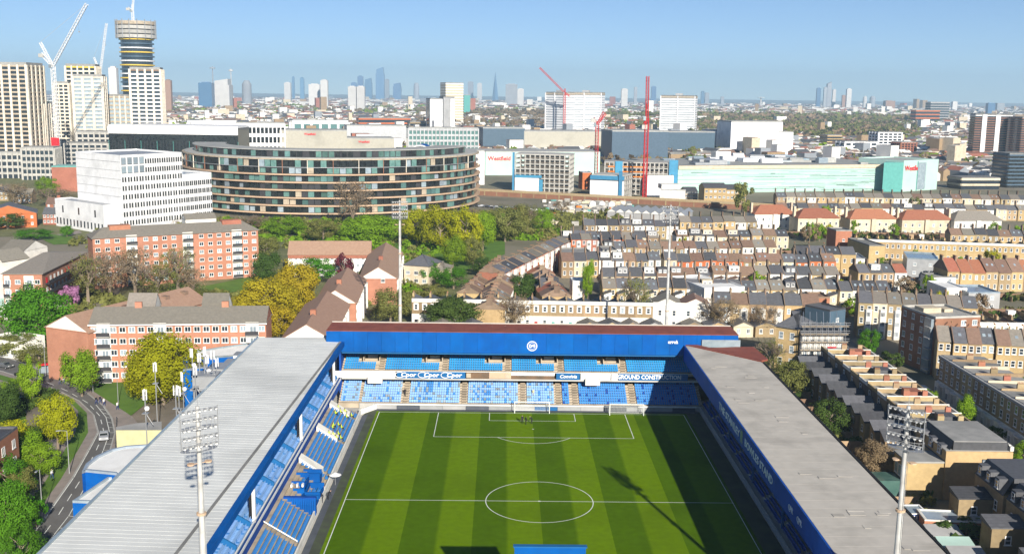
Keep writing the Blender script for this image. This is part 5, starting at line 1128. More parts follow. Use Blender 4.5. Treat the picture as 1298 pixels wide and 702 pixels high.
# shaded sheds and boxes near the scaffold base
specials = [ # label, corners px at roof z, z, depth, wall, roof
 ('white flat-roofed workshop box in the middle of the terraces', (868, 357), (893, 367), 8, 14, 'render_white', 'white_roof', 'workshop'),
 ('low shed with pale sloping roof at the white workshop left side', (850, 352), (867, 357), 7.5, 12, 'steel', 'white_roof', 'workshop'),
 ('white flat-roofed warehouse between the right-hand terraces', (1200, 367), (1226, 367), 6.5, 14, 'render_white', 'white_roof', 'warehouse'),
 ('blue-grey shed adjoining the white warehouse on its right', (1228, 372), (1268, 372), 6, 14, 'render_grey', 'glass_pale', 'warehouse'),
 ('grey metal shed with light roof above the red-doored houses', (1062, 328), (1098, 329), 6, 15, 'render_white', 'steel', 'shed'),
 ('grey sloping metal shed right of the red-doored houses', (1150, 328), (1190, 330), 7, 18, 'steel', 'glass_pale', 'shed'),
 ('white low block behind the sheltered corner shop', (1180, 352), (1212, 352), 5, 8, 'render_white', 'felt', 'house'),
 ('brown flat-roofed workshop below the slanting red terrace', (711, 322), (750, 322), 7.5, 14, 'orange_brick', 'felt', 'workshop'),
 ('white tall rendered house right of brown workshop', (764, 318), (782, 318), 9, 10, 'render_white', 'felt', 'house'),
 ('dark-sided yellow brick end block before the long terrace', (1102, 312), (1122, 312), 8.5, 22, 'yellow_brick', 'felt', 'house'),
 ('dormered red and white tall house left of long terrace', (1060, 293), (1080, 293), 11, 10, 'red_brick', 'felt', 'house'),
 ('small white house with balcony above ochre gables', (726, 358), (742, 358), 6, 8, 'render_white', 'white_roof', 'house'),
 ('dark blue-grey flat extension at foot of ochre gables', (688, 376), (710, 376), 4.5, 6, 'render_grey', 'slate', 'house'),
 ('red-fronted small dormer house above the scaffolding', (1032, 378), (1052, 378), 7.5, 8, 'red_brick', 'brown_tile', 'house'),
 ('blue-grey boarded box left of scaffolded roof', (1052, 395), (1072, 392), 8.5, 9, 'blue_grey', 'slate', 'house'),
]
for lb, a, c, z, dp, wm, rm, cat in specials:
    A = at(a[0], a[1], z); B = at(c[0], c[1], z); t, q, u, v = block('flat_roofed_building', lb, A, B, dp, z, wm, rm, 0, 'flat', None, 2, max(1, int((B-A).length/4)), 1.2, (z-.5)/2, ww=1.2, wh=1.2, cat=cat)
# long yellow terrace with white parapet seen from behind
A = at(1087, 303, 8.6); B = at(1330, 311, 8.6)
row('long yellow terrace, white parapet', A, B, 17, 9, 8.6, 'parapet', ('yellow_brick',), ('slate',), 0, None, 2, wst='sash')
# rear white parapet strip
# five hipped villas
for i, (x0, x1, y, rm, wm, lb) in enumerate(((957, 1008, 271, 'red_tile', 'render_white', 'first'), (1012, 1064, 276, 'red_tile', 'render_cream', 'second'), (1078, 1136, 277, 'red_tile', 'render_cream', 'third'), (1144, 1206, 278, 'red_tile', 'render_cream', 'fourth'), (1210, 1270, 279, 'grey_tile', 'render_white', 'fifth'))):
    A = at(x0, y, 8.2); B = at(x1, y, 8.2)
    t, q, u, v = block('hipped_villa', '%s from left of five big hipped-roof villas, %s roof' % (lb, 'red' if rm == 'red_tile' else 'grey'), A, B, 12, 8.2, wm, rm, 4, 'hip', None, 2, 7, 1.0, 3.4, ww=1.2, wh=1.6, wstyle='sash', cat='house', group='hipped villas in a line', side=lambda i_, f: i_ == 3)
    for e in (0.0, 1.0):
        p = q[0]+(q[1]-q[0])*e+v*6; b = MB(); b.rbox(p, u, 1.0, 2.2, 8, 13.4); b.build('chimney', 'render_cream', t)
    b = MB(); p = (q[0]+q[1])/2-v*.5; b.rbox(p, u, 2.2, 1.0, 0, 8.0); b.build('porch_bay', wm, t)
# parked cars
ci = 0
for i in range(13):
    for x, side in ((84.2, 'near'), (91.3, 'far')):
        y = 8+i*6.4+random.uniform(-.5, .5)
        if random.random() < .25: continue
        c = random.choice(CC); kd = random.choice(('car', 'car', 'suv', 'van')); s_ = pj((x, y, 0))
        if s_[0] > 1340: continue
        car((x, y, 0), PI/2, '%s %s, %s from the near end on the %s kerb of the right-hand street' % (COLN[c], 'van' if kd == 'van' else 'car', ordn(i), side), c, kd, 'vehicles parked along the right-hand street'); ci += 1
for i in range(16):
    px = 604+i*6.2; c = random.choice(CC); car(at(px, 262+i*.5, 0), random.choice((0, .1, 1.4)), '%s car, %s from left in the yard beside the curved flats' % (COLN[c], ordn(i)), c, 'car', 'cars in the yard beside the curved flats')
car(at(164, 420+50, 0), .5, 'white van half hidden beside the front flats', 'car_white', 'van')
car(at(20, 507, 0), 2.6, 'black car parked by the left edge hedge', 'car_black', 'car')
for i, (px, py, c) in enumerate(((132, 556, 'car_silver'), (30, 478, 'car_black'), (6, 466, 'car_grey'))): car(at(px, py, 0), (1.9, 2.7, 2.7)[i], ['silver car parked in the bays at the road bend', 'black car driving away left of the bus shelter', 'grey car at the left picture edge on the road'][i], c, 'car')
for i, (px, py) in enumerate(((690, 345), (684, 352), (694, 337), (700, 330))): car(at(px, py, 0), 1.3, '%s car from near end in the street beside the slanting red terrace' % ordn(i), CC[i], 'car', 'cars by the slanting red terrace')
sheet('street', [at(672, 378), at(715, 378), at(700, 338), at(716, 318), at(690, 318), at(664, 345)], -.03, 'asphalt')
print('HOUSES', HN)
# ================================================================== LARGE BUILDINGS BEHIND
# curved flats: a drum with projecting floor bands
tv = thing('curved_flats', 'big curved apartment ring with tan floor bands and teal glass', 'flats', (0, 0, 0))
CX, CY, RR = -112.0, 492.0, 90.0
def pt(a, r): return (CX+r*math.cos(a), CY+r*math.sin(a))
def ring(name, r0, r1, a0, a1, z0, z1, n, m, parent=tv):
    b = MB()
    for i in range(n):
        t0 = a0+(a1-a0)*i/n; t1 = a0+(a1-a0)*(i+1)/n
        b.prism([pt(t0, r1), pt(t1, r1), pt(t1, r0), pt(t0, r0)], z0, z1)
    return b.build(name, m, parent)
A0, A1 = math.radians(165), math.radians(375)
ring('wall', 60, RR-1.6, A0, A1, 0, 32, 72, 'glass_black')
mat('roof_pale', (.42, .42, .40), (.33, .33, .31), kind='stain', p=.05, rnd=.1)
ring('roof', 60, RR-1.0, A0, A1, 32.02, 32.5, 72, 'roof_pale')
ring('penthouse', 66, RR-7, math.radians(185), math.radians(350), 32.6, 36, 60, 'frame_dark')
for i in range(70):
    a = math.radians(186+163*i/69); x, y = pt(a, RR-6.9); b = MB(); b.rbox((x, y), (-math.sin(a), math.cos(a)), 2.9, .4, 32.7, 35.9); b.build('penthouse_bay', random.choice(('glass_teal', 'glass_black', 'frame_dark', 'glass_black', 'glass_teal')), tv)
ring('penthouse_roof', 65, RR-6, math.radians(184), math.radians(351), 36.02, 36.5, 60, 'roof_pale')
nb = 0
zb = [2.0, 6.2, 10.4, 14.6, 18.8, 23.0]
for z in zb: ring('floor_band', RR-1.55, RR+.9, A0, A1, z+.2, z+.95, 90, 'terracotta')
ring('floor_band', RR-1.55, RR+.1, A0, A1, 27.3, 27.6, 90, 'steel')
ring('parapet', RR-1.55, RR+.2, A0, A1, 31.4, 32.1, 90, 'tan')
nbay = 96
stuffm = MB(); cntp = 0
for k in range(8):
    z0 = (zb+[27.6])[k]+1.15 if k < 6 else 27.65; z1 = (zb[1:]+[27.25, 31.4])[k] if k < 7 else 31.35
    if k == 7: continue
    if k == 6: z0, z1 = 27.65, 31.35
    for i in range(nbay):
        a = A0+(A1-A0)*(i+.5)/nbay
        if not (math.radians(195) < a < math.radians(352)): continue
        r = random.random(); dpt = random.choice((-1.0, -.5, -1.35, -.2)); m = 'glass_teal' if r < .34 else 'glass_black' if r < .70 else 'frame_dark' if r < .82 else 'glass_pale' if r < .91 else 'tan' if r < .95 else 'frame_dark'
        wd = 2*PI*RR*(A1-A0)/(2*PI)/nbay*.94; x, y = pt(a, RR+dpt)
        if k < 6 and cntp < 290 and i % 1 == 0 and k >= 1:
            cntp += 1; o = ob('glazed_bay', cached(('bay', round(z1-z0, 1)), lambda b: b.box(-1.6, 1.6, -.2, .2, 0, z1-z0), (m,)), tv, (x, y, z0), a+PI/2)
        else:
            q = Vector((-math.sin(a), math.cos(a))); mi = {'glass_teal': 0, 'glass_black': 1, 'frame_dark': 1, 'glass_pale': 2, 'tan': 3, 'precast': 4}[m]
            stuffm.rbox((x, y), q, 3.1, .4, z0+.01, z1-.01, mi)
o = stuffm.build('glazed_bays', ['glass_teal', 'glass_black', 'glass_pale', 'tan', 'precast'], tv); o['kind'] = 'stuff'
for i in range(0, nbay, 4):
    a = A0+(A1-A0)*i/nbay; x, y = pt(a, RR-.1); b = MB(); b.rbox((x, y), (-math.sin(a), math.cos(a)), .35, .5, 24.2, 31.3); b.build('pier', 'brown_brick' if i % 8 else 'precast', tv)
# white office with paired windows
t = thing('white_office', 'white concrete office block with rows of paired dark windows', 'office', (0, 0, 0))
a = V2(at(157, 295)); bb = V2(at(270, 281)); cc = V2(at(98, 285)); u = (bb-a); v = (cc-a)
H_ = 36
m1 = a+u*.66
def para(p, d1, d2): return [p, p+d1, p+d1+d2, p+d2]
walls(t, para(a, u*.66, v*.95), H_, 'white_panel'); flat_roof(t, para(a, u*.66, v*.95), H_+.02, 'steel', .9, 'white_panel')
walls(t, para(a+u*.662, u*.338, v*.9), 25, 'white_panel', name='lower_wing'); flat_roof(t, para(a+u*.662, u*.338, v*.9), 25.02, 'glass_pale', .8, 'white_panel')
pod = [a-u*.02+v*.2, a-u*.06+v*1.12, a-u*.2+v*1.12, a-u*.16+v*.2]
n_ = Vector((v.y, -v.x)).normalized()
pod = para(a+v*1.12, -v*1.05, Vector((-v.y, v.x)).normalized()*(-0.0)+(-u.normalized()*9)); 
P = [V2(p) for p in pod]; ar = sum(P[i].x*P[(i+1) % 4].y-P[(i+1) % 4].x*P[i].y for i in range(4)); P = P if ar > 0 else P[::-1]
walls(t, P, 13, 'white_panel', name='podium'); flat_roof(t, P, 13.02, 'steel', .7, 'white_panel')
zf = [3.4+4.15*k for k in range(8)]
facade(t, a, m1, zf[:6], 11, .85, 2.2, 'bare', ('frame_dark', 'glass_black'), pair=.75)
facade(t, a+u*.25, m1, zf[6:], 8, .85, 2.2, 'bare', ('frame_dark', 'glass_black'), pair=.75)
facade(t, a, a+u*.25, [zf[6], zf[7]], 4, 2.6, 3.2, 'bare', ('frame_dark', 'glass_pale'))
facade(t, a+u*.662, bb, [3.4+4.15*k for k in range(5)], 7, .85, 2.2, 'bare', ('frame_dark', 'glass_black'), pair=.75)
for k in range(8):   # shallow panel joints on the blank side
    e = a+v*.0; w_ = V2(v).normalized(); b = MB(); c = a+v*.475-Vector((u.x, u.y)).normalized()*.06; b.rbox(c, v, v.length*.95, .12, 4.6+4.15*k-.12 if k else 4.0, 4.6+4.15*k); b.build('storey_band', 'render_grey', t)
facade(t, P[3] if False else a+v*1.12-u.normalized()*9, a+v*.07-u.normalized()*9, [1.5], 14, 1.2, 3.0, 'bare', ('frame_dark', 'glass'))
facade(t, a+v*1.12-u.normalized()*9.0, a+v*.07-u.normalized()*9, [7.5], 3, 1.2, 3.2, 'bare', ('frame_dark', 'glass_black'))
# generic slab with floor bands
def px_quad(x0, x1, yb, depth, skew=0.):
    A = at(x0, yb); B = at(x1, yb+skew); return V2(A), V2(B)
def slab(label, x0, x1, yt, yb, depth, wm, storeys=0, n=0, wm2='glass', skew=0., name='tower_block', cat='tower block', piers=0, rm='felt', band='precast', pierm=None, left=True, topm=None, sk=None, bf=.62):
    A, B = px_quad(x0, x1, yb, depth, skew); h = hgt(x0, yb, yt); t = thing(name, label, cat, (0, 0, 0)); q = quad_from(A, B, depth)
    walls(t, q, h, wm2 if (storeys or piers) else wm, name='wall'); u = (B-A).normalized(); v = Vector((-u.y, u.x)); L_ = (B-A).length
    b = MB(); b.prism([p for p in q], h+.01, h+h*.02+.5); b.build('roof', rm, t)
    if storeys:
        fh = h/storeys
        for k in range(storeys):
            b = MB(); z = fh*k; b.rbox((A+B)/2-v*.35, u, L_+.5, .6, z+fh*bf, z+fh); 
            if left: b.rbox((q[0]+q[3])/2-u*.35, v, depth, .6, z+fh*bf, z+fh)
            b.rbox((q[1]+q[2])/2+u*.35, v, depth, .6, z+fh*bf, z+fh); b.build('floor_band', topm if (topm and k >= storeys-1) else (band if not sk or k < sk else 'yellow'), t)
    for i in range(piers+1 if piers else 0):
        b = MB(); p = A+u*(L_*i/piers)-v*.8; b.rbox(p, u, L_/piers*.26, .8, 0, h+.3); b.build('pier', pierm or wm, t)
    if piers and left:
        npd = max(1, int(depth/(L_/piers)))
        for e, s_ in ((q[0], -1), (q[1], 1)):
            for i in range(npd+1):
                b = MB(); p = e+v*(depth*i/npd)+u*s_*.8; b.rbox(p, v, L_/piers*.26, .8, 0, h+.3); b.build('pier', pierm or wm, t)
    return t, q, h, u, v
# left-hand new towers
slab('beige gridded apartment tower cut by the left edge', -30, 42, 82, 224, 28, 'precast', 26, wm2='glass', piers=7, band='tan', skew=1, cat='tower')
slab('short pale tower wing right of the left-edge tower', 34, 60, 132, 222, 20, 'precast', 15, wm2='glass', piers=3, band='precast', cat='tower')
slab('pale gridded tower behind the white crane mast, taller of two', 90, 127, 84, 205, 24, 'precast', 24, wm2='glass', piers=5, band='precast', topm='yellow', cat='tower')
slab('white gridded tower immediately in front of the taller pale one', 98, 135, 97, 208, 18, 'precast', 22, wm2='glass_pale', piers=3, band='precast', cat='tower')
slab('dark slotted slim tower left of the white gridded tower', 74, 92, 106, 206, 24, 'precast', 22, wm2='glass', piers=3, band='precast', cat='tower')
slab('lower tan-topped gridded block between the two white towers', 135, 176, 122, 205, 20, 'precast', 16, wm2='glass_pale', piers=6, band='tan', topm='tan', cat='tower')
slab('white gridded tower in front of the round tower', 170, 208, 88, 208, 22, 'precast', 24, wm2='glass', piers=4, band='white_panel', topm='brown_tile', cat='tower')
for i, (x0, x1, yt, yb, lb) in enumerate(((-10, 38, 194, 226, 'low white deck structure below the left-edge tower'), (30, 70, 188, 228, 'white stepped concrete deck block before the crane'), (84, 138, 182, 214, 'white concrete podium block right of the white crane'), (100, 150, 168, 212, 'cream terraced podium under the white gridded towers'))):
    slab(lb, x0, x1, yt, yb, 20, 'concrete', 4+i, wm2='glass', piers=7, band='concrete', cat='building', name='podium_block')
slab('small red brick block with green trim right of the crane foot', 67, 105, 212, 243, 18, 'red_brick', 0, cat='building', name='brick_block', rm='mint_dark')
# round tower under construction
t = thing('round_tower', 'tall round tower with yellow and white floor rings, still under construction', 'tower', (0, 0, 0))
c = at(172, 190); H_ = hgt(172, 190, 25); rad = (at(198, 190)-at(147, 190)).length/2*.88; c = c+Vector((0, rad, 0))
b = MB(); b.tube((c.x, c.y, 0), (c.x, c.y, H_*.86), rad*.9, n=28); b.build('core', 'glass', t)
n = 26
for k in range(n):
    z = H_*.86*(k+1)/n; b = MB(); b.tube((c.x, c.y, z-1.4), (c.x, c.y, z), rad, n=28); b.build('floor_ring', 'yellow' if k % 3 == 1 and k > 8 else ('blue_grey' if k % 3 == 0 else 'white_panel'), t)
for k in range(4):
    z = H_*(.865+.034*k); b = MB(); b.tube((c.x, c.y, z), (c.x, c.y, z+H_*.026), rad*1.13, n=28); b.build('climbing_screen', 'concrete' if k < 3 else 'tan', t)
for k in range(16):
    a_ = 2*PI*k/16; b = MB(); b.tube((c.x+rad*1.14*math.cos(a_), c.y+rad*1.14*math.sin(a_), H_*.86), (c.x+rad*1.14*math.cos(a_), c.y+rad*1.14*math.sin(a_), H_*1.005), .5, n=4); b.build('screen_post', 'steel', t)
TWR = (c, H_)
# cranes
def truss(b, p0, p1, w_, n, r=.18):
    p0, p1 = Vector(p0), Vector(p1); d = (p1-p0); q = d.to_track_quat('Z', 'Y'); X = q@Vector((w_/2, 0, 0)); Y_ = q@Vector((0, w_/2, 0)); cs = [X+Y_, X-Y_, -X-Y_, -X+Y_]
    for c_ in cs: b.tube(p0+c_, p1+c_, r, n=4)
    for i in range(n):
        a_ = p0+d*(i/n); e_ = p0+d*((i+1)/n)
        for k in range(4): b.tube(a_+cs[k], e_+cs[(k+1) % 4], r*.6, n=3, cap=False); b.tube(a_+cs[k], a_+cs[(k+1) % 4], r*.6, n=3, cap=False)
def crane(label, base, ptop, jib, cjib, m, w_=2.0, r=.2, apex=None, z0=0.):
    """base world point; others pixels at the same depth"""
    t = thing('tower_crane', label, 'crane', (0, 0, 0)); D = base.y; g = lambda p: aty(p[0], p[1], D)
    T_ = g(ptop); b = MB(); base2 = Vector((T_.x, D, z0)); truss(b, base2, T_, w_, max(6, int((T_.z-z0)/w_/1.2)), r); b.build('mast', m, t)
    b = MB(); J = g(jib); truss(b, T_, J, w_*.75, max(5, int((J-T_).length/w_)), r*.8); b.build('jib', m, t)
    K = g(cjib); b = MB(); truss(b, T_, K, w_*.75, 4, r*.8); b.build('counter_jib', m, t)
    b = MB(); b.box(K.x-1.8, K.x+1.8, D-1.2, D+1.2, K.z-3.0, K.z-.2); b.build('counterweight', 'concrete', t)
    A_ = g(apex) if apex else T_+Vector((0, 0, 7)); b = MB(); truss(b, T_, A_, w_*.6, 4, r*.7); b.build('a_frame', m, t)
    b = MB(); b.tube(A_, J, .12, n=3); b.tube(A_, K, .12, n=3); b.build('tie_rope', 'steel', t)
    b = MB(); b.box(T_.x-2.6, T_.x-.9, D-2, D-.2, T_.z-1.5, T_.z+1.3); b.build('cab', 'glass_pale', t)
    hk = g(((jib[0]*3+ptop[0])/4, (jib[1]*3+ptop[1])/4)); b = MB(); b.tube(hk, hk-Vector((0, 0, 9)), .08, n=3); b.box(hk.x-.4, hk.x+.4, D-.4, D+.4, hk.z-10, hk.z-9); b.build('hook', 'steel', t)
    return t
crane('white luffing crane with raised jib at left, red banner on its mast', at(80, 222), (67, 84), (110, 5), (52, 68), 'crane_white', 2.6, .25, apex=(51, 54))
t = thing('red_banner', 'red square banner hung low on the white crane mast', 'banner', (0, 0, 0)); p = aty(70, 182, at(80, 222).y-2.2); b = MB(); b.box(p.x-3.2, p.x+3.2, -.1+p.y, .1+p.y, p.z-5.5, p.z+4.5); b.build('cloth', 'red_sign', t)
crane('slim white crane with upright jib between the pale towers', at(128, 196), (127, 92), (135, 30), (121, 88), 'crane_white', 2.2, .22, apex=(119, 73))
crane('white crane standing on top of the round tower', Vector((TWR[0].x, TWR[0].y-3, 0)), (168, 14), (172, -40), (162, 10), 'crane_white', 2.2, .22, z0=TWR[1]-12)
crane('red luffing crane with folded jib in the middle building site', at(757, 236), (757, 158), (766, 142), (752, 150), 'crane_red', 2.2, .22, apex=(768, 144))
crane('tall straight red crane mast right of the middle building site', at(819, 251), (820, 150), (821, 97), (817, 158), 'crane_red', 2.3, .24, apex=(821, 132))
crane('distant red crane jib rising behind the twin white towers', at(716, 172), (716, 118), (684, 86), (722, 122), 'crane_red', 3.0, .4)
# low black office, white-topped blocks behind curved flats
slab('long black glass office with white upper storey behind the white block', 140, 303, 160, 215, 30, 'glass_black', 0, name='black_office', cat='office', skew=3, rm='white_panel')
A, B = px_quad(140, 303, 215, 0, 3); u = (V2(B)-V2(A)).normalized(); v = Vector((-u.y, u.x)); T_ = [o for o in bpy.data.objects if o.name.startswith('black_office')][0]
for i in range(41):
    p = V2(A)+u*((V2(B)-V2(A)).length*i/40)-v*.2; b = MB(); b.rbox(p, u, .25, .35, 0, 25); b.build('mullion', 'mint_dark' if i % 5 == 0 else 'frame_dark', T_)
b = MB(); b.rbox((V2(A)+V2(B))/2-v*.5, u, (V2(B)-V2(A)).length+.4, .9, hgt(200, 216, 170), hgt(200, 216, 162)+.6); b.build('white_upper_storey', 'white_panel', T_)
A, B = px_quad(141, 305, 213, 0, 3); 
t = thing('roof_pavilion', 'white flat roof pavilion on top of the black office', 'pavilion', (0, 0, 0)); hh = hgt(200, 215, 172)
q = quad_from(V2(A)+Vector((22, 8)), V2(B)+Vector((-2, 8)), 18); walls(t, q, hh+9, 'white_panel', hh-1)
for i, (x0, x1, yt, yb, wm, st, wn, lb, pr) in enumerate((
    (300, 362, 157, 205, 'white_panel', 4, 'glass_black', 'white banded office with black window strips behind the black office', 12),
    (355, 440, 166, 205, 'beige_clad', 0, 'glass', 'pale studio building with small red sign, left of the arched roof', 0),
    (372, 440, 153, 176, 'white_panel', 2, 'glass_teal', 'white pavilion with teal windows on the studio roofs', 6),
    (430, 500, 176, 204, 'beige_clad', 0, 'glass', 'curved pale studio hall with second red sign', 0),
    (440, 515, 160, 190, 'steel', 0, 'glass', 'grey flat roofed studio shed behind the red-signed hall', 0),
    (518, 606, 163, 205, 'glass_teal', 6, 'glass_teal', 'square glazed office with slanting mullions right of the arched roof', 18),
    (543, 588, 200, 216, 'white_panel', 0, 'glass', 'low glazed white link behind the curved flats', 6),
    (590, 614, 192, 234, 'white_panel', 0, 'glass', 'plain white cube right end of curved flats on dark legs', 0),
    (615, 760, 193, 222, 'mint', 0, 'glass', 'mint green panelled mall wall with red sign behind concrete frame', 0),
    (612, 665, 163, 196, 'blue_grey', 0, 'glass', 'blue grey mall roof box left of the beige hall', 0),
    (664, 772, 167, 196, 'beige_clad', 0, 'glass', 'wide beige mall hall behind the red folded crane', 0),
    (775, 846, 167, 208, 'blue_grey', 0, 'glass', 'dark blue hall behind the tall red crane', 0),
    (846, 905, 168, 200, 'blue_grey', 0, 'glass', 'long blue-grey mall hall left of the big white box', 0),
    (905, 942, 166, 197, 'white_panel', 0, 'glass', 'white lower half of the big blue and white mall hall', 0),
    (925, 990, 155, 200, 'white_panel', 0, 'glass', 'tallest plain white box of the mall roofscape', 0),
    (985, 1004, 168, 200, 'white_panel', 0, 'glass', 'small white step right of the tallest white box', 0),
    )):
    T, q, h, u, v = slab(lb, x0, x1, yt, yb, 40 if 'mall' in lb or 'hall' in lb else 24, wm, st, name='large_building', cat='building', wm2=wn, piers=pr, band='white_panel' if 'white' in lb else 'steel', rm='roof_pale', left=False, pierm='steel' if 'slanting' in lb else None)
    if 'red sign' in lb or 'red-signed' in lb or 'second red' in lb:
        if 'mint' in lb: c = q[0]+u*12; text('Westfield', 5.0, 'red_sign', T, (c.x, c.y-.4, h*.72), (u.x, u.y, 0), bold=.1)
        elif 'studio' in lb and 'shed' not in lb: c = q[0]+u*(q[1]-q[0]).length*(.45); text('Westfield', 2.8, 'red_sign', T, (c.x-v.x*.4, c.y-v.y*.4-.2, h-3), (u.x, u.y, 0), bold=.08)
    if 'white cube' in lb:
        for i2 in range(2):
            c = q[0]+u*(3+i2*5.2)-v*.3; b = MB(); b.rbox(c, u, 4, .5, 1, 9); b.build('opening', 'glass_black', T)
    if 'mint' in lb:
        b = MB(); b.rbox((q[0]+q[1])/2-v*.4, u, (q[1]-q[0]).length*.5, .7, 0, 5); b.build('opening', 'glass_black', T)
# blue arched roof on the curved flats
t = thing('arched_hall', 'small blue arched roof hall with white rim above the curved flats', 'hall', (0, 0, 0)); c0 = aty(534, 190, 470)
b = MB(); N_ = 14; w_ = 7.5
for i in range(N_):
    a0, a1 = PI*i/N_, PI*(i+1)/N_; b.poly([(c0.x-w_*math.cos(a0), 462, 28+9*math.sin(a0)), (c0.x-w_*math.cos(a1), 462, 28+9*math.sin(a1)), (c0.x-w_*math.cos(a1), 490, 28+9*math.sin(a1)), (c0.x-w_*math.cos(a0), 490, 28+9*math.sin(a0))])
b.build('roof', 'blue_fascia', t); b = MB(); b.poly([(c0.x-w_*math.cos(PI*i/N_), 462.5, 28+8.6*math.sin(PI*i/N_)) for i in range(N_+1)]); b.build('glass_wall', 'glass_teal', t)
b = MB()
for i in range(N_): a0, a1 = PI*i/N_, PI*(i+1)/N_; b.tube((c0.x-w_*math.cos(a0), 461.8, 28+9*math.sin(a0)), (c0.x-w_*math.cos(a1), 461.8, 28+9*math.sin(a1)), .5, n=4)
b.build('rim', 'frame_white', t); b = MB(); b.box(c0.x-4, c0.x+3, 461.5, 462, 28, 30.5); b.build('sign', 'magenta', t)
# mint glass mall
t = thing('mint_mall', 'long low mint green glass mall stretching behind the terraces', 'shopping centre', (0, 0, 0))
A = V2(at(858, 245)); B = V2(at(1135, 241)); h = 18.5; q = quad_from(A, B, 90); walls(t, q, h, 'mint'); u = (B-A).normalized(); v = Vector((-u.y, u.x)); L_ = (B-A).length
b = MB(); b.prism(q, h+.02, h+.6); b.build('roof', 'roof_pale', t)
for k in range(6):
    b = MB(); b.rbox((A+B)/2-v*.3, u, L_, .5, .6+k*3, 3.4+k*3); b.build('glass_band', 'mint', t)
for i in range(70):
    ll = random.uniform(6, 45); b = MB(); p = A+u*random.uniform(ll/2, L_-ll/2)-v*.75; zz = 1+1.1*random.randrange(14); b.rbox(p, u, ll, .2, zz+.02*(i % 7), zz+.55)
    o = b.build('glass_panel', random.choice(('mint_mid', 'mint', 'mint_mid')), t)
b = MB(); b.rbox((A+B)/2-v*1.0, u, L_, .6, h-1.6, h+.9); b.build('cornice', 'render_cream', t)
for i in range(26):
    p = A+u*(L_*random.random())+v*random.uniform(8, 80); b = MB(); w_ = random.uniform(6, 20); hh = random.uniform(1.2, 4)
    if i % 3 == 0: b.tube((p.x-w_/2, p.y, h+.6), (p.x+w_/2, p.y, h+.6), hh*1.3, n=10)
    else: b.rbox(p, u, w_, w_*.6, h+.62, h+.6+hh)
    b.build('roof_plant', random.choice(('glass_pale', 'white_panel', 'steel', 'roof_pale')), t)
t = thing('mall_end_block', 'mint glass end block of the mall with red sign and dark green side', 'shopping centre', (0, 0, 0))
A = V2(at(1143, 243)); B = V2(at(1187, 240)); q = quad_from(A, B, 40); h = 22; walls(t, q, h, 'mint'); flat_roof(t, q, h+.02, 'roof_pale', 1.0, 'mint')
walls(t, [V2(at(1118, 243)), A-Vector((.1, 0)), A+Vector((-.1, 30)), V2(at(1118, 243))+Vector((14, 30))], 21.5, 'mint_dark', name='dark_side_wall'); u = (B-A).normalized()
c = A+u*12; text('Westfield', 5.2, 'red_sign', t, (c.x, c.y-.5, 17), (u.x, u.y, 0), bold=.1)
b = MB(); c = A+u*17.5-Vector((0, .3)); b.rbox(c, u, .5, .4, 0, h); b.build('corner_joint', 'mint_dark', t)
b = MB(); c = A+u*22.7-Vector((0, .5)); b.rbox(c, u, 10, .4, 1, h-1); b.build('glass_panel', 'glass_pale', t)
# concrete frame building site
def frame_building(label, x0, x1, yt, yb, nb_, nf, depth, ndp=4):
    t = thing('concrete_frame', label, 'building site', (0, 0, 0)); A, B = px_quad(x0, x1, yb, depth, 2); h = hgt(x0, yb, yt); u = (B-A).normalized(); v = Vector((-u.y, u.x)); L_ = (B-A).length
    for k in range(nf+1):
        z = h*k/nf; b = MB(); b.rbox((A+B)/2+v*depth/2, u, L_, depth, z-.7 if k else -.2, z); b.build('floor_slab', 'concrete', t)
        if k == nf: continue
        for j, dy in enumerate((0.6, depth-.6)):
            for i in range(nb_+1):
                p = A+u*(.5+(L_-1)*i/nb_)+v*dy; ob('column', cached(('col', round(h/nf, 2)), lambda b: b.box(-.4, .4, -.45, .45, 0, h/nf-.7), ('concrete',)), t, (p.x, p.y, z), math.atan2(u.y, u.x))
        for i in range(1, ndp):
            p = B-u*.5+v*(depth*i/ndp); ob('column', CACHE[(('col', round(h/nf, 2)), ('concrete',))], t, (p.x, p.y, z), math.atan2(u.y, u.x))
        b = MB(); b.rbox((A+B)/2-v*.1, u, L_, .08, z+.9, z+1.1); b.build('edge_rail', 'tan', t)
    b = MB(); b.rbox((A+B)/2+v*depth*.5, u, L_*.7, depth*.6, 0, h-.5); b.build('core_wall', 'render_grey', t)
    return t, A, B, u, v, h
t, A, B, u, v, h = frame_building('bare concrete frame building with white hoarding and blue hoist', 652, 722, 195, 243, 11, 8, 26)
b = MB(); c = A+u*9-v*1.2; b.rbox(c, u, 17, .5, 0, 10); b.build('white_sheeting', 'white_panel', t)
b = MB(); c = A+u*10-v*1.2; b.rbox(c, u, 19, .6, 10.1, 12); b.build('blue_netting', 'blue_wrap', t); b = MB(); c = A-u*.7-v*1; b.rbox(c, u, 1.2, 2, 0, h+1); b.build('hoist', 'blue_wrap', t); b = MB(); c = A+u*19-v*1.4; b.rbox(c, u, 2.6, .8, 0, 9); b.build('hoist', 'blue_wrap', t)
t, A, B, u, v, h = frame_building('white sheeted block with blue top storey left of tall red crane', 749, 790, 221, 251, 6, 5, 22)
b = MB(); b.rbox((A+B)/2-v*.9, u, (B-A).length+1, .5, 0, h*.76); b.build('white_sheeting', 'white_panel', t)
b = MB(); b.rbox((A+B)/2-v*.9, u, (B-A).length+1, .5, h*.8, h*.97); b.build('blue_netting', 'blue_wrap', t)
for f_ in (.92,): b = MB(); c = A+u*((B-A).length*f_)-v*1.6; b.rbox(c, u, 2.2, .9, 0, h+3); b.build('hoist', 'blue_wrap', t)
t, A, B, u, v, h = frame_building('long orange-edged concrete frame behind the tall red crane', 765, 858, 205, 246, 16, 6, 24)
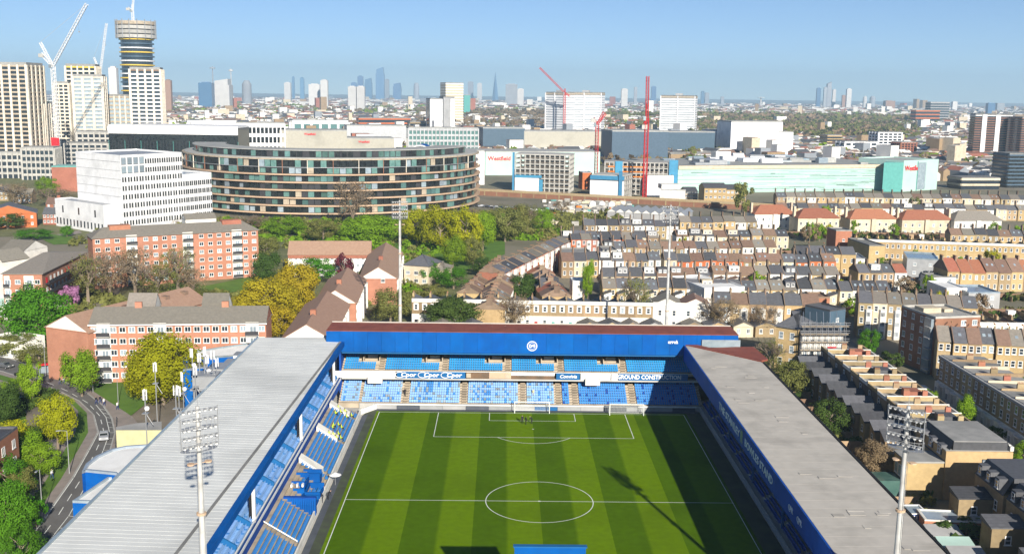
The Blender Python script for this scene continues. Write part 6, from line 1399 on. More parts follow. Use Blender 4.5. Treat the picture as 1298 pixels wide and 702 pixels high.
b = MB(); c = A+u*((B-A).length*.2)-v*.9; b.rbox(c, u, 5, .8, 0, h+.5); b.build('hoist', 'blue_wrap', t)
b = MB(); c = A+u*((B-A).length*.94)-v*.9; b.rbox(c, u, 6, 1.2, 6, h+2); b.build('blue_netting', 'blue_wrap', t)
for k in range(3): b = MB(); b.rbox(A+u*((B-A).length*.3)-v*.25, u, (B-A).length*.5, .2, 12+k*3.4, 12.8+k*3.4); b.build('orange_edge', 'orange', t)
t = thing('white_sheeted_block', 'plain white sheeted block right of the tall red crane mast', 'building site', (0, 0, 0)); q = quad_from(V2(at(820, 249)), V2(at(853, 249)), 16); walls(t, q, 14, 'white_panel'); flat_roof(t, q, 14.02, 'concrete', .4)
t = thing('stepped_block', 'small stepped pale lilac block at the red crane foot', 'building', (0, 0, 0)); q = quad_from(V2(at(836, 257)), V2(at(868, 258)), 12); walls(t, q, 8, 'render_white'); q = quad_from(V2(at(838, 255)), V2(at(862, 255)), 9); walls(t, q, 11, 'render_white', 8.01, 'upper_wall')
for i, (x0, x1, yt, yb, wm) in enumerate(((892, 920, 238, 261, 'yellow_brick'), (920, 945, 240, 261, 'yellow_brick'), (868, 884, 243, 256, 'stock'))):
    A = V2(at(x0, yb)); B = V2(at(x1, yb)); h = hgt(x0, yb, yt); block('ochre_flats', '%s ochre flats with balconies at the foot of the mint mall' % ordn(i), A, B, 12, h, wm, 'slate', 2.5, 'gable', wm, 3, 5, 1.2, cat='flats', group='ochre flats below the mint mall')
t = thing('orange_brick_shop', 'orange brick building between concrete frame and white sheeted block', 'building', (0, 0, 0)); q = quad_from(V2(at(738, 240)), V2(at(750, 240)), 14); walls(t, q, 12, 'orange_brick'); flat_roof(t, q, 12.02, 'steel', .4)
# railway viaduct
A = V2(at(596, 246)); B = V2(at(1000, 268)); u = (B-A).normalized(); v = Vector((-u.y, u.x)); L_ = (B-A).length
t = thing('railway_viaduct', 'long low brown railway viaduct crossing before the building site', 'railway', (0, 0, 0)); b = MB(); b.rbox((A+B)/2, u, L_, 9, -.2, 2.9); b.build('wall', 'brown_brick', t)
b = MB(); b.rbox((A+B)/2-v*4.4, u, L_, .3, 2.91, 3.7); b.build('parapet', 'stock', t); b = MB(); b.rbox((A+B)/2+v*4.4, u, L_, .3, 2.91, 3.7); b.build('parapet', 'stock', t)
for k in (-2.4, -1.0, 1.0, 2.4): b = MB(); b.rbox((A+B)/2+v*k, u, L_, .12, 3.0, 3.15); b.build('rail', 'steel', t)
for i in range(int(L_/9)):
    p = A+u*(4+i*9)-v*4.56; b = MB(); b.rbox(p, u, .7, .2, 0, 2.8); b.build('buttress', 'stock', t)
# white ribbed sheds beside it
for i in range(9):
    x0 = 770+i*11; A = at(x0, 268+i*.6, 4.5); B = at(x0+10.5, 268.5+i*.6, 4.5); block('ribbed_shed', '%s from left of grey ribbed roof sheds below the viaduct' % ordn(i), A, B, 26, 4.5, 'render_grey', 'steel', 1.6, 'gable', 'render_white', 1, 0, cat='shed', along='AD', group='ribbed sheds below the viaduct')
# twin white towers and other towers
for i, (x0, x1, yt, yb, dp, lb) in enumerate(((691, 714, 118, 170, 30, 'left half of the twin white tower blocks'), (718, 761, 118, 170, 30, 'right wider half of the twin white tower blocks'), (836, 879, 122, 172, 34, 'single white tower block right of the tall red crane'))):
    T, q, h, u, v = slab(lb, x0, x1, yt, yb, dp, 'white_panel', 17, wm2='glass_pale', band='white_panel', topm='tan', skew=1, bf=.3)
    b = MB(); c = (q[0]+q[1])/2+v*dp*.5; b.rbox(c, u, 12, 8, h+1, h+5); b.build('lift_housing', 'render_grey', T)
    for e in (q[0], q[1], (q[0]+q[1])/2):
        b = MB(); b.rbox(e-v*.9, u, 1.6, 1.2, 0, h+.5); b.build('pier', 'white_panel', T)
T, q, h, u, v = slab('slim white and grey tower left of centre behind the glazed office', 545, 561, 126, 172, 26, 'white_panel', 0); 
b = MB(); b.rbox(q[0]-u*.6+v*10, v, 16, 1.2, 0, h*.98); b.build('dark_strip', 'glass_black', T)
T, q, h, u, v = slab('grey and white slab joined right of the slim white tower', 562, 576, 124, 172, 26, 'render_grey', 0); b = MB(); b.rbox(q[1]+u*.1+v*2-u*3.5-v*2.6, u, 7, .8, 0, h*.97); b.build('white_strip', 'white_panel', T)
slab('white round-shouldered tower behind the slim white tower', 565, 587, 106, 160, 34, 'render_white', 16, wm2='render_cream', band='render_white')
slab('small dark green block beside the round-shouldered tower', 588, 596, 121, 148, 30, 'mint_dark', 0)
T, q, h, u, v = slab('brown banded tower with white balcony stack at right edge', 1232, 1278, 146, 203, 24, 'brown_brick', 19, wm2='glass', band='brown_brick', topm='white_panel', skew=1)
for f_ in (.25, .62): b = MB(); c = q[0]+u*(q[1]-q[0]).length*f_-v*.9; b.rbox(c, u, 5, 1.0, 0, h+.5); b.build('white_stack', 'white_panel', T)
slab('second brown banded tower cut by the right edge', 1291, 1325, 150, 206, 24, 'brown_brick', 19, wm2='glass', band='brown_brick')
slab('dark blue lower tower cut by the right edge', 1276, 1320, 196, 238, 22, 'blue_grey', 9, wm2='glass_black', band='blue_grey')
for i, (x0, x1, yt, yb, wm, st, lb) in enumerate(((1112, 1141, 168, 196, 'white_panel', 8, 'white eight-storey block beyond the mall right end'), (1070, 1110, 180, 198, 'white_panel', 4, 'low white flats left of the white eight-storey block'), (1141, 1160, 181, 199, 'red_brick', 6, 'red brick flats right of the white eight-storey block'), (1048, 1066, 172, 190, 'yellow_brick', 5, 'tan brick flats behind the mall roofs'),
    (1178, 1202, 130, 155, 'render_grey', 8, 'grey twin-topped block on the right skyline'), (1160, 1190, 140, 158, 'orange_brick', 4, 'wide orange brick block below the twin-topped grey one'), (1218, 1266, 226, 240, 'render_cream', 2, 'long cream and pink low building right of the mall'),
    (1013, 1030, 190, 200, 'render_white', 2, 'small white block on the mall roof edge'), (238, 300, 153, 168, 'white_panel', 0, 'white roof box behind the black office'), (455, 520, 150, 166, 'orange_brick', 3, 'orange brick terrace block behind the studio roofs'), (520, 560, 155, 170, 'stock', 3, 'tan brick block behind the glazed square office'))):
    slab(lb, x0, x1, yt, yb, 20, wm, st, wm2='glass' if st else wm, band=wm, name='distant_block', cat='building', piers=(5 if 'white' in lb and st else 0))
# ================================================================== DISTANT CITY
def tower(label, px0, px1, yt, dist, m, shape='box', group=None):
    y = CAM.y+dist; a = aty(px0, yt, y); c = aty(px1, yt, y); h = a.z; w_ = c.x-a.x; t = thing('skyscraper', label, 'tower', ((a.x+c.x)/2, y, 0), 0, group)
    if shape == 'box':
        b = MB(); b.box(-w_/2, w_/2, 0, w_*.8, -2, h); b.build('wall', m, t); b = MB(); b.box(-w_*.3, w_*.3, w_*.2, w_*.6, h+.01, h*1.03); b.build('plant_room', m, t)
    elif shape == 'spire':
        b = MB(); b.tube((0, w_/2, -2), (0, w_/2, h), w_/2*1.3, w_*.03, n=4); b.build('wall', m, t)
    elif shape == 'round':
        b = MB(); b.tube((0, w_/2, -2), (0, w_/2, h*.85), w_/2, w_*.5, n=16, cap=False); b.tube((0, w_/2, h*.85), (0, w_/2, h), w_*.5, w_*.25, n=16); b.build('wall', m, t)
    elif shape == 'taper':
        b = MB(); b.prism([(-w_/2, 0), (w_/2, 0), (w_/2, w_), (-w_/2, w_)], -2, h*.8); b.prism([(-w_*.42, .1), (w_*.42, .1), (w_*.42, w_*.9), (-w_*.42, w_*.9)], h*.801, [h*.93, h, h, h*.93]); b.build('wall', m, t)
    elif shape == 'mast':
        b = MB(); b.tube((0, w_/2, -2), (0, w_/2, h), w_*.25, w_*.12, n=8); b.build('wall', m, t); b = MB(); b.tube((0, w_/2, h*.93), (0, w_/2, h*.97), w_*.7, n=10); b.build('platform', m, t)
    return t
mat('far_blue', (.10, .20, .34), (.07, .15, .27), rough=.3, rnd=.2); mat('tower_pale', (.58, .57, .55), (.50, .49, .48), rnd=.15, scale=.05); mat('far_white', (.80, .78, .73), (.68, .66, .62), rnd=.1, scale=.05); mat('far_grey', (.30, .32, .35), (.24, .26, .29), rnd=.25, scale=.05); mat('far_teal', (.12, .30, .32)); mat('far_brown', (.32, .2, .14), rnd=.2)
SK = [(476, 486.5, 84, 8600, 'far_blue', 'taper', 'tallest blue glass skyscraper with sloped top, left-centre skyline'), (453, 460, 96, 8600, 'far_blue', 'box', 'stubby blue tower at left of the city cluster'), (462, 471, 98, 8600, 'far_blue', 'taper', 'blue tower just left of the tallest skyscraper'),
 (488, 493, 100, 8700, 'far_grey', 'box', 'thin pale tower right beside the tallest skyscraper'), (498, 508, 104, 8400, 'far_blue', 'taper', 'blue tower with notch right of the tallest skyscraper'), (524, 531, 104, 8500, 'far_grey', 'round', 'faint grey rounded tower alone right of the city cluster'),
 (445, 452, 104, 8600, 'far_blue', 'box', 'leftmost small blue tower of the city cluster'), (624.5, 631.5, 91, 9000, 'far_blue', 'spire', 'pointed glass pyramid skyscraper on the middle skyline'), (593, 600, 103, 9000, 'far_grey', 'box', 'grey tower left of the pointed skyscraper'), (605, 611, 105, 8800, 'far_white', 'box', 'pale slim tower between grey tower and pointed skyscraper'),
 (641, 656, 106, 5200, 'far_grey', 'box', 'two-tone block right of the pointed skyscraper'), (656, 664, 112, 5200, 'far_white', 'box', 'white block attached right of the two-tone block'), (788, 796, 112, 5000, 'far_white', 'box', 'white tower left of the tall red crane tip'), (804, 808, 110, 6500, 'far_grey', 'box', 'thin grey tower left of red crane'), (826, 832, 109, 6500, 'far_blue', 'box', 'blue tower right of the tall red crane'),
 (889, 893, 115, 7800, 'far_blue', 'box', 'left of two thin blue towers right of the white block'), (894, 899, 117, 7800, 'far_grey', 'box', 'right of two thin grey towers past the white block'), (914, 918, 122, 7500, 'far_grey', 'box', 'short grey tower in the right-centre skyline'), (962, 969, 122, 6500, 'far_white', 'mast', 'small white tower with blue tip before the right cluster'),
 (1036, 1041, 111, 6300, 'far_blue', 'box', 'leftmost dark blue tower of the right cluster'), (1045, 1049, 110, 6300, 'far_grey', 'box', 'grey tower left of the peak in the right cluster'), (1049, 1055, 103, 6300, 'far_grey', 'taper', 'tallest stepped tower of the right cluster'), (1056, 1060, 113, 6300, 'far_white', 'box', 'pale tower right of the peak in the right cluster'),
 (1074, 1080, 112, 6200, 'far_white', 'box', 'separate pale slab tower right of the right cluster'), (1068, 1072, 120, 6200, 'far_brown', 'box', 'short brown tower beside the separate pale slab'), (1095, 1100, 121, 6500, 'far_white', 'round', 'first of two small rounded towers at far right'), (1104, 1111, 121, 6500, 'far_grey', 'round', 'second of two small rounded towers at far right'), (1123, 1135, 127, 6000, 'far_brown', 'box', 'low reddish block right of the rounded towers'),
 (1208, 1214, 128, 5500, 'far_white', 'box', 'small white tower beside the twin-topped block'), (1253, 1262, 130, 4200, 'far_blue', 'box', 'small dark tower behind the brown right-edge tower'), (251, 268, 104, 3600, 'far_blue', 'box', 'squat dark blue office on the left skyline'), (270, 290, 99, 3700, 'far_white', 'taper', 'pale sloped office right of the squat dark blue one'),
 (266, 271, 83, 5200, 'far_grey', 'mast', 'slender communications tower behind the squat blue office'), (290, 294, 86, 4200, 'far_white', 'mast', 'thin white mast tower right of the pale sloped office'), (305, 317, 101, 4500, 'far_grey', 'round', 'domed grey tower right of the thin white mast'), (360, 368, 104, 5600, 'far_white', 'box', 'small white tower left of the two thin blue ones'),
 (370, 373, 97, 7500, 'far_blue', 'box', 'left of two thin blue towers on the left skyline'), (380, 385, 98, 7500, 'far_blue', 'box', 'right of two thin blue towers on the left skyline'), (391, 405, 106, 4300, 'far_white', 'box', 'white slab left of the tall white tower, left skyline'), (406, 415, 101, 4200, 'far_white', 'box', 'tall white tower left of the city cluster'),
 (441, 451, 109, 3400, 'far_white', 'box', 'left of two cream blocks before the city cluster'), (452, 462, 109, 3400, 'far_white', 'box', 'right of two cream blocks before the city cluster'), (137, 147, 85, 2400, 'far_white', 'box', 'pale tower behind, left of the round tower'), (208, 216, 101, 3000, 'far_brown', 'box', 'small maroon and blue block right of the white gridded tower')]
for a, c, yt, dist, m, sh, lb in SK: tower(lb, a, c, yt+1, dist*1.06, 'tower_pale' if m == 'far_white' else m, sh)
# stuff: distant low buildings and woods
def scatter_buildings():
    V = []; F = []; MI = []
    r = random.Random(11)
    def bx(cx, cy, L_, W_, h, a, gable, wm, rm):
        u = (math.cos(a), math.sin(a)); v = (-u[1], u[0]); n = len(V)
        cs = [(cx+u[0]*x*L_/2+v[0]*y*W_/2, cy+u[1]*x*L_/2+v[1]*y*W_/2) for x, y in ((-1, -1), (1, -1), (1, 1), (-1, 1))]
        V.extend([(x, y, -1) for x, y in cs]+[(x, y, h) for x, y in cs])
        for i in range(4): j = (i+1) % 4; F.append((n+i, n+j, n+4+j, n+4+i)); MI.append(wm)
        if gable:
            g = h+W_*.28; e = [(cx-u[0]*L_/2, cy-u[1]*L_/2, g), (cx+u[0]*L_/2, cy+u[1]*L_/2, g)]; V.extend(e)
            F.append((n+4, n+5, n+9, n+8)); F.append((n+6, n+7, n+8, n+9)); F.append((n+5, n+6, n+9)); F.append((n+7, n+4, n+8)); MI.extend([rm, rm, wm, wm])
        else: F.append((n+4, n+5, n+6, n+7)); MI.append(rm)
    for i in range(24000):
        d = 640*math.exp(r.random()**.85*math.log(9500/640)); px = r.uniform(-60, 1360)
        if d < 1100 and (px < 900): continue
        if d < 900: continue
        y = CAM.y+d; x = CAM.x+(px-649)/FPX*d; far_ = d > 2500
        # parkland bands stay green
        if px > 880 and px < 1150 and 1700 < d < 3600 and r.random() < .93: continue
        if px > 560 and px < 700 and 2200 < d < 3600 and r.random() < .6: continue
        a = math.sin(x*.0011+y*.0007)*.5+r.choice((0, 0, PI/2)); s = 1 if d < 2500 else (1.4 if d < 5000 else 2.4)
        L_ = r.uniform(8, 30)*s; W_ = r.uniform(7, 11)*s; h = r.uniform(5, 9)*(1+.15*(s-1)); gb = r.random() < .7
        if r.random() < .02: h = r.uniform(14, 26)*(1 if d < 5000 else 1.3); L_ *= .7; W_ *= 1.2; gb = False
        if r.random() < .003 and d > 3000: h = r.uniform(26, 55)*(1 if d < 6000 else 1.3); L_ = W_*1.5; gb = False
        wm = r.choices(range(5), (46, 22, 13, 9, 10))[0]; rm = r.choices((5, 6, 7, 0, 3), (26, 16, 12, 24, 8))[0]
        bx(x, y, L_, W_, h, a, gb, wm, rm)
    # crescent of small white houses in the middle right
    for j in range(14):
        for i in range(34):
            px = 742+i*8+r.uniform(-2, 2)+(j % 2)*4; d = 1500+j*70+r.uniform(-10, 10)
            y = CAM.y+d; x = CAM.x+(px-649)/FPX*d; bx(x, y, r.uniform(5, 8), 8, r.uniform(6, 9), .1, True, 0 if r.random() < .8 else 1, r.choice((5, 0, 6)))
    me = bpy.data.meshes.new('distant_houses'); me.from_pydata(V, [], F)
    for m in ('far_white', 'render_cream', 'stock', 'red_brick', 'far_grey', 'slate', 'brown_tile', 'felt'): me.materials.append(MATS[m])
    me.polygons.foreach_set('material_index', MI); me.update(); o = ob('distant_houses', me); tag(o, 'mass of small pale houses and blocks spreading to the skyline', 'houses', None, 'stuff')
scatter_buildings()
# ================================================================== TREES
def leaf_mesh(name, n, size, seed, shape='round', clumps=46):
    r = np.random.default_rng(seed)
    # clump centres in a unit crown (z 0..1, radius .5)
    c = r.normal(size=(clumps, 3)); c /= np.linalg.norm(c, axis=1)[:, None]; rad = .22+.27*r.random(clumps)**.6; c = c*rad[:, None]*np.array([1, 1, 1.0])
    c[:, 2] *= 1.0; cz = c[:, 2]+.5
    if shape == 'cone': f_ = np.clip(1.25-cz, .2, 1); c[:, 0] *= f_; c[:, 1] *= f_
    if shape == 'tall': c[:, 0] *= .9; c[:, 1] *= .9
    c[:, 2] = cz; cr = r.uniform(.10, .19, clumps) if clumps < 70 else r.uniform(.11, .17, clumps)
    k = r.integers(0, clumps, n); d = r.normal(size=(n, 3)); d /= np.linalg.norm(d, axis=1)[:, None]; p = c[k]+d*(cr[k]*r.random(n)**.35)[:, None]
    # random quads roughly facing outward
    nrm = d*1.1+(p-np.array([0, 0, .45]))*1.2+r.normal(size=(n, 3))*.45; nrm /= np.linalg.norm(nrm, axis=1)[:, None]
    t = np.cross(nrm, r.normal(size=(n, 3))); t /= np.linalg.norm(t, axis=1)[:, None]; s = np.cross(nrm, t); sz = size*r.uniform(.6, 1.3, n)[:, None]
    v = np.stack([p-t*sz-s*sz*.6, p+t*sz-s*sz*.6, p+t*sz*.7+s*sz*.7, p-t*sz*.7+s*sz*.7], 1).reshape(-1, 3)
    me = bpy.data.meshes.new(name); me.vertices.add(4*n); me.vertices.foreach_set('co', v.ravel()); me.loops.add(4*n); me.loops.foreach_set('vertex_index', np.arange(4*n)); me.polygons.add(n)
    me.polygons.foreach_set('loop_start', np.arange(n)*4); me.update(calc_edges=True); return me
def bare_mesh(name, seed, depth=6, spread=.55, drop=.72):
    r = random.Random(seed); b = MB()
    def grow(p, d, L_, rad, k):
        q = p+d*L_; b.tube(p, q, rad, rad*.65, n=4 if k < 3 else 3, cap=False)
        if k >= depth: return
        for i in range(3 if k > 0 else 4):
            ax = Vector((r.gauss(0, 1), r.gauss(0, 1), r.gauss(0, .5))).normalized(); dd = (d+ax*spread+Vector((0, 0, .12))).normalized(); grow(p+d*L_*r.uniform(.6, 1), dd, L_*drop*r.uniform(.8, 1.1), rad*.6, k+1)
    grow(Vector((0, 0, 0)), Vector((0, 0, 1)), .27, .028, 0)
    zm = max(v[2] for v in b.v); b.v = [(x/zm, y/zm, z/zm) for x, y, z in b.v]; return b
LM = {}
def leafm(kind, i, m):
    k = (kind, i, m)
    if k not in LM:
        base = (kind, i, None)
        if base not in LM: LM[base] = {'round': lambda: leaf_mesh('crown', 7000, .017, i, clumps=52), 'dense': lambda: leaf_mesh('crown', 16000, .0145, i+5, clumps=110), 'tall': lambda: leaf_mesh('crown', 8000, .016, i+9, 'tall'), 'cone': lambda: leaf_mesh('crown', 6000, .018, i+3, 'cone'), 'small': lambda: leaf_mesh('crown', 1600, .035, i+20, clumps=20), 'sparse': lambda: leaf_mesh('crown', 2600, .013, i+30, clumps=60)}[kind]()
        me = LM[base].copy(); me.materials.append(MATS[m]); LM[k] = me
    return LM[k]
def trunk(b, r=random):
    b.tube((0, 0, -.02), (0, 0, .5), .035, .022, n=7); 
    for k in range(7):
        a = k*2.4; z = .28+.05*k; b.tube((0, 0, z), (.27*math.cos(a), .27*math.sin(a), z+.22), .014, .005, n=4)
TN = 0
def tree(px, py, w_px, h_px, m, kind, label, z=0, group=None, base=None):
    """px,py = foot in the picture, size in pixels of the photograph"""
    global TN
    p = base or at(px, py, z); D = (p-CAM).dot(_F); s = D/FPX; W_ = w_px*s; H_ = h_px*s*1.03; TN += 1; t = thing('tree', label, 'tree', p, random.uniform(0, 6.28), group)
    o = ob('trunk', cached(('trunk',), trunk, ('bark',)), t); o.scale = (W_, W_, H_)
    if kind == 'bare':
        o.scale = (.01, .01, .01); bpy.data.objects.remove(o)
        i = TN % 3; k = ('bare', i)
        if k not in LM: LM[k] = bare_mesh('limbs', i+3).mesh('limbs', ['bark'])
        me = LM[k]; xm = max(abs(v.co.x) for v in me.vertices); o = ob('trunk', me, t); o.scale = (W_/2/xm, W_/2/xm, H_)
        c = ob('crown', leafm('sparse', i, m), t, (0, 0, H_*.22)); c.scale = (W_, W_, H_*.8)
    else:
        lift = .12 if kind in ('round', 'cone', 'tall') else .05
        c = ob('crown', leafm(kind, TN % (3 if kind != 'dense' else 2), m), t, (0, 0, H_*lift)); c.scale = (W_*random.uniform(.98, 1.2), W_*random.uniform(.94, 1.12), H_*(1-lift)); c.rotation_euler = (random.uniform(-.07, .07), random.uniform(-.07, .07), 0)
    return t
T = tree
T(50, 437, 76, 72, 'leaf_green', 'dense', 'big round bright green tree between flats at far left')
T(90, 392, 30, 30, 'leaf_pink', 'small', 'pink blossom tree beside the big round green tree')
for i, (x, y, w_, h_, m) in enumerate(((112, 385, 50, 62, 'leaf_olive'), (140, 382, 55, 65, 'leaf_brown'), (172, 378, 55, 66, 'leaf_brown'), (200, 384, 50, 52, 'leaf_olive'), (226, 372, 46, 60, 'leaf_olive'), (246, 378, 40, 40, 'leaf_brown'), (150, 350, 45, 50, 'leaf_brown'))):
    T(x, y, w_, h_, m, 'bare', '%s half-bare tree from left in the courtyard before the long flats' % ordn(i), group='half-bare courtyard trees')
T(207, 512, 84, 92, 'leaf_yellow', 'dense', 'large yellow-green tree in front of the near flats'); T(180, 506, 44, 60, 'leaf_yellow', 'round', 'yellow-green tree on the left flank of the large one')
T(335, 418, 76, 66, 'leaf_mustard', 'dense', 'wide mustard yellow tree right of the near flats'); T(378, 400, 58, 66, 'leaf_mustard', 'dense', 'mustard yellow tree behind the wide one, before brown roofs'); T(352, 432, 50, 46, 'leaf_mustard', 'round', 'low mustard tree against the left stand roof')
T(104, 502, 44, 58, 'leaf_bright', 'round', 'small green tree on the pavement corner by the blank gable'); T(42, 512, 32, 60, 'leaf_bright', 'tall', 'slim green street tree left of the road junction'); T(74, 572, 50, 74, 'leaf_yellow', 'tall', 'yellow-green tree over the road bend shading the parking bays'); 
for i, (x, y, w_, h_, m, k) in enumerate(((34, 596, 50, 50, 'leaf_bright', 'round'), (12, 640, 60, 62, 'leaf_green', 'round'), (-2, 610, 60, 70, 'leaf_dark', 'round'), (30, 640, 40, 50, 'leaf_olive', 'round'), (8, 690, 70, 80, 'leaf_green', 'dense'), (38, 578, 30, 40, 'leaf_dark', 'round'), (8, 540, 40, 56, 'leaf_dark', 'round'), (30, 726, 50, 60, 'leaf_green', 'round'), (12, 520, 26, 40, 'leaf_bright', 'round'))):
    T(x, y, w_, h_, m, k, '%s tree from the top in the belt left of the road' % ordn(i), group='tree belt left of the road')
T(470, 308, 68, 34, 'leaf_bright', 'dense', 'wide bright green tree in front of the curved flats'); T(435, 356, 24, 38, 'leaf_purple', 'small', 'small dark purple tree before the brown-roofed flats')
for i, (x, y, w_, h_, m) in enumerate(((528, 312, 44, 48, 'leaf_yellow'), (558, 320, 50, 58, 'leaf_yellow'), (590, 322, 48, 60, 'leaf_yellow'), (612, 318, 34, 50, 'leaf_bright'), (574, 340, 34, 40, 'leaf_bright'), (600, 338, 30, 38, 'leaf_olive'))):
    T(x, y, w_, h_, m, 'tall', '%s from left of the tall yellow-green willow-like trees' % ordn(i), group='tall yellow-green trees')
T(447, 290, 54, 62, 'leaf_brown', 'bare', 'wide bare brown tree standing before the curved flats'); T(687, 298, 26, 34, 'leaf_bright', 'round', 'small bright green tree left of the slanting terrace')
for i, (x, y, w_, h_) in enumerate(((640, 306, 46, 44), (655, 302, 36, 42), (668, 300, 34, 40), (712, 272, 24, 18), (600, 284, 20, 20))): T(x, y, w_, h_, 'leaf_olive' if i < 3 else 'leaf_brown', 'round' if i < 2 else 'bare', '%s olive or brown tree in the clump left of the small green one' % ordn(i), group='dull trees behind the slanting terrace')
T(495, 412, 48, 46, 'leaf_olive', 'round', 'olive tree between brown-roofed flats and white terrace'); T(574, 418, 66, 40, 'leaf_dark', 'dense', 'dark green conifer-like tree in front of the white terrace'); T(664, 384, 46, 36, 'leaf_dark', 'dense', 'rounded grey-green tree in the street behind the white terrace')
T(745, 382, 18, 52, 'leaf_bright', 'sparse' if False else 'tall', 'slim light green tree right of the ochre gabled stack'); T(652, 418, 52, 44, 'leaf_brown', 'bare', 'leafless tree in front of the white terrace, left'); T(805, 414, 44, 64, 'leaf_olive', 'bare', 'tall half-bare tree in front of the white terrace, right')
T(915, 424, 50, 46, 'leaf_brown', 'bare', 'leafless tree before the bay-fronted row'); T(968, 425, 36, 40, 'leaf_brown', 'bare', 'smaller leafless tree right of the bay-fronted row tree')
for i, (x, y, w_, h_, m) in enumerate(((794, 346, 14, 16, 'leaf_bright'), (829, 342, 13, 16, 'leaf_bright'), (938, 321, 22, 18, 'leaf_bright'), (939, 338, 14, 16, 'leaf_bright'), (925, 296, 14, 22, 'leaf_bright'), (908, 296, 24, 20, 'leaf_olive'), (940, 272, 26, 40, 'leaf_olive'), (1085, 292, 16, 18, 'leaf_yellow'), (1000, 288, 20, 22, 'leaf_brown'), (1118, 338, 14, 12, 'leaf_bright'), (1160, 372, 14, 14, 'leaf_green'), (1010, 330, 12, 16, 'leaf_olive'), (1160, 268, 16, 18, 'leaf_olive'), (1255, 345, 18, 18, 'leaf_olive'), (1100, 330, 12, 14, 'leaf_dark'))):
    T(x, y, w_, h_, m, 'small', '%s small garden tree from the list of gaps between terrace rows' % ordn(i), group='garden trees between the terraces')
T(1175, 528, 26, 36, 'leaf_bright', 'round', 'light green street tree, farther of the two right-hand pair'); T(1222, 545, 34, 44, 'leaf_bright', 'cone', 'light green conical street tree, nearer of the right-hand pair'); T(1296, 600, 30, 42, 'leaf_bright', 'round', 'light green street tree at the right edge')
T(1282, 470, 48, 50, 'leaf_olive', 'bare', 'large half-bare tree behind the shaded terrace'); T(1110, 606, 48, 46, 'leaf_brown', 'dense', 'round russet-olive tree beside the right stand roof'); T(1052, 555, 46, 50, 'leaf_dark', 'round', 'dark garden tree beside the right stand roof, upper'); T(1000, 502, 44, 46, 'leaf_olive', 'round', 'olive garden tree behind the corner of the right stand')
T(975, 480, 40, 50, 'leaf_olive', 'bare', 'tangled half-bare tree at the corner where stands meet'); T(1102, 450, 26, 34, 'leaf_green', 'round', 'green tree in the shade before the tall cream villas'); T(1130, 466, 30, 20, 'leaf_dark', 'small', 'dark bush beside the brown corner block'); T(1100, 418, 22, 40, 'leaf_olive', 'bare', 'thin half-bare tree before the tall cream villa row'); T(1186, 415, 22, 36, 'leaf_olive', 'bare', 'thin half-bare tree above the brown corner block')
T(1214, 682, 60, 26, 'leaf_dark', 'small', 'wide dark garden bush below the long garden building'); T(1250, 672, 44, 26, 'leaf_brown', 'small', 'brown garden bush right of the wide dark bush'); T(1040, 590, 30, 30, 'leaf_olive', 'small', 'yellowish shrub along the right stand outer edge'); T(1265, 560, 24, 20, 'leaf_dark', 'small', 'dark bush across the street before the shaded terrace')
for i, (x, y, w_, h_, m) in enumerate(((20, 262, 44, 30, 'leaf_brown'), (60, 250, 26, 26, 'leaf_bright'), (10, 290, 50, 18, 'leaf_dark'), (40, 305, 40, 14, 'leaf_green'), (70, 262, 50, 24, 'leaf_brown'), (85, 300, 16, 14, 'leaf_green'), (335, 330, 40, 30, 'leaf_olive'), (362, 300, 50, 26, 'leaf_bright'), (410, 305, 40, 26, 'leaf_olive'), (340, 360, 40, 40, 'leaf_dark'), (400, 360, 50, 34, 'leaf_green'), (540, 360, 36, 30, 'leaf_green'), (575, 366, 40, 26, 'leaf_green'), (612, 350, 30, 24, 'leaf_dark'), (250, 300, 60, 30, 'leaf_brown'), (320, 292, 50, 18, 'leaf_brown'), (545, 380, 40, 20, 'leaf_olive'), (380, 340, 26, 24, 'leaf_olive'), (255, 390, 60, 20, 'leaf_olive'), (215, 392, 50, 24, 'leaf_olive'), (20, 450, 60, 26, 'leaf_olive'), (50, 462, 50, 20, 'leaf_olive'))):
    T(x, y, w_, h_, m, 'bare' if m == 'leaf_brown' else 'round', '%s background tree counting roughly leftward gardens to the courtyard' % ordn(i), group='background trees left of the terraces')
T(52, 606, 40, 46, 'leaf_bright', 'round', 'light green tree at the inner edge of the left tree belt'); T(20, 590, 44, 60, 'leaf_yellow', 'tall', 'yellowish tall tree inside the left belt beside the dark building'); T(46, 668, 34, 40, 'leaf_green', 'small', 'low green tree overhanging the left path near the bottom')
rr_ = random.Random(77); k_ = 0
for (y_, x0_, x1_) in ((160, 60, 150), (190, 40, 160), (220, 45, 200), (252, 50, 220), (288, 50, 240), (352, 80, 260), (332, 100, 150), (410, 100, 240)):
    for q_ in range(5):
        x_ = rr_.uniform(x0_, x1_); s_ = pj((x_, y_, 0)); f_ = FPX/((Vector((x_, y_, 0))-CAM).dot(_F))
        if not 600 < s_[0] < 1300: continue
        T(0, 0, rr_.uniform(4, 6.5)*f_, rr_.uniform(6, 9.5)*f_, rr_.choice(('leaf_bright', 'leaf_yellow', 'leaf_olive', 'leaf_bright', 'leaf_brown')), 'small', '%s back garden tree between terrace rows, counting row by row from the stadium' % ordn(k_), base=Vector((x_, y_+rr_.uniform(-2, 2), 0)), group='back garden trees'); k_ += 1
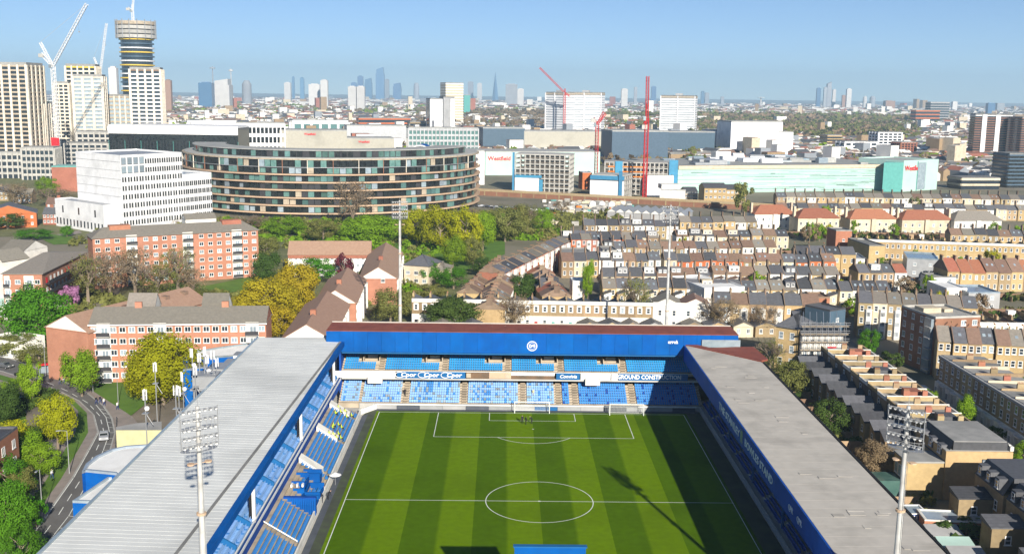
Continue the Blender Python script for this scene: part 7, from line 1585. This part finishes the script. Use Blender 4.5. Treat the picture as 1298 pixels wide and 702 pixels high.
# masses that nobody can count
def tuft_mass(name, label, pts_fn, n, size, m, seed, cat, leaves=60):
    r = np.random.default_rng(seed); P, S_ = pts_fn(r, n); N_ = leaves
    d = r.normal(size=(n, N_, 3)); d /= np.linalg.norm(d, axis=2)[:, :, None]; d *= (r.random((n, N_, 1))**.3); d[:, :, 2] = np.abs(d[:, :, 2]); p = P[:, None, :]+d*S_[:, None, :]
    nr = r.normal(size=(n, N_, 3))+d; t = np.cross(nr, r.normal(size=(n, N_, 3))); t /= np.linalg.norm(t, axis=2)[:, :, None]; s = np.cross(nr, t); s /= np.linalg.norm(s, axis=2)[:, :, None]; sz = S_[:, None, :1]*size*r.uniform(.6, 1.3, (n, N_, 1))
    v = np.stack([p-t*sz, p+s*sz, p+t*sz, p-s*sz], 2).reshape(-1, 3); k = len(v)//4
    me = bpy.data.meshes.new(name); me.vertices.add(4*k); me.vertices.foreach_set('co', v.ravel()); me.loops.add(4*k); me.loops.foreach_set('vertex_index', np.arange(4*k)); me.polygons.add(k); me.polygons.foreach_set('loop_start', np.arange(k)*4); me.update(calc_edges=True)
    me.materials.append(MATS[m]); o = ob(name, me); tag(o, label, cat, None, 'stuff')
def far_pts(px0, px1, d0, d1, h=(6, 12)):
    def fn(r, n):
        px = r.uniform(px0, px1, n); d = d0*np.exp(r.random(n)*math.log(d1/d0)); x = CAM.x+(px-649)/FPX*d; y = CAM.y+d; hh = r.uniform(h[0], h[1], n)*np.where(d > 3000, 1.3, 1); S_ = np.stack([hh*.8*np.where(d > 3000, 1.6, 1), hh*.8*np.where(d > 3000, 1.6, 1), hh], 1)
        return np.stack([x, y, np.zeros(n)], 1), S_
    return fn
for nm, lb, a, n, m, sd in (('distant_woods', 'dull brown leafless trees scattered among the distant houses', far_pts(-60, 1360, 950, 7000), 3200, 'leaf_brown', 1), ('distant_woods', 'olive green trees scattered among the distant houses', far_pts(-60, 1360, 950, 7000), 2600, 'leaf_olive', 2),
        ('distant_woods', 'fresh green trees scattered among the distant houses', far_pts(-60, 1360, 1000, 6000), 1000, 'leaf_bright', 3), ('park_trees', 'long band of park trees on the right below the skyline', far_pts(870, 1170, 1750, 3500, (9, 15)), 1500, 'leaf_olive', 4), ('park_trees', 'brown leafless trees in the park band on the right', far_pts(870, 1170, 1750, 3600, (9, 15)), 1200, 'leaf_brown', 5),
        ('park_trees', 'brownish wood in the middle below the skyline', far_pts(540, 720, 2000, 3800, (9, 14)), 700, 'leaf_brown', 6), ('green_belt', 'trees left of the middle below the skyline', far_pts(730, 870, 2000, 3500, (9, 14)), 400, 'leaf_olive', 7)):
    tuft_mass(nm, lb, a, n, .34, m, sd, 'trees', 26)
def rectpts(rects, h):
    def fn(r, n):
        A_ = np.array([(x1-x0)*(y1-y0) for x0, x1, y0, y1 in rects]); k = r.choice(len(rects), n, p=A_/A_.sum()); R = np.array(rects)[k]; x = R[:, 0]+(R[:, 1]-R[:, 0])*r.random(n); y = R[:, 2]+(R[:, 3]-R[:, 2])*r.random(n); s = r.uniform(h[0], h[1], n)
        return np.stack([x, y, np.zeros(n)], 1), np.stack([s, s, s], 1)
    return fn
gr = [(20, 300, 156, 168), (30, 300, 186, 194), (30, 300, 214, 226), (30, 300, 248, 258), (30, 300, 284, 292), (60, 300, 345, 365), (52, 69, 20, 80), (52, 69, -30, 3), (107, 150, 20, 85), (-40, 60, 122, 130)]
tuft_mass('garden_shrubs', 'green shrubs filling the back gardens between terrace rows', rectpts(gr, (.8, 2.4)), 900, .3, 'leaf_dark', 21, 'shrubs', 40)
tuft_mass('garden_shrubs', 'olive and yellowish shrubs in the back gardens', rectpts(gr, (.7, 2.2)), 700, .3, 'leaf_olive', 22, 'shrubs', 40)
tuft_mass('garden_shrubs', 'low growth around the flats and courtyards on the left', rectpts([(-170, -60, 130, 185), (-60, -36, 150, 260), (-200, -30, 285, 390), (-140, -112, 100, 130)], (1.0, 3.0)), 800, .3, 'leaf_olive', 23, 'shrubs', 40)
tuft_mass('thicket', 'olive thicket between the curved flats and the slanting terrace', rectpts([(-34, 26, 322, 430), (-60, -36, 170, 262), (26, 60, 380, 430)], (1.8, 4.2)), 420, .26, 'leaf_olive', 31, 'thicket', 60)
tuft_mass('thicket', 'fresh green growth between the curved flats and the slanting terrace', rectpts([(-34, 20, 322, 420), (-66, -34, 176, 300), (-150, -60, 300, 380)], (1.6, 4.0)), 330, .26, 'leaf_bright', 32, 'thicket', 60)
tuft_mass('hedge', 'dark hedge growth along the left side path', rectpts([(-108, -95, -60, 34), (-122, -106, -60, 60)], (1.0, 2.2)), 420, .22, 'leaf_dark', 24, 'hedge', 70)
# garden walls, sheds and fences between rows
b = MB(); r = random.Random(5)
for (x0, x1, y0, y1) in gr[:6]:
    x = x0
    while x < x1:
        b.box(x, x+.12, y0-2, y1, 0, r.uniform(1.5, 2.0), r.choice((0, 1)))
        if r.random() < .3: b.box(x+1, x+3.4, y0+1, y0+3, 0, 2.3, r.choice((0, 1, 2, 3)))
        x += 5.1
    b.box(x0, x1, (y0+y1)/2-.1, (y0+y1)/2, 0, 1.9, 0)
for (x0, x1, y0, y1) in ((52, 64, -30, 84), (106, 125, 20, 84)):
    y = y0
    while y < y1: b.box(x0, x1, y, y+.12, 0, 1.8, r.choice((0, 1))); y += 5.8
    b.box(x0, x0+.12, y0, y1, 0, 1.9, 0)
tag(b.build('garden_walls', ['fence_wood', 'stock', 'render_white', 'felt']), 'garden fences, walls and sheds between the terrace rows', 'fences', None, 'stuff')
# clutter of the yard under the viaduct
b = MB(); r = random.Random(9)
for i in range(420):
    px = r.uniform(690, 800); py = r.uniform(256, 286); p = at(px, py); s = r.uniform(.6, 2.4); mi = r.choices(range(6), (4, 4, 6, .6, .6, 4))[0]
    b.rbox((p.x, p.y), (1, r.uniform(-.5, .5)), s*1.6, s, 0, s*r.uniform(.5, 1.2), mi)
tag(b.build('builders_yard', ['render_white', 'render_cream', 'concrete', 'orange', 'mint_dark', 'felt']), 'cluttered builders yard of pale boxes and skips below the viaduct', 'yard clutter', None, 'stuff')
for i in range(3):
    c = at(751+i*12, 259+i*.4, 2); t = thing('white_tank', '%s from left of the three white round-topped tanks in the yard' % ordn(i), 'tank', (c.x, c.y, 0), 0, 'white tanks in the yard'); b = MB(); b.tube((0, 0, 0), (0, 0, 3.4), 2.4, 1.9, n=14); b.build('body', 'white_roof', t); b = MB(); b.tube((0, 0, 3.4), (0, 0, 4.2), 1.9, .3, n=14); b.build('dome', 'white_roof', t)
# ================================================================== HAZE
b = MB(); b.box(-9000, 9000, -400, 15500, -1.5, 420)
hz = b.build('haze', [] if False else 'white_panel'); hm = bpy.data.materials.new('haze_air'); hm.use_nodes = True; N = hm.node_tree.nodes
N.remove(N['Principled BSDF']); pv = N.new('ShaderNodeVolumePrincipled'); pv.inputs['Color'].default_value = (.55, .79, 1.0, 1); pv.inputs['Density'].default_value = 1.0e-4; pv.inputs['Anisotropy'].default_value = 0.1
hm.node_tree.links.new(pv.outputs[0], N['Material Output'].inputs['Volume']); hz.data.materials.clear(); hz.data.materials.append(hm); tag(hz, 'thin pale blue haze over the whole city', 'haze', None, 'stuff')
